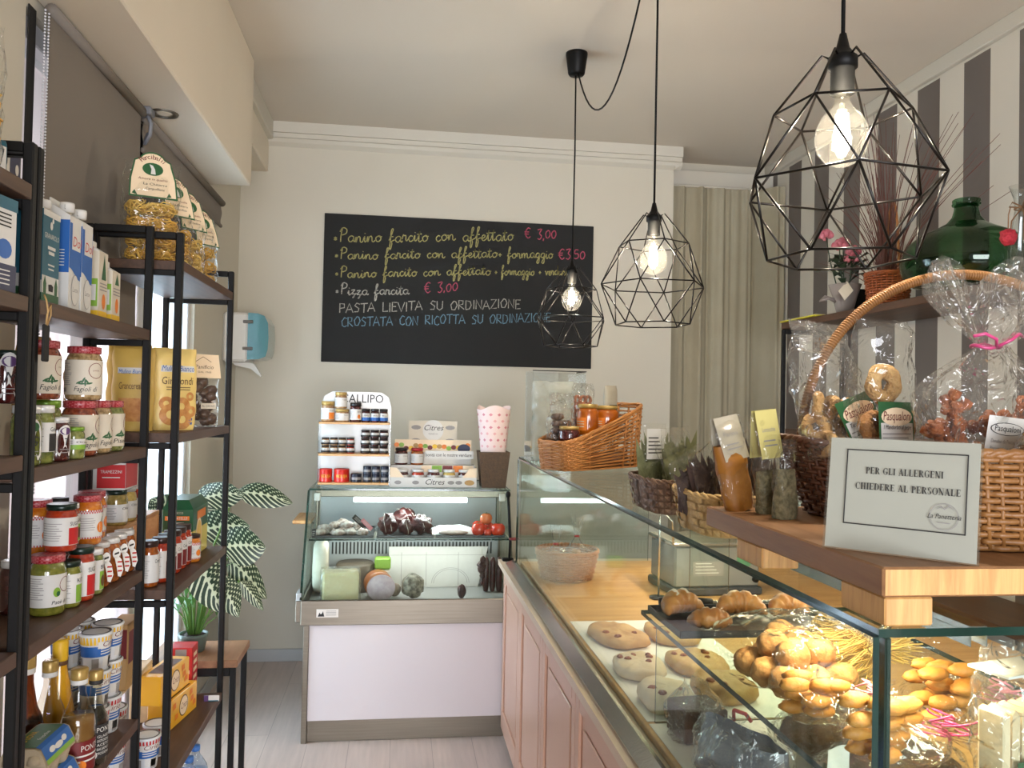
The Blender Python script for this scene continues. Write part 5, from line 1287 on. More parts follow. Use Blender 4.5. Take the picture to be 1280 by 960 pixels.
def leaf(parent, base, tip, up, w, seed):
    B, T = Vector(base), Vector(tip); ax = T - B; L = ax.length; ax.normalize(); sd = ax.cross(Vector(up)).normalized(); nn = sd.cross(ax)
    vs = []; fs = []; st = []; N = 28; Mm = 6
    for i in range(N + 1):
        q = i / N; ww = w * math.sin(PI * min(1, q ** .8)) ** .8 * (1 if q < 1 else 0)
        for j in range(-Mm, Mm + 1):
            e = j / Mm; p = B + ax * (L * (q + .03 * abs(e) * 1)) + sd * ww * e - nn * (abs(e) ** 1.5 * ww * .28) - Vector((0, 0, 1)) * (q * q * L * .25)
            vs.append(tuple(p)); st.append(.5 + .5 * math.sin((q * 10 - abs(e) * 2.6) * 2 * PI * .8) if abs(e) > .1 else .9)
    for i in range(N):
        for j in range(2 * Mm): a = i * (2 * Mm + 1) + j; fs.append((a, a + 1, a + 2 * Mm + 2, a + 2 * Mm + 1))
    b = MB(); b.add(vs, fs, m_leaf, True); o = b.build('leaf', parent); at_ = o.data.attributes.new('stripe', 'FLOAT', 'POINT'); at_.data.foreach_set('value', st); return o
t = thing('potted_plant', 'potted plant with striped leaves on the side table behind the far shelving', 'plant', (-.80, 3.53, .565))
MB().lathe([(0, .0), (.045, 0), (.056, .06), (.058, .07), (.052, .07), (.05, .06)], m_pot, 28).build('pot', t)
MB().lathe([(.05, .062), (.03, .066), (0, .067)], m_soil, 20).build('soil', t)
rnd = random.Random(11)
for i, (bx, by, bz, ex, ey, ez, w, k) in enumerate(((.16, -.08, .53, .19, .01, .01, .055, .5), (.02, -.08, .50, .15, -.01, .06, .06, .5), (.10, -.02, .30, .15, .0, .04, .085, .4), (.02, -.12, .27, .10, -.04, -.13, .075, .2), (.0, .02, .36, .17, .03, .06, .08, .4), (-.08, -.10, .34, -.08, -.05, -.12, .07, .2), (.12, .03, .25, .13, .05, -.11, .06, .3), (.10, -.1, .20, .08, -.03, -.10, .055, .2), (.0, .06, .45, .10, .05, .12, .065, .5), (-.06, .0, .42, -.1, -.02, .1, .07, .5), (.18, -.04, .17, .08, .02, -.08, .03, .3))):
    by *= .75; bz += .115; B = Vector((bx, by, bz)); T = B + Vector((ex, ey, ez)) * 1.15
    MB().tube([(bx * .1, by * .1, .06), (bx * .45, by * .45, bz * .6 + .03), tuple(B)], .0042, m_stem, 6).build('stem', t)
    leaf(t, B, T, (.25, -.8, k), w, i)
for i in range(26):
    a = rnd.uniform(0, 6.28); r = rnd.uniform(.03, .11); z = rnd.uniform(.14, .34); x, y = r * math.cos(a), r * math.sin(a)
    b = MB(); b.tube([(x * .2, y * .2, .06), (x * .6, y * .6, z * .8), (x, y, z)], .0025, m_stem, 5)
    b.add([(x, y, z), (x + .018 * math.sin(a), y - .018 * math.cos(a), z + .03), (x * 1.5, y * 1.5, z + .05), (x - .018 * math.sin(a), y + .018 * math.cos(a), z + .03)], [(0, 1, 2, 3)], m_pleaf); b.build('shoot', t)
# ------------------------------------------------------------------ paper towel dispenser
m_dwhite = mat('white plastic housing', (218, 216, 210), .35, bump=(30, .02)); m_dteal = mat('smoked teal plastic', (66, 124, 126), .15, noise=(6, (58, 114, 118), .3), coat=.6); m_dgrey = mat('dark hinge plastic', (92, 88, 82), .4, bump=(60, .03))
t = thing('towel_dispenser', 'white and teal paper towel dispenser on the wall left of the board', 'dispenser', (XL, 4.93, 1.79))
b = MB(); b.box((.001, -.13, 0), (.135, .13, .275), m_dwhite, .012); b.build('housing', t)
b = MB(); P = [(.136, .012), (.2, .016), (.235, .03), (.247, .07), (.25, .14), (.245, .22), (.225, .26), (.19, .272), (.136, .275)]
b.prism(P, -.125, .125, m_dteal, 'y', smooth=False); b.build('cover', t)
for z in (.065, .215): b = MB(); b.box((.11, -.134, z), (.165, -.1255, z + .018), m_dgrey, .003); b.build('hinge', t)
b = MB(); b.prism([(.04, -.001), (.135, -.001), (.16, -.01), (.2, -.075), (.195, -.08), (.14, -.035), (.05, -.018)], -.02, .02, m_dwhite, 'y'); b.build('lever', t)
# ------------------------------------------------------------------ on top of the deli case
TD = DZ + .0085
m_acr = clear_mat('clear acrylic', (250, 252, 252), .06, .03)
m_rackb = mat('white acrylic back', (226, 226, 222), .3, noise=(8, (220, 220, 216), .3), coat=.3)
t = thing('jar_rack', 'white rack with arched back and three wooden shelves on the deli case', 'display rack', (-.215, 4.40, TD))
b = MB(); P = [(-.18, 0), (.18, 0), (.18, .40), (.165, .455), (.125, .48), (-.125, .48), (-.165, .455), (-.18, .40)]; b.prism(P, 0, .006, m_rackb, 'y')
b.text('CALLIPO', .062, mk_ink, at=(.03, -.0008, .425), width=.215); b.build('back_panel', t)
for x in (-.18, .176): MB().box((x, -.13, 0), (x + .004, 0, .335), m_acr).build('side_panel', t)
RZ = (.02, .165, .325)
for z in RZ: MB().box((-.176, -.128, z - .01), (.176, -.001, z), m_oak, .001).build('shelf', t)
def rj(label, x, z, r, h, lid, cont, lab=None, y=-.07, group=None, rz=-1.35, cap=.2): return jar(label, 'jar', r, h, lid, cont, lab, (.12, .66), (-.215 + x, 4.40 + y, TD + z + .0003), rz, group, .86, cap, n=16)
gj = 'jars on the rack'
rj('fish jar with gold lid at the left end of the top rack shelf', -.139, RZ[2], .034, .105, L_gold, C_fish, lab_plain('Tonno', mk_orange), group=gj)
rj('flat fish jar under a stacked jar on the top rack shelf', -.068, RZ[2], .036, .066, L_gold, C_fish, lab_plain('Tonno', None), group=gj)
rj('fish jar stacked highest of all on the rack', -.075, RZ[2] + .0675, .031, .085, L_gold, C_fish, lab_plain('Tonno', None), group=gj)
rj('upright jar with white label and black lid, middle of the top rack shelf', .0, RZ[2], .03, .10, L_black, C_dark, lab_plain('Salsa', None, mk_orange), group=gj)
for i in range(3): rj('small blue labelled jar, %s of three at the right of the top rack shelf' % ('left', 'middle', 'right')[i], .052 + .045 * i, RZ[2], .0215, .07, L_black, C_dark, lab_band('Blu', mk_blue), group=gj)
for k in range(2):
    for i in range(4): rj('flat jar, left block of the rack, %s row, %s from the left' % (('lower', 'upper')[k], ('first', 'second', 'third', 'fourth')[i]), -.148 + .042 * i, RZ[1] + .0405 * k, .0205, .04, L_black, C_tomato if i == 3 else C_fish, lab_band('Alici', mk_ink), group=gj)
for k in range(3):
    for i in range(3): rj('flat dark jar, right block of the middle rack shelf, %s row, %s' % (('lowest', 'middle', 'top')[k], ('left', 'centre', 'right')[i]), .052 + .047 * i, RZ[1] + .0405 * k, .0225, .04, L_black, C_dark, lab_band('Olive', mk_ink), group=gj)
m_redtin = mat('red tin', (206, 40, 30), .35, .2, noise=(30, (196, 34, 26), .3), coat=.3); m_bluetin = mat('dark blue tin', (30, 36, 56), .35, .3, noise=(30, (24, 30, 48), .3), coat=.3)
def tin(label, x, z, r, h, m, word=None, group=None):
    t = thing('food_tin', label, 'tin', (-.215 + x, 4.33, TD + z + .0003), -1.5, group)
    MB().lathe([(0, 0), (r * .97, 0), (r, .002), (r * .98, .005), (r * .98, h - .005), (r, h - .003), (r * .97, h), (r * .9, h - .003), (0, h - .003)], m, 18).build('can', t)
    b = MB(); fw = cyl(r * .98 + .001)
    if word: b.text(word, h * .34, mk_yellow, fn=lambda x, y: fw(x, y + h * .36), width=r * 1.5)
    else: patch(b, r * .98, -r, r, h * .3, h * .6, mk_gry)
    b.build('print', t)
tin('red tin with yellow writing, left one on the bottom rack shelf', -.142, RZ[0], .033, .066, m_redtin, 'NDUJA', 'red tins'); tin('red tin with yellow writing, right one on the bottom rack shelf', -.063, RZ[0], .040, .066, m_redtin, 'NDUJA', 'red tins')
tin('single dark blue tin beside the red tins on the rack', .01, RZ[0], .028, .042, m_bluetin, None, 'dark blue tins')
for i in range(3):
    for k in range(2): tin('dark blue tin, %s, %s stack of the bottom rack shelf' % (('lower one', 'upper one')[k], ('left', 'centre', 'right')[i]), .065 + .044 * i, RZ[0] + .0405 * k, .0215, .04, m_bluetin, None, 'dark blue tins')
# counter display of preserves
t = thing('display_box', 'white cardboard stepped display of fruit preserves on the deli case', 'display box', (.187, 4.30, TD))
b = MB(); b.box((-.22, -.02, 0), (.222, .16, .004), mk_white); b.box((-.22, -.02, .004), (.222, -.017, .05), mk_white)
shape(b, lambda x, y: (x, -.0185, y), [(-.22, .05), (-.15, .05), (-.185, .098), (-.22, .1)], mk_skin); shape(b, lambda x, y: (x, -.0185, y), [(.222, .05), (.15, .05), (.185, .098), (.222, .1)], mk_skin)
b.box((-.22, -.017, .004), (-.217, .16, .10), mk_white); b.box((.219, -.017, .004), (.222, .16, .10), mk_white)
s = lambda x, y: (x, -.0206, y); b.text('Citres', .04, mk_ink, at=(.005, -.0206, .014), slant=.3)
for x in (-.18, -.09, .09, .13): shape(b, s, disc(x, .024, .018, .010, 10), mk_gry)
shape(b, s, disc(.185, .024, .026, .014, 12), mk_kraft); b.build('tray', t)
b = MB(); b.box((-.217, .07, .004), (.219, .155, .105), mk_white)
for i in range(5): b.box((-.06 + .055 * i, .0692, .07), (-.008 + .055 * i, .0699, .104), (mk_skin, mk_lime, mk_dkred, mk_orange, mk_skin)[i])
b.build('step', t)
b = MB(); b.box((-.043, .064, .14), (.21, .067, .182), mk_white); b.text('bontà con le nostre verdure', .026, mk_ink, at=(.08, .0632, .152), width=.24); b.build('slogan_strip', t)
b = MB(); b.box((-.2, .138, .17), (.205, .141, .235), mk_skin); rnd = random.Random(2)
for i in range(16):
    x = -.19 + .025 * i; shape(b, lambda x, y: (x, .1372, y), disc(x, .198 + rnd.uniform(-.01, .01), .014, .012, 10), (mk_orange, mk_lime, mk_dkred, mk_yellow, mk_kraft)[i % 5])
shape(b, lambda x, y: (x, .1366, y), disc(.165, .19, .034, .024, 16), mk_navy); b.box((-.2, .141, .105), (.205, .144, .17), mk_white); b.build('fruit_strip', t)
b = MB(); P = [(-.128, .2), (.128, .2), (.128, .335), (-.128, .335)]; b.prism(P, .147, .150, mk_cream, 'y'); shape(b, lambda x, y: (x, .1462, y), disc(.0, .285, .055, .055, 24), mk_white)
b.text('Citres', .042, mk_ink, at=(0, .1455, .285), slant=.3); b.text('TERRE DI', .012, mk_gry, at=(0, .1455, .262), width=.05)
for x in (-.09, .09):
    for y in (.23, .3): shape(b, lambda x, y: (x, .1462, y), disc(x, y, .026, .012, 10), mk_gry)
b.build('header_card', t)
for i in range(2): jar('preserve jar on the upper step of the cardboard display, %s' % ('dark one', 'amber one')[i], 'jar', .034, .088, (L_black, L_red)[i], (C_dark, C_amber)[i], lab_plain('Citres', None), (.12, .66), (.187 - .165 + .083 * i, 4.30 + .102, TD + .1055), -1.4, 'preserve jars in the cardboard display', n=18, cap=.16)
for i in range(5): jar('preserve jar in the cardboard display tray, %s from the left' % ORD[i], 'jar', .033, .084, L_white, (C_dark, C_tomato, C_dark, C_yell, C_dark)[i], lab_plain('Citres', None), (.12, .66), (.187 - .158 + .08 * i, 4.30 + .025, TD + .0045), -1.4, 'preserve jars in the cardboard display', n=18, cap=.16)
# brown bin with the roll of patterned bags
m_bin = mat('brown woven bin', (88, 66, 42), .6, noise=(80, (70, 50, 32), .2), bump=(160, .3)); m_pinkp = mat('pink and white patterned paper', (236, 214, 210), .6, noise=(20, (230, 206, 202), .3))
mk_rose = mat('rose print', (206, 132, 140), .6, noise=(30, (198, 122, 132), .3)); mk_blush = mat('blush print', (226, 168, 166), .6, noise=(30, (218, 158, 158), .3))
t = thing('paper_bin', 'brown square bin at the right end of the deli case', 'bin', (.497, 4.33, TD))
b = MB(); a0, a1, h = .062, .08, .185
vs = [(-a0, -a0, 0), (a0, -a0, 0), (a0, a0, 0), (-a0, a0, 0), (-a1, -a1, h), (a1, -a1, h), (a1, a1, h), (-a1, a1, h)]; k = .9
vi = [(x * k, y * k, z + (.006 if z == 0 else 0)) for x, y, z in vs]
b.add(vs + vi, [(0, 3, 2, 1), (0, 1, 5, 4), (1, 2, 6, 5), (2, 3, 7, 6), (3, 0, 4, 7), (8, 9, 10, 11), (8, 12, 13, 9), (9, 13, 14, 10), (10, 14, 15, 11), (11, 15, 12, 8), (4, 5, 13, 12), (5, 6, 14, 13), (6, 7, 15, 14), (7, 4, 12, 15)], m_bin); b.build('bin_body', t)
t = thing('paper_bags', 'bundle of pink and white patterned paper bags standing in the brown bin', 'paper bags', (.497, 4.33, TD + .008))
b = MB(); fr = lambda u, v: ((.052 + .036 * v + .004 * math.sin(12 * PI * u) * v) * math.cos(2 * PI * u), (.052 + .03 * v) * .8 * math.sin(2 * PI * u), .02 + .385 * v + .012 * math.sin(6 * PI * u) * (v > .98))
b.sheet(fr, 40, 12, m_pinkp)
for r in range(6):
    for i in range(12):
        u = (i + .5 * (r % 2)) / 12; v = .48 + r * .085
        pts = [fr(u + .02 * math.cos(a), v + .022 * math.sin(a)) for a in (0, PI / 2, PI, 3 * PI / 2)]
        b.add([(x * 1.012, y * 1.012, z) for x, y, z in pts], [(0, 1, 2, 3)], mk_rose if r % 2 else mk_blush)
b.build('paper', t)
# ------------------------------------------------------------------ inside the deli case, upper shelf
ZS = .9165
m_tray = mat('black plastic tray', (22, 22, 24), .35, noise=(20, (28, 28, 30), .3), coat=.2)
m_salami = mat('floured salami', (206, 198, 188), .8, noise=(50, (138, 108, 96), .16), bump=(120, .3)); m_meat = mat('dark cured meat', (44, 16, 16), .35, noise=(30, (76, 30, 28), .25), bump=(50, .5), coat=.15)
m_string = mat('white kitchen string', (222, 216, 204), .8, bump=(200, .2)); m_tom = mat('ripe tomato', (186, 38, 22), .18, noise=(6, (206, 64, 28), .25), coat=.6); m_tom2 = mat('pale tomato', (206, 112, 62), .2, noise=(6, (196, 90, 48), .25), coat=.6)
m_calyx = mat('tomato calyx', (62, 92, 40), .6, bump=(90, .2)); m_wpap = mat('white waxed paper', (226, 232, 232), .4, noise=(10, (216, 224, 226), .3), bump=(30, .3), coat=.2)
def tray(label, x0, x1, y0, y1, z, name='food_tray', m=None, lip=.012):
    t = thing(name, label, 'tray', ((x0 + x1) / 2, (y0 + y1) / 2, z)); w, d = (x1 - x0) / 2, (y1 - y0) / 2
    b = MB(); b.box((-w, -d, 0), (w, d, .003), m or m_tray, .001)
    for a in ((-w, -d, -w + .004, d), (w - .004, -d, w, d), (-w + .004, -d, w - .004, -d + .004), (-w + .004, d - .004, w - .004, d)): b.box((a[0], a[1], .003), (a[2], a[3], lip), m or m_tray, .001)
    b.build('tray', t); return t
tray('black tray under the floured salamis on the deli shelf', -.40, -.105, 4.14, 4.46, ZS); tray('black tray under the dark cured meats on the deli shelf', -.09, .19, 4.14, 4.46, ZS); tray('black tray under the paper packet and tomatoes', .20, .545, 4.14, 4.46, ZS)
rnd = random.Random(21); n = 0
for (x, y, z, rz) in ((-.37, 4.19, 0, .3), (-.33, 4.25, 0, 1.1), (-.28, 4.18, 0, .2), (-.22, 4.20, 0, -.4), (-.16, 4.19, 0, .8), (-.25, 4.27, 0, .5), (-.18, 4.28, 0, 1.3), (-.36, 4.34, 0, .4), (-.30, 4.22, .032, .9), (-.24, 4.215, .034, .1), (-.18, 4.23, .033, .6), (-.27, 4.33, .03, 1.0)):
    nm = ('front left corner', 'second row, left', 'front, second from left', 'front, middle', 'front right corner', 'second row, middle', 'second row, right', 'back left', 'on top, left', 'on top, middle', 'on top, right', 'on top, at the back')[n]; n += 1
    t = thing('small_salami', 'small floured salami on the left black tray, %s' % nm, 'salami', (x, y, ZS + .0032 + z), rz, 'floured salamis on the deli shelf')
    b = MB(); b.blob((0, 0, .0175), (.036, .0205, .0175), m_salami, 14, 9, .22, n); b.build('salami', t)
    b = MB(); b.tube([(.034, 0, .018), (.044, .004, .024), (.05, -.004, .016)], .0014, m_string, 5); b.build('string', t)
for i, (x, y, rx, ry, rz, z) in enumerate(((-.036, 4.22, .046, .062, .05, 0), (.052, 4.195, .036, .042, .036, 0), (.13, 4.235, .048, .07, .045, 0), (.045, 4.345, .058, .07, .055, 0))):
    t = thing('cured_meat', 'dark cured meat tied with white string, %s' % ('tall piece at the left', 'small piece in the middle front', 'long piece at the right', 'piece at the back')[i], 'cured meat', (x, y, ZS + .007), .2 * i, 'dark cured meats on the deli shelf')
    b = MB(); b.blob((0, 0, rz), (rx, ry, rz), m_meat, 20, 14, .42, i + 3); b.build('meat', t)
    b = MB()
    for k in ((-.35, .3) if i != 1 else (0,)):
        q = math.sqrt(1 - k * k * .8) * 1.06; b.tube([(rx * k + .006 * math.sin(a * 2), ry * q * math.cos(a), rz + rz * q * math.sin(a)) for a in [2 * PI * j / 18 for j in range(18)]], .0009, m_string, 5, closed=True)
    b.tube([(rx * .5 * math.cos(a * 1.3) * 1.05, ry * .5 * math.sin(a), rz * 1.9 + .006 * math.sin(3 * a)) for a in [j * .35 for j in range(10)]], .0012, m_string, 5); b.build('string', t)
t = thing('meat_packet', 'white waxed paper packet half open over sliced meat, left of the tomatoes', 'packet', (.285, 4.245, ZS + .007), .05)
b = MB(); fn = lambda u, v: (-.105 + .21 * u, -.07 + .16 * v, .006 + .034 * math.sin(PI * min(1, v * 1.1)) ** .7 * (1 - .5 * abs(2 * u - 1) ** 3) + .007 * mnoise.noise(Vector((u * 5, v * 5, 2))))
b.sheet(fn, 26, 18, m_wpap); b.sheet(lambda u, v: (fn(u, v)[0], fn(u, v)[1], max(.0005, fn(u, v)[2] - .003)), 26, 18, m_wpap); b.build('paper', t)
b = MB(); b.blob((.0, -.055, .012), (.08, .04, .012), mat('grey sliced meat', (128, 112, 104), .5, noise=(30, (150, 132, 122), .3), bump=(60, .3)), 20, 8, .12, 4); b.build('meat', t)
def tomato(label, x, y, z, r, m=None):
    t = thing('tomato', label, 'tomato', (x, y, z), 0, 'tomatoes on the deli shelf'); b = MB()
    b.lathe([(0, .03 * r), (r * .5, 0), (r * .86, r * .35), (r, r * .85), (r * .9, r * 1.35), (r * .55, r * 1.68), (r * .2, r * 1.68), (0, r * 1.62)], m or m_tom, 22, wob=lambda a, i: 1 + .025 * math.cos(5 * a)); b.build('fruit', t)
    b = MB()
    for k in range(5): a = 2 * PI * k / 5; b.add([(0, 0, r * 1.67), (r * .16 * math.cos(a - .5), r * .16 * math.sin(a - .5), r * 1.72), (r * .48 * math.cos(a), r * .48 * math.sin(a), r * 1.74), (r * .16 * math.cos(a + .5), r * .16 * math.sin(a + .5), r * 1.72)], [(0, 1, 2, 3)], m_calyx)
    b.tube([(0, 0, r * 1.66), (.003, .002, r * 1.9)], .002, m_calyx, 5); b.build('calyx', t)
for i, (x, y, z, r, m, w) in enumerate(((.415, 4.19, 0, .037, None, 'left one of the front row'), (.47, 4.25, 0, .034, None, 'middle one, set back'), (.512, 4.175, 0, .038, None, 'right one of the front row'), (.46, 4.172, 0, .022, None, 'small one between the front pair'), (.425, 4.28, 0, .036, None, 'behind the left one'), (.455, 4.215, .054, .032, m_tom2, 'paler orange one on top of the heap'))): tomato('tomato on the deli shelf, ' + w, x, y, ZS + .0032 + z, r, m)
def pricetag(label, x, y, z, rz, tilt, w, h, m, group=None, words=None):
    t = thing('price_tag', label, 'price tag', (x, y, z), rz, group); t.rotation_euler = (tilt[0], tilt[1], rz)
    b = MB(); b.box((-w / 2, 0, 0), (w / 2, .002, h), m, .0005)
    for k in range(3): b.box((-w * .36, -.0006, h * (.3 + .2 * k)), (w * (.1 + .1 * k), -.0001, h * (.34 + .2 * k)), mk_white)
    b.build('card', t)
pricetag('black tilted price tag over the floured salamis', -.185, 4.15, ZS + .07, .2, (-.2, .75, 0), .075, .026, mk_ink); pricetag('pink tilted price tag beside the black one', -.145, 4.145, ZS + .058, .2, (-.2, .8, 0), .07, .02, mk_rose)
pricetag('small black tag standing at the left end of the deli shelf', -.39, 4.135, ZS + .001, .3, (0, 0, 0), .02, .045, mk_ink)
# lower deck
ZL = .6125
m_cheese = mat('pale cheese', (232, 220, 182), .5, noise=(14, (224, 210, 168), .3), bump=(40, .1), sub=.1); m_rind = mat('white cheese rind', (226, 220, 204), .7, noise=(30, (214, 206, 186), .3), bump=(90, .2)); m_wrapf = clear_mat('cling film', (252, 252, 244), .10, .07, bump=(30, 1.2), milk=.06)
t = thing('round_cheese', 'pale round cheese wheel standing on edge at the left of the deli deck', 'cheese', (-.370, 4.335, ZL), 0.03)
b = MB(T=Matrix.Translation((0, 0, .13)) @ Matrix.Rotation(PI / 2, 4, 'Y')); b.lathe([(0, -.035), (.115, -.035), (.128, -.026), (.129, .026), (.115, .035), (0, .035)], m_rind, 36); b.build('cheese', t)
t = thing('cheese_wedge', 'yellow cheese block in cling film in front of the pale wheel', 'cheese', (-.258, 4.135, ZL), .1)
b = MB(); b.box((-.085, -.06, .001), (.085, .06, .145), m_cheese, .008); b.build('cheese', t)
b = MB(); fn = lambda u, v: ((.093 + .006 * mnoise.noise(Vector((u * 20, v * 9, 1)))) * max(-1, min(1, 1.45 * math.cos(2 * PI * u))), (.067 + .006 * mnoise.noise(Vector((u * 20, v * 9, 6)))) * max(-1, min(1, 1.45 * math.sin(2 * PI * u))), .0008 + .153 * v); b.sheet(fn, 48, 12, m_wrapf)
b.add([(-.09, -.064, .154), (.09, -.064, .152), (.09, .064, .154), (-.09, .064, .155)], [(0, 1, 2, 3)], m_wrapf); b.add([(.09, -.06, .06), (.125, -.07, .03), (.12, -.05, .015), (.09, -.05, .01)], [(0, 1, 2, 3)], m_wrapf); b.build('cling_film', t)
t = thing('dark_cheese', 'dark rinded cheese half standing behind the yellow cheese block', 'cheese', (-.20, 4.385, ZL))
b = MB(); b.lathe([(0, 0), (.09, 0), (.098, .01), (.098, .13), (.09, .14), (0, .14)], mat('dark cheese rind', (74, 66, 56), .6, noise=(20, (104, 94, 80), .3), bump=(60, .3)), 28); b.build('cheese', t)
t = thing('mortadella', 'cut mortadella with lilac face and orange casing, middle of the deli deck', 'cold meat', (-.07, 4.165, ZL), .15)
b = MB(T=Matrix.Translation((0, 0, .066)) @ Matrix.Rotation(PI / 2, 4, 'X') @ Matrix.Scale(.92, 4, (0, 1, 0))); m_case = mat('orange casing', (190, 112, 62), .35, noise=(12, (176, 98, 52), .3), coat=.3)
b.lathe([(0, -.11), (.04, -.108), (.07, -.08), (.07, .05)], m_case, 30); b.build('casing', t)
b = MB(T=Matrix.Translation((0, 0, .066)) @ Matrix.Rotation(PI / 2, 4, 'X') @ Matrix.Scale(.92, 4, (0, 1, 0))); m_mort = mat('mortadella face', (186, 164, 178), .4, noise=(40, (204, 188, 196), .2)); b.lathe([(.0702, .05), (.066, .053), (0, .053)], m_mort, 30); b.build('cut_face', t)
t = thing('ricotta_pack', 'green and white pack standing behind the mortadella', 'food pack', (-.06, 4.36, ZL)); b = MB(); b.box((-.04, -.03, 0), (.04, .03, .11), mk_white, .008); b.box((-.041, -.031, .11), (.041, .031, .17), mk_lime, .008); b.build('pack', t)
t = thing('dark_salami', 'dark wrinkled salami end lying right of the mortadella', 'salami', (.008, 4.19, ZL + .003), 1.3); b = MB(); b.blob((0, 0, .036), (.055, .024, .03), mat('grey brown salami skin', (112, 96, 84), .7, noise=(40, (152, 138, 124), .2), bump=(90, .3)), 18, 10, .15, 9); b.build('salami', t)
t = thing('reflection_sheet', 'white sheet standing in for a bright reflection in the deli glass', 'reflection sheet', (.235, 4.42, ZL)); t.rotation_euler = (-.12, 0, 0)  # added sheet: its white and grey lines imitate a reflection in the front glass
b = MB(); P = [(-.265, 0), (.205, 0), (.26, .21), (-.265, .21)]; b.prism(P, 0, .003, mk_white, 'y'); s = lambda x, y: (x, -.0006, y)
for x in (-.2, -.07, .1): quad(b, s, x, x + .002, .01, .18, mk_gry)
quad(b, s, -.26, .24, .165, .1665, mk_gry)
for r in (.09, .1): shape(b, s, [(.06 + r * math.cos(a), .02 + r * .8 * math.sin(a)) for a in [PI * i / 16 for i in range(17)]] + [(.06 + (r - .002) * math.cos(a), .02 + (r - .002) * .8 * math.sin(a)) for a in [PI * i / 16 for i in range(16, -1, -1)]], mk_gry)
b.build('sheet', t)
t = thing('wrapped_salami', 'grey speckled salami half standing before the white sheet', 'salami', (.092, 4.17, ZL + .005), .1); b = MB(); b.blob((0, 0, .058), (.056, .045, .058), mat('speckled salami', (92, 84, 72), .5, noise=(45, (164, 156, 140), .14), bump=(60, .3)), 20, 14, .2, 12); b.build('salami', t)
t = thing('small_salami', 'small dark salami standing on end right of the speckled one', 'salami', (.335, 4.16, ZL)); b = MB(); b.blob((0, 0, .035), (.022, .02, .035), m_meat, 14, 10, .2, 2); b.build('salami', t)
t = thing('hanging_sausage', 'dark knobbly dried sausage hanging in front of the white sheet', 'sausage', (.44, 4.22, ZL + .07)); b = MB()
for k, (z, r) in enumerate(((.0, .008), (.03, .014), (.06, .020), (.085, .024), (.11, .015))): b.blob((.004 * math.sin(k * 2), 0, z), (r, r, .02), m_meat, 12, 8, .3, k)
b.build('sausage', t); b = MB(); b.tube([(0, 0, .12), (0, .0, .166)], .0015, m_string, 5); b.build('string', t)
for i in range(3):
    t = thing('salami_stick', 'dark red salami stick upright at the right end of the deli deck, %s' % ('left', 'middle', 'right')[i], 'salami', (.47 + .034 * i, 4.30, ZL), 0, 'salami sticks'); b = MB(); b.lathe([(0, 0), (.012, .004), (.016, .03), (.016, .15), (.01, .175), (0, .18)], m_meat, 14); b.build('salami', t)
# cutting board and card reader
t = thing('cutting_board', 'wooden cutting board sticking out behind the left side of the deli case', 'cutting board', (-.525, 4.40, .945)); b = MB(); b.box((0, 0, 0), (.095, .30, .02), m_oakg, .004); b.build('board', t)
t = thing('wall_bracket', 'small steel bracket that carries the cutting board', 'bracket', (-.436, 4.5, .90)); b = MB(); b.box((-.06, 0, .036), (.0, .03, .0445), m_steel, .001); b.box((-.006, 0, -.04), (.009, .03, .036), m_steel, .001); b.build('bracket', t)
t = thing('ticket_clip', 'small black clip stand at the far corner of the pink worktop', 'clip', (.535, 3.895, .85))
b = MB(); b.box((-.035, -.02, .0), (.02, .02, .012), m_sock, .004); b.build('base', t)
b = MB(); b.tube([(0, 0, .01), (.002, 0, .09), (-.006, 0, .22), (-.012, 0, .30)], .006, m_sock, 8); b.blob((-.012, 0, .31), (.012, .012, .018), m_sock, 10, 8); b.build('stem', t)
b = MB(); b.lathe([(0, 0), (.022, .0), (.024, .004), (.022, .008), (0, .008)], mk_dkred, 18, (.018, -.012, .10)); b.build('disc', t)
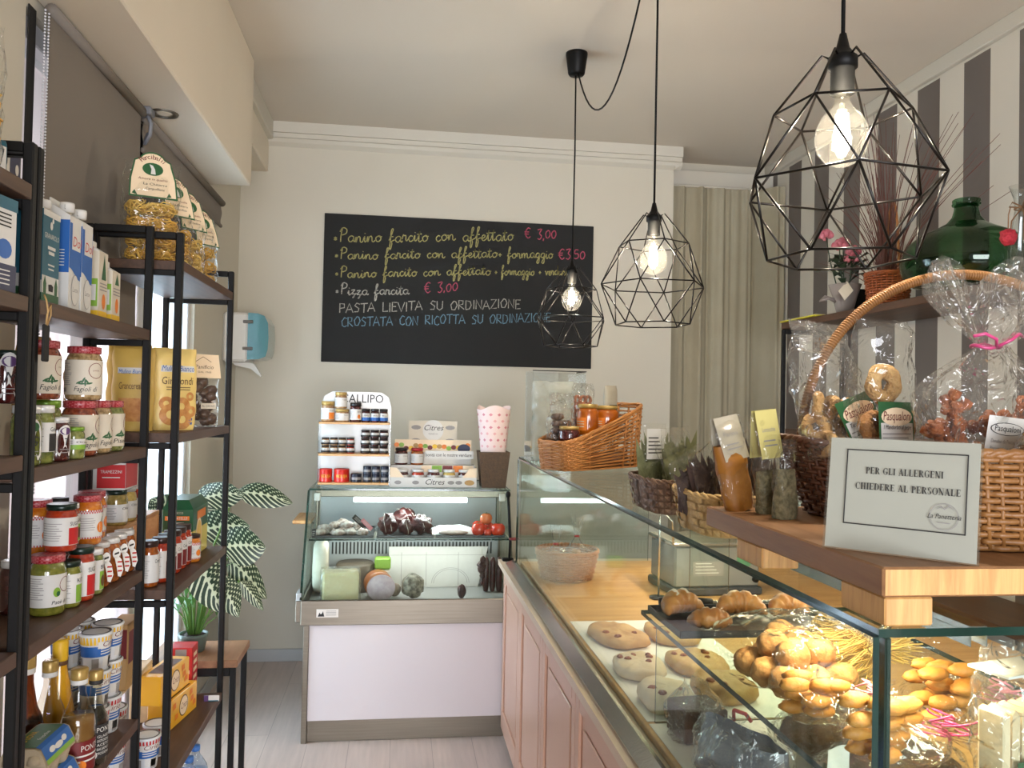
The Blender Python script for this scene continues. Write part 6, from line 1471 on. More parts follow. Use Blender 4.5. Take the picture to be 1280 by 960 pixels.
# ------------------------------------------------------------------ basket builders
m_wick = mat('honey wicker', (186, 128, 70), .5, noise=(18, (152, 96, 48), .3), bump=(90, .2)); m_wickd = mat('dark wicker', (104, 62, 38), .5, noise=(18, (76, 42, 24), .3), bump=(90, .2)); m_wickl = mat('pale tan wicker', (150, 104, 54), .5, noise=(18, (116, 74, 36), .3), bump=(90, .2))
m_raffia = mat('pale raffia', (206, 174, 118), .6, noise=(30, (186, 150, 94), .3), bump=(120, .3)); m_raffd = mat('dark braided raffia', (134, 104, 82), .6, noise=(40, (92, 66, 52), .25), bump=(120, .3))
def rrect(a, w, d, e=.35):
    """Rounded rectangle by angle: half sizes w, d."""
    c, s = math.cos(a), math.sin(a); return (w * math.copysign(abs(c) ** e, c), d * math.copysign(abs(s) ** e, s))
def weave(t, foot, h, rows, stakes, m, rw=.0034, rs=.003, amp=.004, name='basket_body', rim=True, mrim=None):
    """Woven basket: foot(a, q) gives (x, y) at the angle a and height share q; h(a) the height at that angle."""
    b = MB(); n = stakes * 2
    for r in range(rows):
        q = (r + .5) / rows
        pts = []
        for i in range(n):
            a = 2 * PI * i / n; x, y = foot(a, q); L = math.hypot(x, y) or 1; k = amp * (1 if (i // 1 + 2 * r) % 4 in (0, 1) else -1) if 0 else amp * math.cos(PI * i + PI * r) if i % 2 == 0 else 0
            k = amp * (1 if ((i // 2) + r) % 2 else -1) if i % 2 == 0 else 0
            pts.append((x * (1 + k / L), y * (1 + k / L), h(a) * q))
        b.tube(pts, rw, m, 5, closed=True)
    for i in range(stakes):
        a = 2 * PI * (2 * i) / n; b.tube([(*foot(a, q), h(a) * q) for q in (.03, .35, .7, 1.0)], rs, m, 5)
    pts = [(foot(2 * PI * i / 40, 0)[0], foot(2 * PI * i / 40, 0)[1], .004) for i in range(40)]; b.add(pts + [(0, 0, .004)], [(i, (i + 1) % 40, 40) for i in range(40)], m)
    b.build(name, t)
    if rim:
        b = MB(); N = stakes * 3
        for k in (0, 1):
            b.tube([(foot(2 * PI * i / N, 1)[0] * (1 + .012 * math.cos(i * 1.3 + k * PI)), foot(2 * PI * i / N, 1)[1] * (1 + .012 * math.cos(i * 1.3 + k * PI)), h(2 * PI * i / N) + .003 + .003 * math.sin(i * 1.3 + k * PI)) for i in range(N)], rw * 1.25, mrim or m, 6, closed=True)
        b.build('rim', t)
def plait(t, foot, h, rows, cols, m, name='basket_body', bulge=.004):
    b = MB()
    for r in range(rows):
        for c in range(cols):
            o = bulge if (r + c) % 2 else 0.0; vs = []; g = .08
            for (du, dv, k) in ((g, g, 0), (1 - g, g, 0), (1 - g, 1 - g, 0), (g, 1 - g, 0), (.5, .5, 1)):
                a = 2 * PI * (c + du) / cols; q = (r + dv) / rows; x, y = foot(a, q); L = math.hypot(x, y); e = o + .0022 * k
                vs.append((x * (1 + e / L), y * (1 + e / L), h * q))
            b.add(vs, [(0, 1, 4), (1, 2, 4), (2, 3, 4), (3, 0, 4)], m)
    N = 48; b.sheet(lambda u, v: (*[p * .97 for p in foot(2 * PI * u, v)], h * v), N, 2, m)
    b.add([(foot(2 * PI * i / N, 0)[0] * .97, foot(2 * PI * i / N, 0)[1] * .97, .002) for i in range(N)], [tuple(range(N))], m); b.build(name, t)
    b = MB(); rnd = random.Random(3)
    for k in range(3): b.tube([(foot(2 * PI * i / 60, 1)[0] * (1 + .02 * math.sin(i * .9 + k * 2.1)), foot(2 * PI * i / 60, 1)[1] * (1 + .02 * math.sin(i * .9 + k * 2.1)), h + .004 * math.cos(i * .9 + k * 2.1) + rnd.uniform(-.001, .001)) for i in range(60)], .0035, m, 5, closed=True)
    b.build('rim', t)
def gbag(w, d, h, neck=.74, nr=.10, flare=.55, seed=0, rough=.012, foot=.85):
    """Bag gathered at a neck and flaring above it."""
    def f(u, v):
        a = 2 * PI * u; c, s = math.cos(a), math.sin(a)
        if v < neck: q = v / neck; k = (foot + (1 - foot) * min(1, q / .15)) * (1 - (1 - nr) * max(0, (q - .55) / .45) ** 1.6)
        else: q = (v - neck) / (1 - neck); k = nr + (flare - nr) * q ** .8
        pl = 1 + (.16 * math.sin(a * 9 + seed) + .1 * math.sin(a * 17 + 2 * seed)) * max(0, min(1, (v - neck * .45) / (neck * .5)))
        x = w / 2 * k * pl * math.copysign(abs(c) ** .85, c); y = d / 2 * k * pl * math.copysign(abs(s) ** .85, s)
        n = mnoise.noise(Vector((x, y, v * h)) * 16 + Vector((seed * 3.1, 0, seed))) * rough
        return (x + n * c, y + n * s, h * v + (.02 * math.sin(a * 5 + seed) * max(0, v - neck) / (1 - neck)))
    return f
m_tar = mat('golden baked dough', (186, 132, 72), .75, noise=(60, (146, 92, 42), .2), bump=(150, .9)); m_tar2 = mat('pale baked dough', (206, 168, 110), .75, noise=(60, (170, 124, 70), .2), bump=(150, .9)); m_twist = mat('orange brown baked twists', (170, 92, 36), .6, noise=(60, (120, 56, 20), .2), bump=(150, .8))
m_amar = mat('crackled amaretti', (196, 148, 92), .75, noise=(46, (156, 106, 58), .14), bump=(40, .8)); m_pinkr = mat('magenta ribbon', (190, 52, 110), .3, noise=(20, (206, 80, 132), .3), coat=.4); m_pinkl = mat('pink ribbon', (230, 130, 150), .3, noise=(20, (238, 156, 172), .3), coat=.4)
def ringbun(b, c, R, r, m, tilt=(0, 0), seed=0, gap=0):
    T = Matrix.Translation(c) @ Matrix.Rotation(tilt[0], 4, 'X') @ Matrix.Rotation(tilt[1], 4, 'Y'); pts = []
    for i in range(22):
        a = 2 * PI * i / 22; q = 1 + .05 * mnoise.noise(Vector((math.cos(a) * 2, math.sin(a) * 2, seed)))
        pts.append(T @ Vector((R * q * math.cos(a), R * q * math.sin(a), .1 * r * math.sin(3 * a + seed))))
    b.tube(pts, [r * (1 + .10 * math.sin(5 * 2 * PI * i / 22 + seed)) for i in range(22)], m, 9, closed=True)

# ------------------------------------------------------------------ wooden platform on the counter
ZT = 1.3465
m_end = wood_mat('pine end grain', (176, 128, 72), (214, 168, 104), 2, .5, 16)
m_plat = wood_mat('brown pine plank', (120, 82, 50), (150, 108, 70), 1, .5)
t = thing('wooden_platform', 'thick wooden plank platform on blocks at the near end of the counter', 'platform', (.562, .902, ZT))
b = MB(); b.box((0, 0, .034), (.72, .56, .069), m_plat, .0025)
b.box((.0025, -.0006, .0365), (.7175, .0, .0665), m_end); b.build('plank', t)
for x, y in ((0.0, .0), (.50, .0), (.0, .33), (.50, .33)): MB().box((x + .004, y + .002, 0), (x + .065, y + .10, .0335), m_end, .002).build('block', t)
ZW = ZT + .0695
# ------------------------------------------------------------------ allergen sign
def serif(mb, text, fn, x0, x1, y0, h, m):
    """Heavy serif capitals from thick stems, thin arms and slab serifs."""
    S, TH = .23, .075
    def seg(ax, ay, bx, by, w):
        dx, dy = bx - ax, by - ay; L = math.hypot(dx, dy); nx, ny = -dy / L * w / 2, dx / L * w / 2
        return [(ax + nx, ay + ny), (ax - nx, ay - ny), (bx - nx, by - ny), (bx + nx, by + ny)]
    def stem(x): return [seg(x, 0, x, 1, S), seg(x - .2, .025, x + .2, .025, .05), seg(x - .2, .975, x + .2, .975, .05)]
    def arc(cx, cy, rx, ry, a0, a1, n=12):
        out = []
        for i in range(n):
            p = a0 + (a1 - a0) * i / n; q = a0 + (a1 - a0) * (i + 1) / n
            w = lambda a: .06 + .15 * abs(math.cos(a)) ** 1.5
            out.append([(cx + rx * math.cos(p), cy + ry * math.sin(p)), (cx + rx * math.cos(q), cy + ry * math.sin(q)), (cx + (rx - w(q)) * math.cos(q), cy + (ry - .06) * math.sin(q)), (cx + (rx - w(p)) * math.cos(p), cy + (ry - .06) * math.sin(p))])
        return out
    G = {'P': (.78, stem(.22) + arc(.32, .73, .42, .27, -PI / 2, PI / 2)), 'E': (.82, stem(.22) + [seg(.22, .965, .72, .965, .07), seg(.22, .035, .76, .035, .07), seg(.3, .52, .56, .52, .06), seg(.7, .96, .7, .76, .05), seg(.74, .04, .74, .26, .05), seg(.56, .42, .56, .62, .05)]),
         'R': (.92, stem(.22) + arc(.32, .74, .42, .26, -PI / 2, PI / 2) + [seg(.45, .5, .78, .03, .18), seg(.7, .025, .95, .025, .05)]), 'G': (.95, arc(.5, .5, .46, .52, .25 * PI, 1.75 * PI, 18) + [seg(.78, .1, .78, .42, .17), seg(.62, .44, .92, .44, .05), seg(.8, .97, .8, .7, .05)]),
         'L': (.8, stem(.22) + [seg(.22, .035, .74, .035, .07), seg(.72, .04, .72, .3, .05)]), 'I': (.44, stem(.22)), 'A': (.92, [seg(.12, .02, .44, 1, .07), seg(.42, 1, .76, .02, .2), seg(.24, .35, .6, .35, .06), seg(.0, .025, .26, .025, .05), seg(.6, .025, .94, .025, .05)]),
         'N': (.95, [seg(.16, 0, .16, 1, .07), seg(.16, 1, .76, 0, .2), seg(.78, 0, .78, 1, .07), seg(.02, .025, .32, .025, .05), seg(0, .975, .22, .975, .05), seg(.64, .975, .92, .975, .05)]),
         'C': (.9, arc(.5, .5, .46, .52, .25 * PI, 1.75 * PI, 18) + [seg(.8, .97, .8, .68, .05)]), 'H': (1.0, stem(.22) + stem(.76) + [seg(.22, .5, .76, .5, .06)]), 'D': (.95, stem(.22) + arc(.3, .5, .6, .5, -PI / 2, PI / 2, 16)),
         'S': (.7, arc(.36, .74, .28, .28, .2 * PI, 1.4 * PI, 12) + arc(.34, .26, .3, .28, -.8 * PI, .45 * PI, 12) + [seg(.6, .96, .6, .72, .05), seg(.08, .04, .08, .3, .05)]), 'O': (1.0, arc(.5, .5, .47, .52, 0, 2 * PI, 24)), ' ': (.42, [])}
    tot = sum(G[c][0] + .08 for c in text); k = (x1 - x0) / tot; cx = 0
    for ch in text:
        for q in G[ch][1]: mb.add([fn(x0 + (cx + p[0]) * k, y0 + p[1] * h) for p in q], [(0, 1, 2, 3)], m)
        cx += G[ch][0] + .08
A = Vector((.560, 1.034, 0)); Bv = Vector((.679, .906, 0)); ang = math.atan2(Bv.y - A.y, Bv.x - A.x)
t = thing('allergen_sign', 'framed white notice about allergens in a clear holder on the platform', 'sign', (A.x, A.y, ZW), ang); t.rotation_euler = (-.16, 0, ang)
SW, SH = .1775, .146
b = MB(); b.box((-.003, 0, 0), (SW + .003, .0015, SH + .002), m_acr, .0003); b.box((-.003, .004, 0), (SW + .003, .0055, SH), m_acr, .0003); b.box((-.003, -.0, -.0), (SW + .003, .004, .0015), m_acr, .0003); b.build('acrylic_holder', t)
b = MB(); b.box((0, .0018, .002), (SW, .0036, SH), mat('matt notice paper', (190, 185, 172), .7, noise=(20, (185, 180, 167), .3))); s = lambda x, y: (x, -.0004, y)
for (a0, a1, c0, c1) in ((.022, SW - .012, SH - .016, SH - .0145), (.022, SW - .012, .034, .0355), (.022, .0235, .034, SH - .0145), (SW - .0135, SW - .012, .034, SH - .0145)): quad(b, s, a0, a1, c0, c1, mk_ink)
serif(b, 'PER GLI ALLERGENI', s, .047, .139, .1005, .0085, mk_ink); serif(b, 'CHIEDERE AL PERSONALE', s, .035, .159, .080, .0085, mk_ink)
for r, w in ((.0165, .0006), (.0152, .0003)): shape(b, s, [(.141 + r * math.cos(a), .054 + r * math.sin(a)) for a in [2 * PI * i / 30 for i in range(31)]] + [(.141 + (r - w) * math.cos(a), .054 + (r - w) * math.sin(a)) for a in [2 * PI * i / 30 for i in range(30, -1, -1)]], mk_gry)
b.text('La Panetteria', .0085, mk_ink, at=(.141, -.0008, .0515), slant=.3, width=.037); shape(b, s, [(.131, .062), (.138, .067), (.141, .064), (.146, .068), (.152, .062), (.146, .0665), (.141, .0625), (.138, .0655)], mk_gry)
quad(b, s, .134, .148, .046, .047, mk_gry); b.build('notice', t)
# ------------------------------------------------------------------ big dark basket with handle
t = thing('wicker_basket', 'large dark wicker basket with a tall tan arched handle on the platform', 'basket', (.985, 1.335, ZW), -.05)
f1 = lambda a, q: rrect(a, .275 + .05 * q, .075 + .025 * q, .6)
weave(t, f1, lambda a: .118 + .010 * math.cos(2 * a), 14, 46, m_wickd, .0038, .0034, .005)
b = MB(); b.tube([(-.30 * math.cos(a), .0, .10 + .322 * math.sin(a) ** .9) for a in [PI * i / 36 for i in range(37)]], .0075, m_wickl, 9)
for i in range(190):
    a = PI * (.03 + .94 * i / 189)
    if i >= 0:
        p = Vector((-.30 * math.cos(a), 0, .10 + .322 * math.sin(a) ** .9)); q = Vector((.30 * math.sin(a), 0, .322 * .9 * math.cos(a))).normalized(); u = Vector((0, 1, 0)); w = q.cross(u)
        b.tube([p + (u * math.cos(k) + w * math.sin(k)) * .0078 + q * .0006 * k for k in [2 * PI * j / 8 for j in range(9)]], .0016, m_wickl, 4, caps=False)
b.build('handle', t)
t = thing('wicker_basket', 'pale tan wicker basket behind the allergen sign at the right edge', 'basket', (.905, 1.045, ZW), -.06)
f2 = lambda a, q: rrect(a, .165 + .018 * q, .062 + .012 * q, .45)
weave(t, f2, lambda a: .125, 14, 34, m_wickl, .0042, .0036, .005)
# film bags in the baskets
def label_card(b, fn, w, h, word, sub_, hdr=mk_green):
    quad(b, fn, -w / 2, w / 2, 0, h, hdr); g = lambda x, y: tuple(Vector(fn(x, y)) + Vector(off)); off = Vector(fn(1, 0)) - Vector(fn(0, 0)); off = off.cross(Vector(fn(0, 1)) - Vector(fn(0, 0))).normalized() * .0006
    quad(b, g, -w / 2 + .004, w / 2 - .003, 0, h * .52, mk_white); off2 = off * 2
    g2 = lambda x, y: tuple(Vector(fn(x, y)) + off2); shape(b, g2, disc(.0, h * .66, w * .44, h * .21, 20), mk_skin)
    g3 = lambda x, y: tuple(Vector(fn(x, y)) + off * 3); b.text(word, h * .30, mk_dkred, fn=lambda x, y: g3(x, y + h * .58), slant=.15, width=w * .78)
    b.text(sub_, h * .14, mk_ink, fn=lambda x, y: g3(x, y + h * .38), slant=.2, width=w * .78)
    for i in range(3): quad(b, g2, -w * .42, w * (.4 - .08 * i), h * (.26 - .09 * i), h * (.285 - .09 * i), mk_gry)
t = thing('taralli_bag', 'clear bag of taralli leaning left out of the dark basket, label tilted', 'biscuit bag', (.735, 1.30, ZW + .095), -.5, 'film bags in the handled basket'); t.rotation_euler = (-.05, -.30, -1.25)
fn = bagfn(.135, .075, .25, .35, .75, .014, 3, .9, .06); b = MB(); bag(b, m_film_m, fn, 44, 30); b.build('clear_bag', t)
b = MB()
for k in range(9): ringbun(b, (random.Random(k).uniform(-.012, .012), -.04 + .04 * (k % 3), .025 + .034 * (k // 3)), .016, .0085, m_tar2, (PI / 2 * .8, .4 * k), k)
o = b.build('taralli', t); o['kind'] = 'stuff'
b = MB(); label_card(b, lambda x, y: (.0395, x * .94 - (y - .03) * .35 + .02, .03 + y * .94 + x * .35), .09, .075, 'Pasqualoni', 'Taralli Mandorlati'); b.build('paper_label', t)
t = thing('tarallo_bag', 'tall clear bag with one big ring biscuit above its green and white label', 'biscuit bag', (.79, 1.265, ZW + .105), -1.2, 'film bags in the handled basket'); t.rotation_euler = (0, -.06, -1.3)
fn = bagfn(.115, .07, .225, .10, .75, .010, 5, .9, .25, .9); b = MB(); bag(b, m_film_c, fn, 44, 28); b.build('clear_bag', t)
b = MB(); ringbun(b, (.012, -.012, .118), .0225, .0125, m_tar2, (0, PI / 2), 2); b.build('ring_biscuit', t)
b = MB(); ringbun(b, (.0, .038, .055), .02, .012, m_tar, (0, PI / 2 + .3), 4); ringbun(b, (.0, -.02, .045), .02, .012, m_tar, (0, PI / 2 - .3), 5); ringbun(b, (-.012, .02, .03), .02, .012, m_tar2, (.4, PI / 2), 6); b.build('ring_biscuit', t)
b = MB(); label_card(b, lambda x, y: (.0365, x - .014, .018 + y), .075, .07, 'Pasqualoni', 'I Mandorlati al pepe'); b.build('paper_label', t)
t = thing('biscuit_bag', 'big gathered film bag of orange brown twists tied with a red ribbon', 'biscuit bag', (.885, 1.175, ZW + .065), -1.25, 'film bags in the handled basket'); t.rotation_euler = (.04, .10, -1.35)
fn = gbag(.105, .24, .33, .66, .16, .95, 2, .02); b = MB(); b.sheet(fn, 72, 36, m_film_m); b.build('clear_bag', t)
b = MB(); rnd = random.Random(9)
for k in range(26):
    c = Vector((rnd.uniform(-.018, .022), rnd.uniform(-.085, .085), .02 + .12 * (k / 26))); a = rnd.uniform(0, 3.1)
    b.tube([c + Vector((.006 * math.sin(j), (j - 4) * .0065 * math.cos(a), (j - 4) * .0065 * math.sin(a) * .6 + .004 * math.cos(j * 1.6))) for j in range(9)], [.006 + .0035 * abs(math.sin(j * 1.1)) for j in range(9)], m_twist, 7)
o = b.build('twists', t); o['kind'] = 'stuff'
b = MB(); T = lambda x, y: (.056, x * .99 + .005 + .12 * y - .02, .045 + y * .99 - .12 * x); quad(b, T, -.045, .045, 0, .072, mk_white); Q = lambda x, y: tuple(Vector(T(x, y)) + Vector((.0008, 0, 0)))
shape(b, Q, disc(-.006, .054, .034, .0095, 20), mk_ink); shape(b, lambda x, y: tuple(Vector(T(x, y)) + Vector((.0012, 0, 0))), disc(-.006, .054, .0325, .0085, 20), mk_white)
b.text('Pasqualoni', .013, mk_ink, fn=lambda x, y: tuple(Vector(T(x - .006, y + .0505)) + Vector((.0018, 0, 0))), width=.052)
b.text('Danubio da Pescasseroli', .008, mk_gry, fn=lambda x, y: Q(x - .004, y + .033), width=.062); b.text('Biscotti tipici Abruzzesi', .008, mk_gry, fn=lambda x, y: Q(x - .002, y + .022), width=.066); b.text('dal 1983', .008, mk_gry, fn=lambda x, y: Q(x + .004, y + .011), width=.03)
quad(b, Q, .028, .042, .054, .066, mk_gry); quad(b, lambda x, y: tuple(Vector(T(x, y)) + Vector((.0012, 0, 0))), .029, .041, .055, .065, mk_white); b.build('paper_label', t)
b = MB(); zc_ = .33 * .66
b.tube([(.017 * math.cos(a), .024 * math.sin(a), zc_ + .002 * math.sin(3 * a)) for a in [2 * PI * i / 16 for i in range(16)]], .0028, m_pinkr, 6, closed=True)
for sg in (-1, 1): b.tube([(.018, 0, zc_), (.03, .016 * sg, zc_ + .012), (.026, .034 * sg, zc_ + .02), (.02, .05 * sg, zc_ + .016)], .0026, m_pinkr, 6)
b.build('ribbon', t)
t = thing('cookie_bag', 'clear bag of yellow striped cookies in the tan basket at the right edge', 'biscuit bag', (.93, 1.045, ZW + .03), -1.4, None); t.rotation_euler = (0, .05, -1.4)
fn = gbag(.10, .16, .24, .75, .2, .7, 5, .014); b = MB(); b.sheet(fn, 60, 28, m_film_c); b.build('clear_bag', t); b = MB(); rnd = random.Random(4); m_cook = mat('yellow butter cookie', (220, 166, 62), .55, noise=(20, (196, 138, 40), .3), bump=(60, .2))
for k in range(14): b.blob((rnd.uniform(-.02, .03), -.05 + .033 * (k % 4), .02 + .03 * (k // 4)), (.012, .02, .016), m_cook, 12, 8, .15, k)
o = b.build('cookies', t); o['kind'] = 'stuff'
# ------------------------------------------------------------------ packets left of the basket
m_yfill = mat('yellow polenta flour', (158, 104, 30), .6, noise=(30, (134, 82, 20), .3), bump=(120, .1)); m_grain = mat('grey green lentils', (96, 92, 66), .6, noise=(120, (140, 132, 100), .15), bump=(160, .5))
def packet(label, x, y, z, w, d, h, fillm, fh, rz, tagm, tilt=(0, 0), grp='food packets left of the handled basket', words='Polenta', tagz=(.55, 1.02), lean=.25):
    t = thing('food_packet', label, 'packet', (x, y, z), rz, grp); t.rotation_euler = (tilt[0], tilt[1], rz); fn = bagfn(w, d, h, .3, .75, .008, x * 30, .9); b = MB(); bag(b, m_film_c, fn, 32, 20); b.build('clear_bag', t)
    g = bagfn(w * .93, d * .9, h * fh, .25, .75, .006, x * 20, .9, .5); b = MB(); bag(b, fillm, g, 24, 12); b.build('contents', t)
    if tagm:
        b = MB(); z0, z1 = h * tagz[0], h * tagz[1]; F = lambda x, y: (d * .5 * (1 - y / (z1 - z0)) * .7 + .004, x, z0 + y); B_ = lambda x, y: (-d * .5 * (1 - y / (z1 - z0)) * .7 - .004, x, z0 + y)
        for q in (F, B_): quad(b, q, -w * .42, w * .42, 0, z1 - z0, tagm)
        off = lambda x, y: tuple(Vector(F(x, y)) + Vector((.0006, 0, 0)))
        b.text(words, .011, mk_gry, fn=lambda x, y: off(x, y + (z1 - z0) * .55), width=w * .5); quad(b, off, -w * .25, w * .2, (z1 - z0) * .35, (z1 - z0) * .38, mk_gry); quad(b, off, -w * .25, w * .25, (z1 - z0) * .25, (z1 - z0) * .28, mk_gry); b.build('card_header', t)
m_ytag = mat('pale yellow card', (206, 196, 126), .55, noise=(20, (198, 186, 114), .3)); m_gtag = mat('grey beige card', (168, 160, 142), .55, noise=(20, (160, 152, 134), .3))
packet('yellow flour packet with grey beige folded card, leaning at the end of the platform', .603, 1.405, ZW, .062, .04, .165, m_yfill, .72, -1.3, m_gtag, (.20, -.05), words='Farina')
packet('grain packet with pale yellow card and orange dot, beside the flour packet', .64, 1.365, ZW, .055, .035, .175, m_grain, .42, -1.3, m_ytag, (.10, 0), words='Lenticchie')
packet('narrow lentil packet between the yellow card and the dark basket', .635, 1.30, ZW, .04, .03, .13, m_grain, .62, -1.2, None)
# ------------------------------------------------------------------ raffia baskets with herb packets
m_herbg = mat('dried green leaves', (92, 96, 62), .7, noise=(26, (128, 130, 92), .25), bump=(60, .5)); m_herbd = mat('dried dark leaves', (52, 40, 38), .7, noise=(26, (84, 66, 60), .25), bump=(60, .5))
def herb(label, x, y, z, w, h, m, rz, tilt, group, card=False):
    t = thing('herb_packet', label, 'packet', (x, y, z), rz, group); t.rotation_euler = (tilt[0], tilt[1], rz)
    fn = bagfn(w, .022, h, .2, .7, .008, x * 50 + y, .9); b = MB(); bag(b, m_film_c, fn, 30, 20); b.build('clear_bag', t)
    b = MB(); bag(b, m, bagfn(w * .9, .016, h * .72, .4, .75, .008, x * 40, .9, .3), 24, 12); rnd = random.Random(int(x * 1000 + y * 100))
    for k in range(26):
        a = rnd.uniform(-.35, .35); l = rnd.uniform(.5, .85) * h; x0 = rnd.uniform(-.35, .35) * w; ww = rnd.uniform(.16, .26) * w; d = rnd.uniform(-.006, .006); z0 = rnd.uniform(.02, .12) * h
        b.add([(d, x0, z0), (d + .003, x0 + ww + a * l * .4, z0 + l * .5), (d, x0 + a * l, min(z0 + l, h * .94)), (d - .003, x0 - ww + a * l * .4, z0 + l * .45)], [(0, 1, 2, 3)], m)
    o = b.build('herbs', t); o['kind'] = 'stuff'
    if card: b = MB(); quad(b, lambda x, y: (.0135, x, y), -w * .42, w * .42, h * .52, h * .93, mk_white); [quad(b, lambda x, y: (.0142, x, y), -w * .35, w * (.3 - .05 * i), h * (.6 + .05 * i), h * (.615 + .05 * i), mk_ink) for i in range(5)]; b.build('paper_label', t)
t = thing('raffia_basket', 'small raffia basket with dark braided flank, farther of the two', 'basket', (.675, 1.955, ZT)); plait(t, lambda a, q: rrect(a, .085 + .012 * q, .12 + .012 * q, .5), .075, 5, 26, m_raffd)
t = thing('raffia_basket', 'small pale raffia basket of dark herb packets, nearer of the two', 'basket', (.675, 1.62, ZT)); plait(t, lambda a, q: rrect(a, .085 + .014 * q, .105 + .014 * q, .5), .078, 5, 24, m_raffia)
gh = 'herb packets in the raffia baskets'
herb('green herb packet with white printed card, farthest in the raffia baskets', .635, 2.02, ZT + .02, .065, .185, m_herbg, -1.3, (0, 0), gh, True)
herb('green bay leaf packet standing in the farther raffia basket', .69, 2.0, ZT + .02, .085, .18, m_herbg, -1.25, (.1, .1), gh)
herb('olive green leaf packet leaning right in the farther raffia basket', .70, 1.92, ZT + .025, .08, .18, m_herbg, -1.25, (.5, .1), gh)
for i in range(4): herb('dark herb packet in the nearer raffia basket, %s from the left' % ORD[i], .63 + .028 * i, 1.655 - .022 * i, ZT + .025, .085, .15 + .013 * i, m_herbd, -1.15, (.5 - .05 * i, .12), gh)
herb('grey sleeved herb packet at the right of the nearer raffia basket', .735, 1.59, ZT + .02, .06, .175, m_herbd, -1.0, (.35, .1), gh)
# ------------------------------------------------------------------ tilted wicker basket with honey
t = thing('wicker_basket', 'honey coloured sloping wicker basket with jars at the far counter end', 'basket', (.745, 3.165, ZT), .55)
f3 = lambda a, q: rrect(a, .20 + .012 * q, .085 + .01 * q, .35)
def h3(a): x, y = f3(a, 1); return .10 + .15 * max(0, min(1, (x + .215) / .43)) ** 1.1
weave(t, f3, h3, 15, 30, m_wick, .0042, .0042, .005)
R3 = Matrix.Rotation(.55, 4, 'Z')
def in3(x, y, z): p = R3 @ Vector((x, y, z)); return (.745 + p.x, 3.165 + p.y, ZT + z)
def hl(b, R, z0, z1):
    H = z1 - z0; patch(b, R, -R * 2.2, -R * .9, z0, z0 + H * .75, mk_orange); lines(b, R, -R * 2.0, -R * 1.1, [z0 + H * (.2 + .15 * i) for i in range(3)], mk_cream, .003)
jar('honey jar with gold lid, left one in the sloping basket', 'jar', .042, .12, L_gold, C_honey, hl, (.15, .7), in3(-.04, -.02, .13), -1.0, 'honey jars in the sloping basket'); jar('honey jar with gold lid, right one in the sloping basket', 'jar', .05, .11, L_gold, C_honey, hl, (.15, .7), in3(.065, -.015, .135), -1.0, 'honey jars in the sloping basket')
t = thing('basket_filler', 'curly brown paper shreds filling the low left end of the sloping basket', 'paper shreds', (.745, 3.165, ZT), .55); t['kind'] = 'stuff'; b = MB(); rnd = random.Random(6); m_shred = mat('brown paper shreds', (120, 88, 70), .7, noise=(40, (154, 120, 98), .3))
for k in range(130):
    c = Vector((rnd.uniform(-.19, .17), rnd.uniform(-.065, .065), 0)); c.z = rnd.uniform(.55, .95) * (.11 + .12 * (c.x + .19) / .38); a = rnd.uniform(0, 6)
    b.tube([c + Vector((.011 * math.cos(a + j * .9), .011 * math.sin(a + j * .9), .004 * j - .012)) for j in range(6)], .0018, m_shred, 4, caps=False)
b.box((-.18, -.06, .01), (.17, .06, .06), m_shred, .02); b.build('shreds', t)['kind'] = 'stuff'
jar('gold lidded jar lying low at the left end of the sloping basket', 'jar', .04, .06, L_gold, C_dark, None, loc=in3(-.145, -.03, .105), rz=0, cap=.2)
t = thing('biscuit_bag', 'clear bag of brown biscuits standing at the left of the honey jars', 'biscuit bag', in3(-.125, .035, .10), -.9, None); fn = bagfn(.13, .07, .19, .3, .75, .012, 8); b = MB(); bag(b, m_film_m, fn); b.build('clear_bag', t); b = MB()
for k in range(14): b.blob((.0, -.036 + .024 * (k % 4), .02 + .026 * (k // 4)), (.018, .016, .014), m_coffee, 10, 7, .2, k)
o = b.build('biscuits', t); o['kind'] = 'stuff'
t = thing('biscuit_bag', 'clear bag of twisted biscuits rising behind the honey jars', 'biscuit bag', in3(.0, .05, .13), -1.0, None); fn = bagfn(.11, .06, .20, .35, .75, .012, 9); b = MB(); bag(b, m_film_m, fn); b.build('clear_bag', t); b = MB()
for k in range(12): ringbun(b, (.0, -.03 + .03 * (k % 3), .05 + .028 * (k // 3)), .014, .006, m_twist, (.3 * k, PI / 2), k)
o = b.build('biscuits', t); o['kind'] = 'stuff'
t = thing('card_packet', 'grey printed card pouch standing tallest in the sloping basket', 'packet', in3(.145, .04, .13), -.9); fn = bagfn(.075, .03, .195, .1, .7); b = MB(); bag(b, m_gtag, fn, 24, 12); g = onbag(fn, .075, .2, .0014); artsheet(b, g, -.025, .025, .06, .12, mk_ink, 6, 4); b.build('pouch', t)
# clear stand at the far end
t = thing('acrylic_stand', 'tall clear acrylic bread stand with black edges at the far counter end', 'stand', (.565, 3.50, ZT), .05)
b = MB(); b.box((0, 0, 0), (.235, .003, .385), m_acr); b.box((0, .15, 0), (.235, .153, .385), m_acr); b.box((0, .003, 0), (.003, .15, .385), m_acr); b.box((.232, .003, 0), (.235, .15, .385), m_acr); b.box((.003, .003, 0), (.232, .15, .003), m_acr); b.build('case', t)
b = MB(); b.box((.0, -.001, .385), (.237, .003, .389), m_sock); b.box((.232, .003, .385), (.237, .15, .389), m_sock); b.build('top_edge', t)
b = MB(); fn = bagfn(.2, .11, .34, .3, .8, .016, 4); b.T = Matrix.Translation((.118, .077, .004)) @ Matrix.Rotation(PI / 2, 4, 'Z'); bag(b, clear_mat('milky bread bag', (250, 250, 246), .1, .1, bump=(20, 1.3), milk=.28, milkcol=(248, 246, 238)), fn, 40, 24); b.build('liner_bag', t)
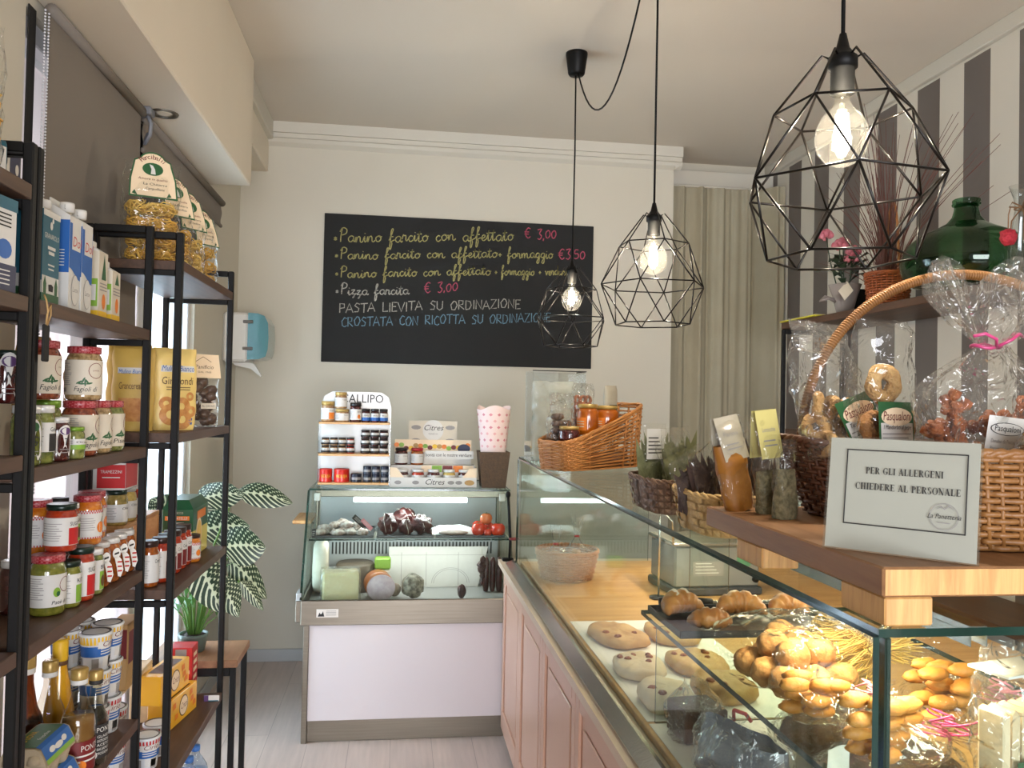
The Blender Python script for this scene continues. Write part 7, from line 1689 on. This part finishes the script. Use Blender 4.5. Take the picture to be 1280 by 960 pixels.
# ------------------------------------------------------------------ inside the pastry counter
ZK = .8685; ZG = 1.1055
m_bake = mat('bakery paper', (236, 232, 228), .6, noise=(8, (228, 222, 216), .3), bump=(40, .15)); m_foc = mat('focaccia crust', (214, 172, 112), .6, noise=(26, (180, 128, 70), .25), bump=(30, .5)); m_foc2 = mat('white floured dough', (226, 208, 178), .65, noise=(20, (206, 178, 136), .3), bump=(30, .4)); m_crois = mat('croissant crust', (170, 104, 50), .35, noise=(30, (206, 146, 78), .25), bump=(30, .4), coat=.3); m_loaf = mat('dark rye crust', (62, 38, 28), .6, noise=(20, (96, 62, 44), .25), bump=(40, .5)); m_raf = mat('golden straw', (224, 184, 92), .5, noise=(40, (236, 206, 130), .3)); m_icing = mat('icing sugar', (236, 226, 214), .7, noise=(20, (226, 212, 196), .3), bump=(60, .3))
t = tag(MB().box((.585, 1.25, ZK + .0004), (.995, 1.855, ZK + .0016), m_bake).box((.585, 1.87, ZK + .0004), (.995, 2.74, ZK + .0016), m_bake).build('paper_sheet'), 'white baking paper spread on the near half of the wooden deck', 'baking paper')
ZP = ZK + .0022
def slab_bread(label, x, y, rz, w, d, h, m, bumps=0, z=ZP, name='focaccia', cat='bread', grp='flat breads on the baking paper', topm=None):
    t = thing(name, label, cat, (x, y, z), rz, grp); b = MB()
    def f(u, v):
        a = 2 * PI * u; X, Y = rrect(a, w / 2, d / 2, .7); q = (0, .9, 1.0, .97, .8, .45, 0)[min(6, int(v * 6 + .01))]; zz = (0.0002, .0002, .3, .7, .95, 1, 1)[min(6, int(v * 6 + .01))] * h
        n = 1 + .08 * mnoise.noise(Vector((X * 30, Y * 30, x * 7)))
        if v > .6: zz += h * .28 * mnoise.noise(Vector((X * q * 40, Y * q * 40, y * 9)))
        return (X * q * n, Y * q * n, zz)
    b.sheet(f, 36, 6, m); b.build('loaf', t)
    if bumps:
        b = MB(); rnd = random.Random(bumps)
        for k in range(bumps): b.blob((rnd.uniform(-.36, .36) * w, rnd.uniform(-.36, .36) * d, h * 1.0), (rnd.uniform(.006, .012), rnd.uniform(.006, .012), .006), topm or m_tom, 8, 6, .3, k)
        o = b.build('topping', t); o['kind'] = 'stuff'
    return t
names = ('nearest the glass, third row', 'inner one, third row', 'nearest the glass, second row', 'inner one, second row', 'nearest the glass, far row', 'inner one, far row')
for i, (x, y, w, d) in enumerate(((.665, 1.97, .13, .17), (.83, 2.02, .15, .17), (.67, 2.22, .14, .2), (.84, 2.24, .16, .2), (.69, 2.52, .16, .24), (.87, 2.54, .16, .24))):
    slab_bread('flat bread on the baking paper, ' + names[i], x, y, .2 * math.sin(i * 2), w, d, .045 if i < 2 else .03, (m_foc2, m_foc, m_foc2, m_foc, m_foc, m_foc)[i], 6 if i in (2, 3) else 4, topm=m_twist)
t = thing('bread_box', 'dark box in clear film under the corner of the glass shelf', 'box', (.67, 1.78, ZP), .1); b = MB(); b.box((-.05, -.05, .0), (.05, .05, .07), m_loaf, .004); b.build('box', t); b = MB(); fn = bagfn(.11, .12, .115, .4, .6, .012, 2, 1.0, .2); bag(b, m_film_m, fn, 32, 16); b.build('clear_bag', t)
# blue grey pack and dark loaves under the glass shelf
m_bluep = mat('blue grey printed film', (58, 68, 82), .3, noise=(6, (104, 108, 126), .3), bump=(24, .5), coat=.5)
t = thing('bread_pack', 'blue grey film pack of bread lying under the glass shelf', 'bread pack', (.668, 1.53, ZP), .3); fn = bagfn(.24, .12, .13, .5, .7, .014, 6, .95, .3); b = MB(); bag(b, m_film_m, fn, 44, 26); b.build('clear_bag', t); b = MB(); bag(b, m_bluep, bagfn(.215, .10, .105, .5, .7, .014, 6, .95, .4), 40, 20); b.build('pouch', t)
b = MB(); b.tube([(.03, .06, .122), (.045, .08, .11), (.05, .085, .09)], .004, mk_red, 6); b.tube([(.03, .06, .122), (.05, .05, .115), (.06, .045, .1)], .004, mk_red, 6); b.build('ribbon', t)
for i, (x, y, rz, L) in enumerate(((.925, 1.635, .05, .26), (.93, 1.455, .0, .26), (.925, 1.28, -.05, .24))):
    t = thing('rye_loaf', 'dark loaf in clear film under the glass shelf, %s of three' % ('farthest', 'middle', 'nearest')[i], 'bread', (x, y, ZP), rz, 'dark loaves under the glass shelf'); b = MB(); b.blob((0, 0, .055), (L / 2, .07, .055), m_loaf, 22, 12, .14, i); b.build('loaf', t)
    b = MB(); b.blob((0, 0, .0595), (L / 2 + .02, .078, .0592), m_film_m, 28, 14, .16, i + 5); b.build('clear_bag', t)
t = thing('paper_strip', 'upright white paper band in front of the dark loaves', 'paper', (.745, 1.36, ZP), .2); b = MB(); b.sheet(lambda u, v: (.055 * u, .006 * math.sin(u * 4 + v * 5), .14 * v + .0), 6, 10, mk_white); b.sheet(lambda u, v: (.055 * u, .0012 + .006 * math.sin(u * 4 + v * 5), .14 * v), 6, 10, mk_white); b.build('band', t)
jar('small pale cream jar under the glass shelf beside the blue grey pack', 'jar', .035, .10, L_gold, C_yell, lab_plain('Crema', None), loc=(.705, 1.28, ZP), rz=-1.2)
slab_bread('long flat floured bread near the counter corner', .70, 1.12, .3, .16, .14, .035, m_foc, 0, ZK + .0005, grp=None)
# glass shelf: tray with croissants, amaretti bag, pasta nest
tr = tray('black tray of croissants on the glass shelf', .60, .98, 1.70, 1.93, ZG, lip=.016)
def croissant(label, x, y, rz, s=1.0, sugar=False):
    t = thing('croissant', label, 'croissant', (x, y, ZG + .0035), rz, 'croissants on the black tray'); b = MB(); pts = []; rs = []
    for i in range(25):
        q = i / 24; a = PI * (.12 + .76 * q); pts.append((.062 * s * math.cos(a), .05 * s * math.sin(a) - .03, .002 + .030 * s * (.35 + .65 * math.sin(PI * q)))); rs.append(max(.004, .030 * s * (math.sin(PI * q) ** .7) * (1 - .18 * (i % 4 == 0))))
    b.tube(pts, rs, m_crois, 12); b.build('croissant', t)
    if sugar: b = MB(); b.sheet(lambda u, v: ((-.02 + .04 * u), -.0 + .035 * v, .062 * s + .004 * math.sin(u * 9) - .01 * abs(2 * v - 1)), 6, 5, m_icing); b.build('icing', t)
croissant('croissant with sugared crown at the near left of the black tray', .668, 1.872, .4, .95, True); croissant('dark croissant at the far left corner of the black tray', .69, 1.762, 2.9, .8); croissant('croissant in the middle of the black tray', .802, 1.855, -.2, .95); croissant('croissant at the right of the black tray', .915, 1.85, .2, .85)
t = thing('tongs', 'black handled tongs lying along the back of the black tray', 'tongs', (.64, 1.965, ZG)); b = MB(); b.tube([(0, 0, .012), (.10, -.008, .014), (.13, -.009, .014)], [.012, .011, .009], m_sock, 8); b.build('handle', t); b = MB(); b.box((.12, -.016, .010), (.32, -.012, .016), m_alu, .001); b.box((.12, -.004, .010), (.32, 0, .016), m_alu, .001); b.build('blade', t)
t = thing('amaretti_bag', 'large film bag of crackled amaretti with golden straw towards its neck', 'biscuit bag', (.768, 1.425, ZG), .15)
b = MB(); fb = gbag(.21, .23, .37, .80, .10, .6, 3, .018)
def lying(u, v): x, y, z = fb(u, v); return (-.165 + z, y, max(.002, .062 + x * .55))
b.sheet(lying, 64, 40, m_film_c); b.build('clear_bag', t)
rnd = random.Random(31)
spots = [(-.12, -.07), (-.12, -.015), (-.115, .045), (-.065, -.075), (-.06, -.02), (-.06, .035), (-.06, .08), (-.01, -.07), (-.005, -.01), (-.005, .045), (-.09, -.045, 1), (-.09, .015, 1), (-.035, -.04, 1), (-.03, .02, 1), (-.035, .07, 1)]
for i, q in enumerate(spots):
    b = MB(); b.blob((q[0], q[1], .0285 + (.038 if len(q) > 2 else 0)), (.0295, .0295, .0265), m_amar, 16, 10, .16, i); b.build('amaretto', t)
b = MB()
for k in range(170):
    y0 = rnd.uniform(-.085, .085); x0 = rnd.uniform(-.02, .07); z0 = rnd.uniform(.012, .075); x1 = rnd.uniform(.10, .125)
    b.tube([(x0, y0, z0), ((x0 + x1) / 2, y0 * .62 + rnd.uniform(-.012, .012), z0 + rnd.uniform(.0, .016)), (x1, y0 * .16, .05 + rnd.uniform(-.01, .012)), (x1 + rnd.uniform(.03, .07), y0 * .5, .05 + rnd.uniform(-.02, .03))], .0013, m_raf, 4, caps=False)
o = b.build('straw', t); o['kind'] = 'stuff'
b = MB(); b.tube([(.125, .013 * math.cos(a), .05 + .013 * math.sin(a)) for a in [2 * PI * i / 14 for i in range(14)]], .003, m_pinkl, 6, closed=True); b.build('ribbon', t)
t = thing('pasta_nest', 'round nest of pale pasta behind the amaretti bag', 'pasta', (.90, 1.62, ZG)); b = MB(); tangle(b, (0, 0, .026), .046, m_pastal, 34, .0022, 3, 1.0); b.build('pasta', t)
t = thing('price_holder', 'white plastic price holder with a ring end behind the amaretti bag', 'price tag', (.97, 1.62, ZG), 0); b = MB(); b.box((-.03, 0, .0), (.03, .012, .006), mk_white, .002); b.box((-.03, .004, .006), (.03, .007, .036), mk_white, .001); b.box((-.026, .0034, .009), (.022, .0039, .033), mk_gry); b.build('holder', t)
b = MB(); b.tube([(.045 + .013 * math.cos(a), .0055, .024 + .013 * math.sin(a)) for a in [2 * PI * i / 20 for i in range(20)]], .0025, mk_white, 6, closed=True); b.build('ring', t)
# bags at the near end, seen through the end glass
m_bisco = mat('golden cantucci', (198, 142, 66), .6, noise=(30, (162, 104, 40), .25), bump=(50, .4))
def endbag(label, x, y, rz, L, w, col, rib, seed, fill=m_bisco, z=ZG, n=12, hdr=False):
    t = thing('biscuit_bag', label, 'biscuit bag', (x, y, z), rz, 'ribboned biscuit bags at the near end'); f0 = gbag(w, w * 1.1, L, .76, .12, .7, seed, .014)
    def ly(u, v): X, Y, Z = f0(u, v); return (-L * .42 + Z, Y, max(.0015, .036 + X * .62))
    b = MB(); b.sheet(ly, 56, 34, m_film_c); b.build('clear_bag', t); b = MB(); rnd = random.Random(seed)
    for k in range(n):
        c = (-L * .36 + L * .09 * (k % 4) + rnd.uniform(-.01, .01), rnd.uniform(-.3, .3) * w, .02 + .022 * (k // 4)); b.blob(c, (.026, .013, .011), fill, 10, 7, .2, k)
    o = b.build('biscuits', t); o['kind'] = 'stuff'
    b = MB(); xn = -L * .42 + L * .76
    for k in range(7):
        a0 = k * .9; pts = []
        for i in range(16): q = i / 15; r = .004 + .03 * q; a = a0 + q * 7.5; pts.append((xn + .012 * math.cos(a) + .03 * q * math.cos(a0), .02 * math.sin(a) + .04 * q * math.sin(a0), .046 + .02 * q * math.sin(a * .7) + .012 * math.sin(a0 * 2)))
        b.tube(pts, .0016, rib, 5)
    b.build('ribbon', t)
endbag('film bag with pale pink curled ribbon just inside the end glass corner', .69, 1.235, -.1, .17, .10, 0, m_pinkl, 5)
endbag('film bag of cantucci with magenta curled ribbon at the near end', .72, 1.09, .15, .19, .10, 0, m_pinkr, 6, n=16)
endbag('film bag of cantucci with pink ribbon behind the magenta one', .905, 1.22, .0, .19, .11, 0, m_pinkl, 7, n=16)
t = thing('crostini_bag', 'tall clear bag of pale crispbread standing at the right end of the glass shelf', 'biscuit bag', (.79, .975, ZG), -1.3); fn = bagfn(.12, .06, .20, .2, .75, .012, 11, .9, .1); b = MB(); bag(b, m_film_m, fn, 40, 26); b.build('clear_bag', t)
for k in range(5): b = MB(); b.box((-.02, -.045 + .018 * k, .006), (.022, -.033 + .018 * k, .12), m_foc2, .005); b.build('crispbread', t)
b = MB(); b.box((-.028, -.05, .165), (.028, .05, .168), mk_white); b.box((.026, -.03, .02), (.0275, .03, .06), mk_green); b.build('seal', t)
t = thing('grissini_bag', 'clear bag of long breadsticks lying low at the near end of the deck', 'bread pack', (.96, 1.02, ZK), .1); b = MB()
for k in range(12): b.tube([(-.13, -.05 + .009 * k, .012 + .012 * (k % 3)), (0, -.048 + .009 * k, .014 + .012 * (k % 3)), (.13, -.05 + .009 * k, .012 + .012 * (k % 3))], .006, m_foc, 7)
b.build('breadsticks', t)['kind'] = 'stuff'; b = MB(); b.blob((0, 0, .036), (.18, .075, .0355), m_film_m, 30, 14, .12, 3); b.build('clear_bag', t)
# far half of the deck: basket with tied bags, scale
t = thing('wicker_basket', 'round brown wicker bowl with tied bags on the deck behind the glass', 'basket', (.712, 3.42, ZK)); weave(t, lambda a, q: ((.10 + .028 * q) * math.cos(a), (.10 + .028 * q) * math.sin(a)), lambda a: .115, 11, 34, m_wick, .0045, .0035, .005)
for i, (x, y, h) in enumerate(((.66, 3.40, .20), (.755, 3.43, .24))):
    t = thing('biscuit_bag', 'tied clear bag of biscuits in the round wicker bowl, %s' % ('left one', 'right one')[i], 'biscuit bag', (x, y, ZK + .009), 0, 'tied bags in the wicker bowl'); b = MB(); b.sheet(gbag(.085, .10, h, .68, .12, .55, i + 12, .01), 44, 26, m_film_c); b.build('clear_bag', t); b = MB()
    for k in range(14): b.blob((random.Random(k).uniform(-.02, .02), -.025 + .025 * (k % 3), .02 + .02 * (k // 3)), (.014, .014, .011), m_bisco, 8, 6, .2, k)
    b.build('biscuits', t)['kind'] = 'stuff'; b = MB(); b.tube([(.009 * math.cos(a), .010 * math.sin(a), h * .68) for a in [2 * PI * j / 12 for j in range(12)]], .003, mk_red, 6, closed=True); b.build('tie', t)
m_scale = mat('grey machine housing', (134, 138, 136), .35, .3, noise=(3, (124, 128, 126), .3), bump=(60, .02)); m_scaled = mat('dark machine base', (48, 50, 54), .45, noise=(10, (56, 58, 62), .3)); m_lcd = mat('green display glass', (74, 150, 118), .15, noise=(60, (60, 130, 100), .2), coat=.6)
t = thing('shop_scale', 'grey shop scale with green display on the wooden deck behind the glass', 'scale', (1.13, 3.08, ZK), .05)
b = MB(); b.box((-.07, 0, .03), (.28, .26, .19), m_scale, .008); b.build('housing', t); b = MB(); b.box((-.08, -.01, 0), (.29, .27, .03), m_scaled, .006); b.build('base', t)
b = MB(); b.box((-.08, -.012, .19), (.29, .27, .204), m_alu, .004); b.build('weighing_plate', t)
b = MB(); b.box((.005, -.0012, .075), (.13, .0, .13), mk_gry); [b.box((.015, -.0018, .085 + .012 * k), (.11 - .01 * k, -.0012, .088 + .012 * k), mk_white) for k in range(4)]; b.build('type_plate', t)
b = MB(); b.box((.185, -.004, .11), (.24, .0, .165), m_lcd, .001); b.build('display', t)
b = MB(); b.lathe([(0, 0), (.012, 0), (.012, .012), (0, .014)], m_sock, 14); b.T = None; o = b.build('knob', t); o.location = (.26, -.001, .06); o.rotation_euler = (PI / 2, 0, 0)
t = thing('bag_hook', 'bent steel wire holder standing at the left of the shop scale', 'holder', (.99, 3.05, ZK)); b = MB(); b.tube([(0, 0, .0), (0, 0, .30), (.01, 0, .325), (.05, 0, .29), (.055, 0, .20)], .004, m_alu, 7); b.build('wire', t); b = MB(); b.lathe([(0, 0), (.035, 0), (.035, .006), (0, .008)], m_scaled, 18); b.build('foot', t)
# ------------------------------------------------------------------ dark shelving on the striped wall
RX0, RX1, RY0, RY1 = 2.14, 2.515, 2.55, 4.46
RT = 2.075
t = thing('wall_shelving', 'black steel shelving with dark plank against the striped wall', 'shelving', (RX0, RY0, 0))
L = RY1 - RY0; D = RX1 - RX0
MB().box((.0, 0, RT - .035), (D, L, RT), m_walnut, .002).build('shelf', t); MB().box((.021, .021, 1.45), (D - .021, L - .021, 1.48), m_walnut, .002).build('shelf', t); MB().box((.021, .021, .8), (D - .021, L - .021, .83), m_walnut, .002).build('shelf', t)
for x in (0, D - U):
    for y in (0, L - U): MB().box((x, y, 0), (x + U, y + U, RT - .036), m_black, .003).build('upright', t)
for y in (0, L - U): MB().box((U, y, RT - .062), (D - U, y + U, RT - .036), m_black, .002).build('top_bar', t)
for y in (0, L - U): MB().box((U, y, 1.43), (D - U, y + U, 1.449), m_black, .002).build('cross_bar', t)
m_yel = mat('yellow folder board', (196, 186, 44), .5, noise=(10, (186, 176, 38), .3))
t = thing('yellow_folder', 'thin yellow folder lying at the far end of the wall shelf', 'folder', (RX0 + .005, 4.05, RT), .0); b = MB(); b.box((-.02, 0, .0), (.26, .40, .008), m_yel, .002); b.box((-.012, .01, .008), (.255, .39, .011), mk_cream, .001); b.build('folder', t)
t = thing('black_block', 'small black box behind the flower pot on the wall shelf', 'box', (2.39, 4.10, RT)); b = MB(); b.box((-.06, -.05, 0), (.06, .05, .15), m_sock, .004); b.build('box', t)
# basket of red twigs
m_twig = mat('red brown twigs', (82, 44, 38), .6, noise=(30, (110, 62, 50), .3)); m_rust = mat('rusty wicker', (170, 92, 46), .5, noise=(18, (138, 66, 28), .3), bump=(90, .2))
t = thing('twig_basket', 'round rust coloured wicker basket with arched handle on the wall shelf', 'basket', (2.30, 3.68, RT)); weave(t, lambda a, q: ((.082 + .02 * q) * math.cos(a), (.082 + .02 * q) * math.sin(a)), lambda a: .165, 14, 26, m_rust, .005, .004, .005)
b = MB(); b.tube([(.02 + .095 * math.cos(a) * .3, .098 * math.cos(a), .15 + .36 * math.sin(a)) for a in [PI * i / 24 for i in range(25)]], .006, m_wick, 7); b.build('handle', t)
t = thing('dry_twigs', 'spray of long red brown twigs rising out of the rust coloured basket', 'twigs', (2.30, 3.68, RT + .01)); rnd = random.Random(8)
for k in range(92):
    a = rnd.uniform(0, 2 * PI); s = rnd.uniform(.05, 1) ** .8; H = rnd.uniform(.4, .98); dx = math.cos(a) * .10 * s; dy = math.sin(a) * (.6 if math.sin(a) > 0 else .95) * s ** 1.3
    P0 = Vector((.035 * math.cos(a) * s, .035 * math.sin(a) * s, 0.002)); pts = []
    for i in range(8): q = i / 7; pts.append(P0 + Vector((dx * q ** 2.2 - .04 * q ** 1.5, dy * q ** 2.1 + .012 * math.sin(q * 6 + k), H * (1 - .35 * s * abs(math.sin(a))) * q)))
    b = MB(); b.tube(pts, [.0028 - .0018 * i / 7 for i in range(8)], m_twig, 5); b.build('twig', t)
# rose pot
m_petal = mat('pink rose petals', (206, 130, 140), .6, noise=(20, (176, 78, 98), .25)); m_dleaf = mat('dark artificial leaf', (40, 56, 42), .5, noise=(20, (58, 74, 54), .3)); m_wrap = mat('grey paper wrap', (150, 140, 136), .7, noise=(8, (136, 126, 122), .3), bump=(40, .2))
t = thing('rose_pot', 'grey wrapped pot of pink artificial roses with dark leaves on the wall shelf', 'flowers', (2.235, 3.95, RT))
MB().lathe([(0, 0), (.038, 0), (.058, .09), (.078, .15), (.074, .152), (.05, .09), (0, .08)], m_wrap, 24, wob=lambda a, i: 1 + .07 * math.sin(5 * a) * (i > 1)).build('wrap', t)
b = MB(); b.tube([(-.07, -.03, .06), (-.11, -.04, .075), (-.15, -.03, .06), (-.12, -.02, .085), (-.075, -.028, .07)], .008, m_wrap, 6); b.build('bow', t)
b = MB(); b.add([(-.07, -.06, .11), (-.05, -.085, .06), (-.01, -.095, .11), (-.03, -.07, .16)], [(0, 1, 2, 3)], mk_cream); b.build('gift_tag', t)
for i, (x, y, z) in enumerate(((-.05, -.03, .34), (.0, -.06, .27), (-.09, .03, .40), (.05, .01, .32), (.02, .06, .37))):
    b = MB(); b.tube([(x * .3, y * .3, .1), (x * .8, y * .8, z * .7), (x, y, z)], .003, m_dleaf, 5); b.build('stem', t)
    b = MB()
    for k in range(13): a = k * 2.4; r = .006 + .0024 * k; b.blob((x + r * math.cos(a), y + r * math.sin(a), z + .024 - .0022 * k), (.014, .014, .017), m_petal, 8, 6, .2, k)
    b.build('rose', t)
rnd = random.Random(3)
for k in range(30):
    a = rnd.uniform(0, 6.28); r = rnd.uniform(.02, .08); z = rnd.uniform(.16, .3); x, y = r * math.cos(a), r * math.sin(a); c, s = math.cos(a), math.sin(a); l = rnd.uniform(.05, .08)
    b = MB(); b.add([(x * .5, y * .5, z - .02), (x + l * .5 * c - .022 * s, y + l * .5 * s + .022 * c, z + .018), (x + l * c, y + l * s, z + .0), (x + l * .5 * c + .022 * s, y + l * .5 * s - .022 * c, z + .018)], [(0, 1, 2, 3)], m_dleaf); b.build('leaf', t)
# demijohn
m_dem = clear_mat('green bottle glass', (196, 216, 198), .035, .03, gain=.7)
m_demd = clear_mat('thick green glass', (156, 196, 166), .05, .03, gain=.7)
t = thing('demijohn', 'big green glass demijohn on the wall shelf behind the film bags', 'demijohn', (2.175, 2.96, RT))
pr = [(0, .004), (.12, .0), (.19, .012), (.225, .045), (.237, .09), (.234, .125), (.212, .168), (.165, .207), (.105, .235), (.070, .254), (.051, .278), (.0435, .305), (.0425, .325)]
pi = [(max(0, r - .006), z + (.006 if i < 3 else 0)) for i, (r, z) in enumerate(pr)]
MB().lathe(pr + pi[::-1], m_dem, 56, mats=[m_dem] * 9 + [m_demd] * 30).build('bottle_body', t)
MB().lathe([(.0425, .322), (.050, .323), (.052, .328), (.050, .333), (.046, .335), (.050, .338), (.050, .345), (.046, .348), (.036, .347), (.036, .322)], m_demd, 30).build('neck_ring', t)
# glass carafe with twine and red flower ball
m_ball = mat('red dried flower ball', (150, 24, 40), .7, noise=(60, (190, 44, 60), .2), bump=(120, .8)); m_twine = mat('jute twine', (126, 92, 62), .8, bump=(200, .3))
t = thing('glass_carafe', 'tall clear glass vase with a twine bow at the right frame edge', 'vase', (2.15, 2.63, RT))
MB().lathe([(0, .004), (.04, 0), (.048, .01), (.05, .05), (.046, .12), (.034, .19), (.026, .235), (.03, .27), (.046, .315), (.044, .315), (.028, .27), (.024, .235), (.031, .19), (.043, .12), (.046, .05), (.04, .012), (0, .012)], m_acr, 30).build('vase_glass', t)
b = MB(); b.tube([(.0275 * math.cos(a), .0275 * math.sin(a), .236) for a in [2 * PI * i / 16 for i in range(16)]], .003, m_twine, 6, closed=True)
for sg in (-1, 1): b.tube([(-.02, -.02, .236), (-.035, -.02 + .03 * sg, .258), (-.035, -.03 + .055 * sg, .245), (-.02, -.02, .234)], .0026, m_twine, 5); b.tube([(-.02, -.02, .236), (-.045, -.03 + .03 * sg, .19), (-.05, -.03 + .035 * sg, .11)], .0024, m_twine, 5)
b.build('twine', t)
t = thing('flower_ball', 'dark red dried flower ball hanging at the glass vase', 'dried flower', (2.068, 2.6, RT + .125)); MB().blob((0, 0, 0), .028, m_ball, 16, 10, .3, 2, 14).build('flower_head', t); MB().tube([(0, 0, .02), (.006, .006, .08), (.018, .012, .108)], .0022, m_twine, 5).build('stem', t)
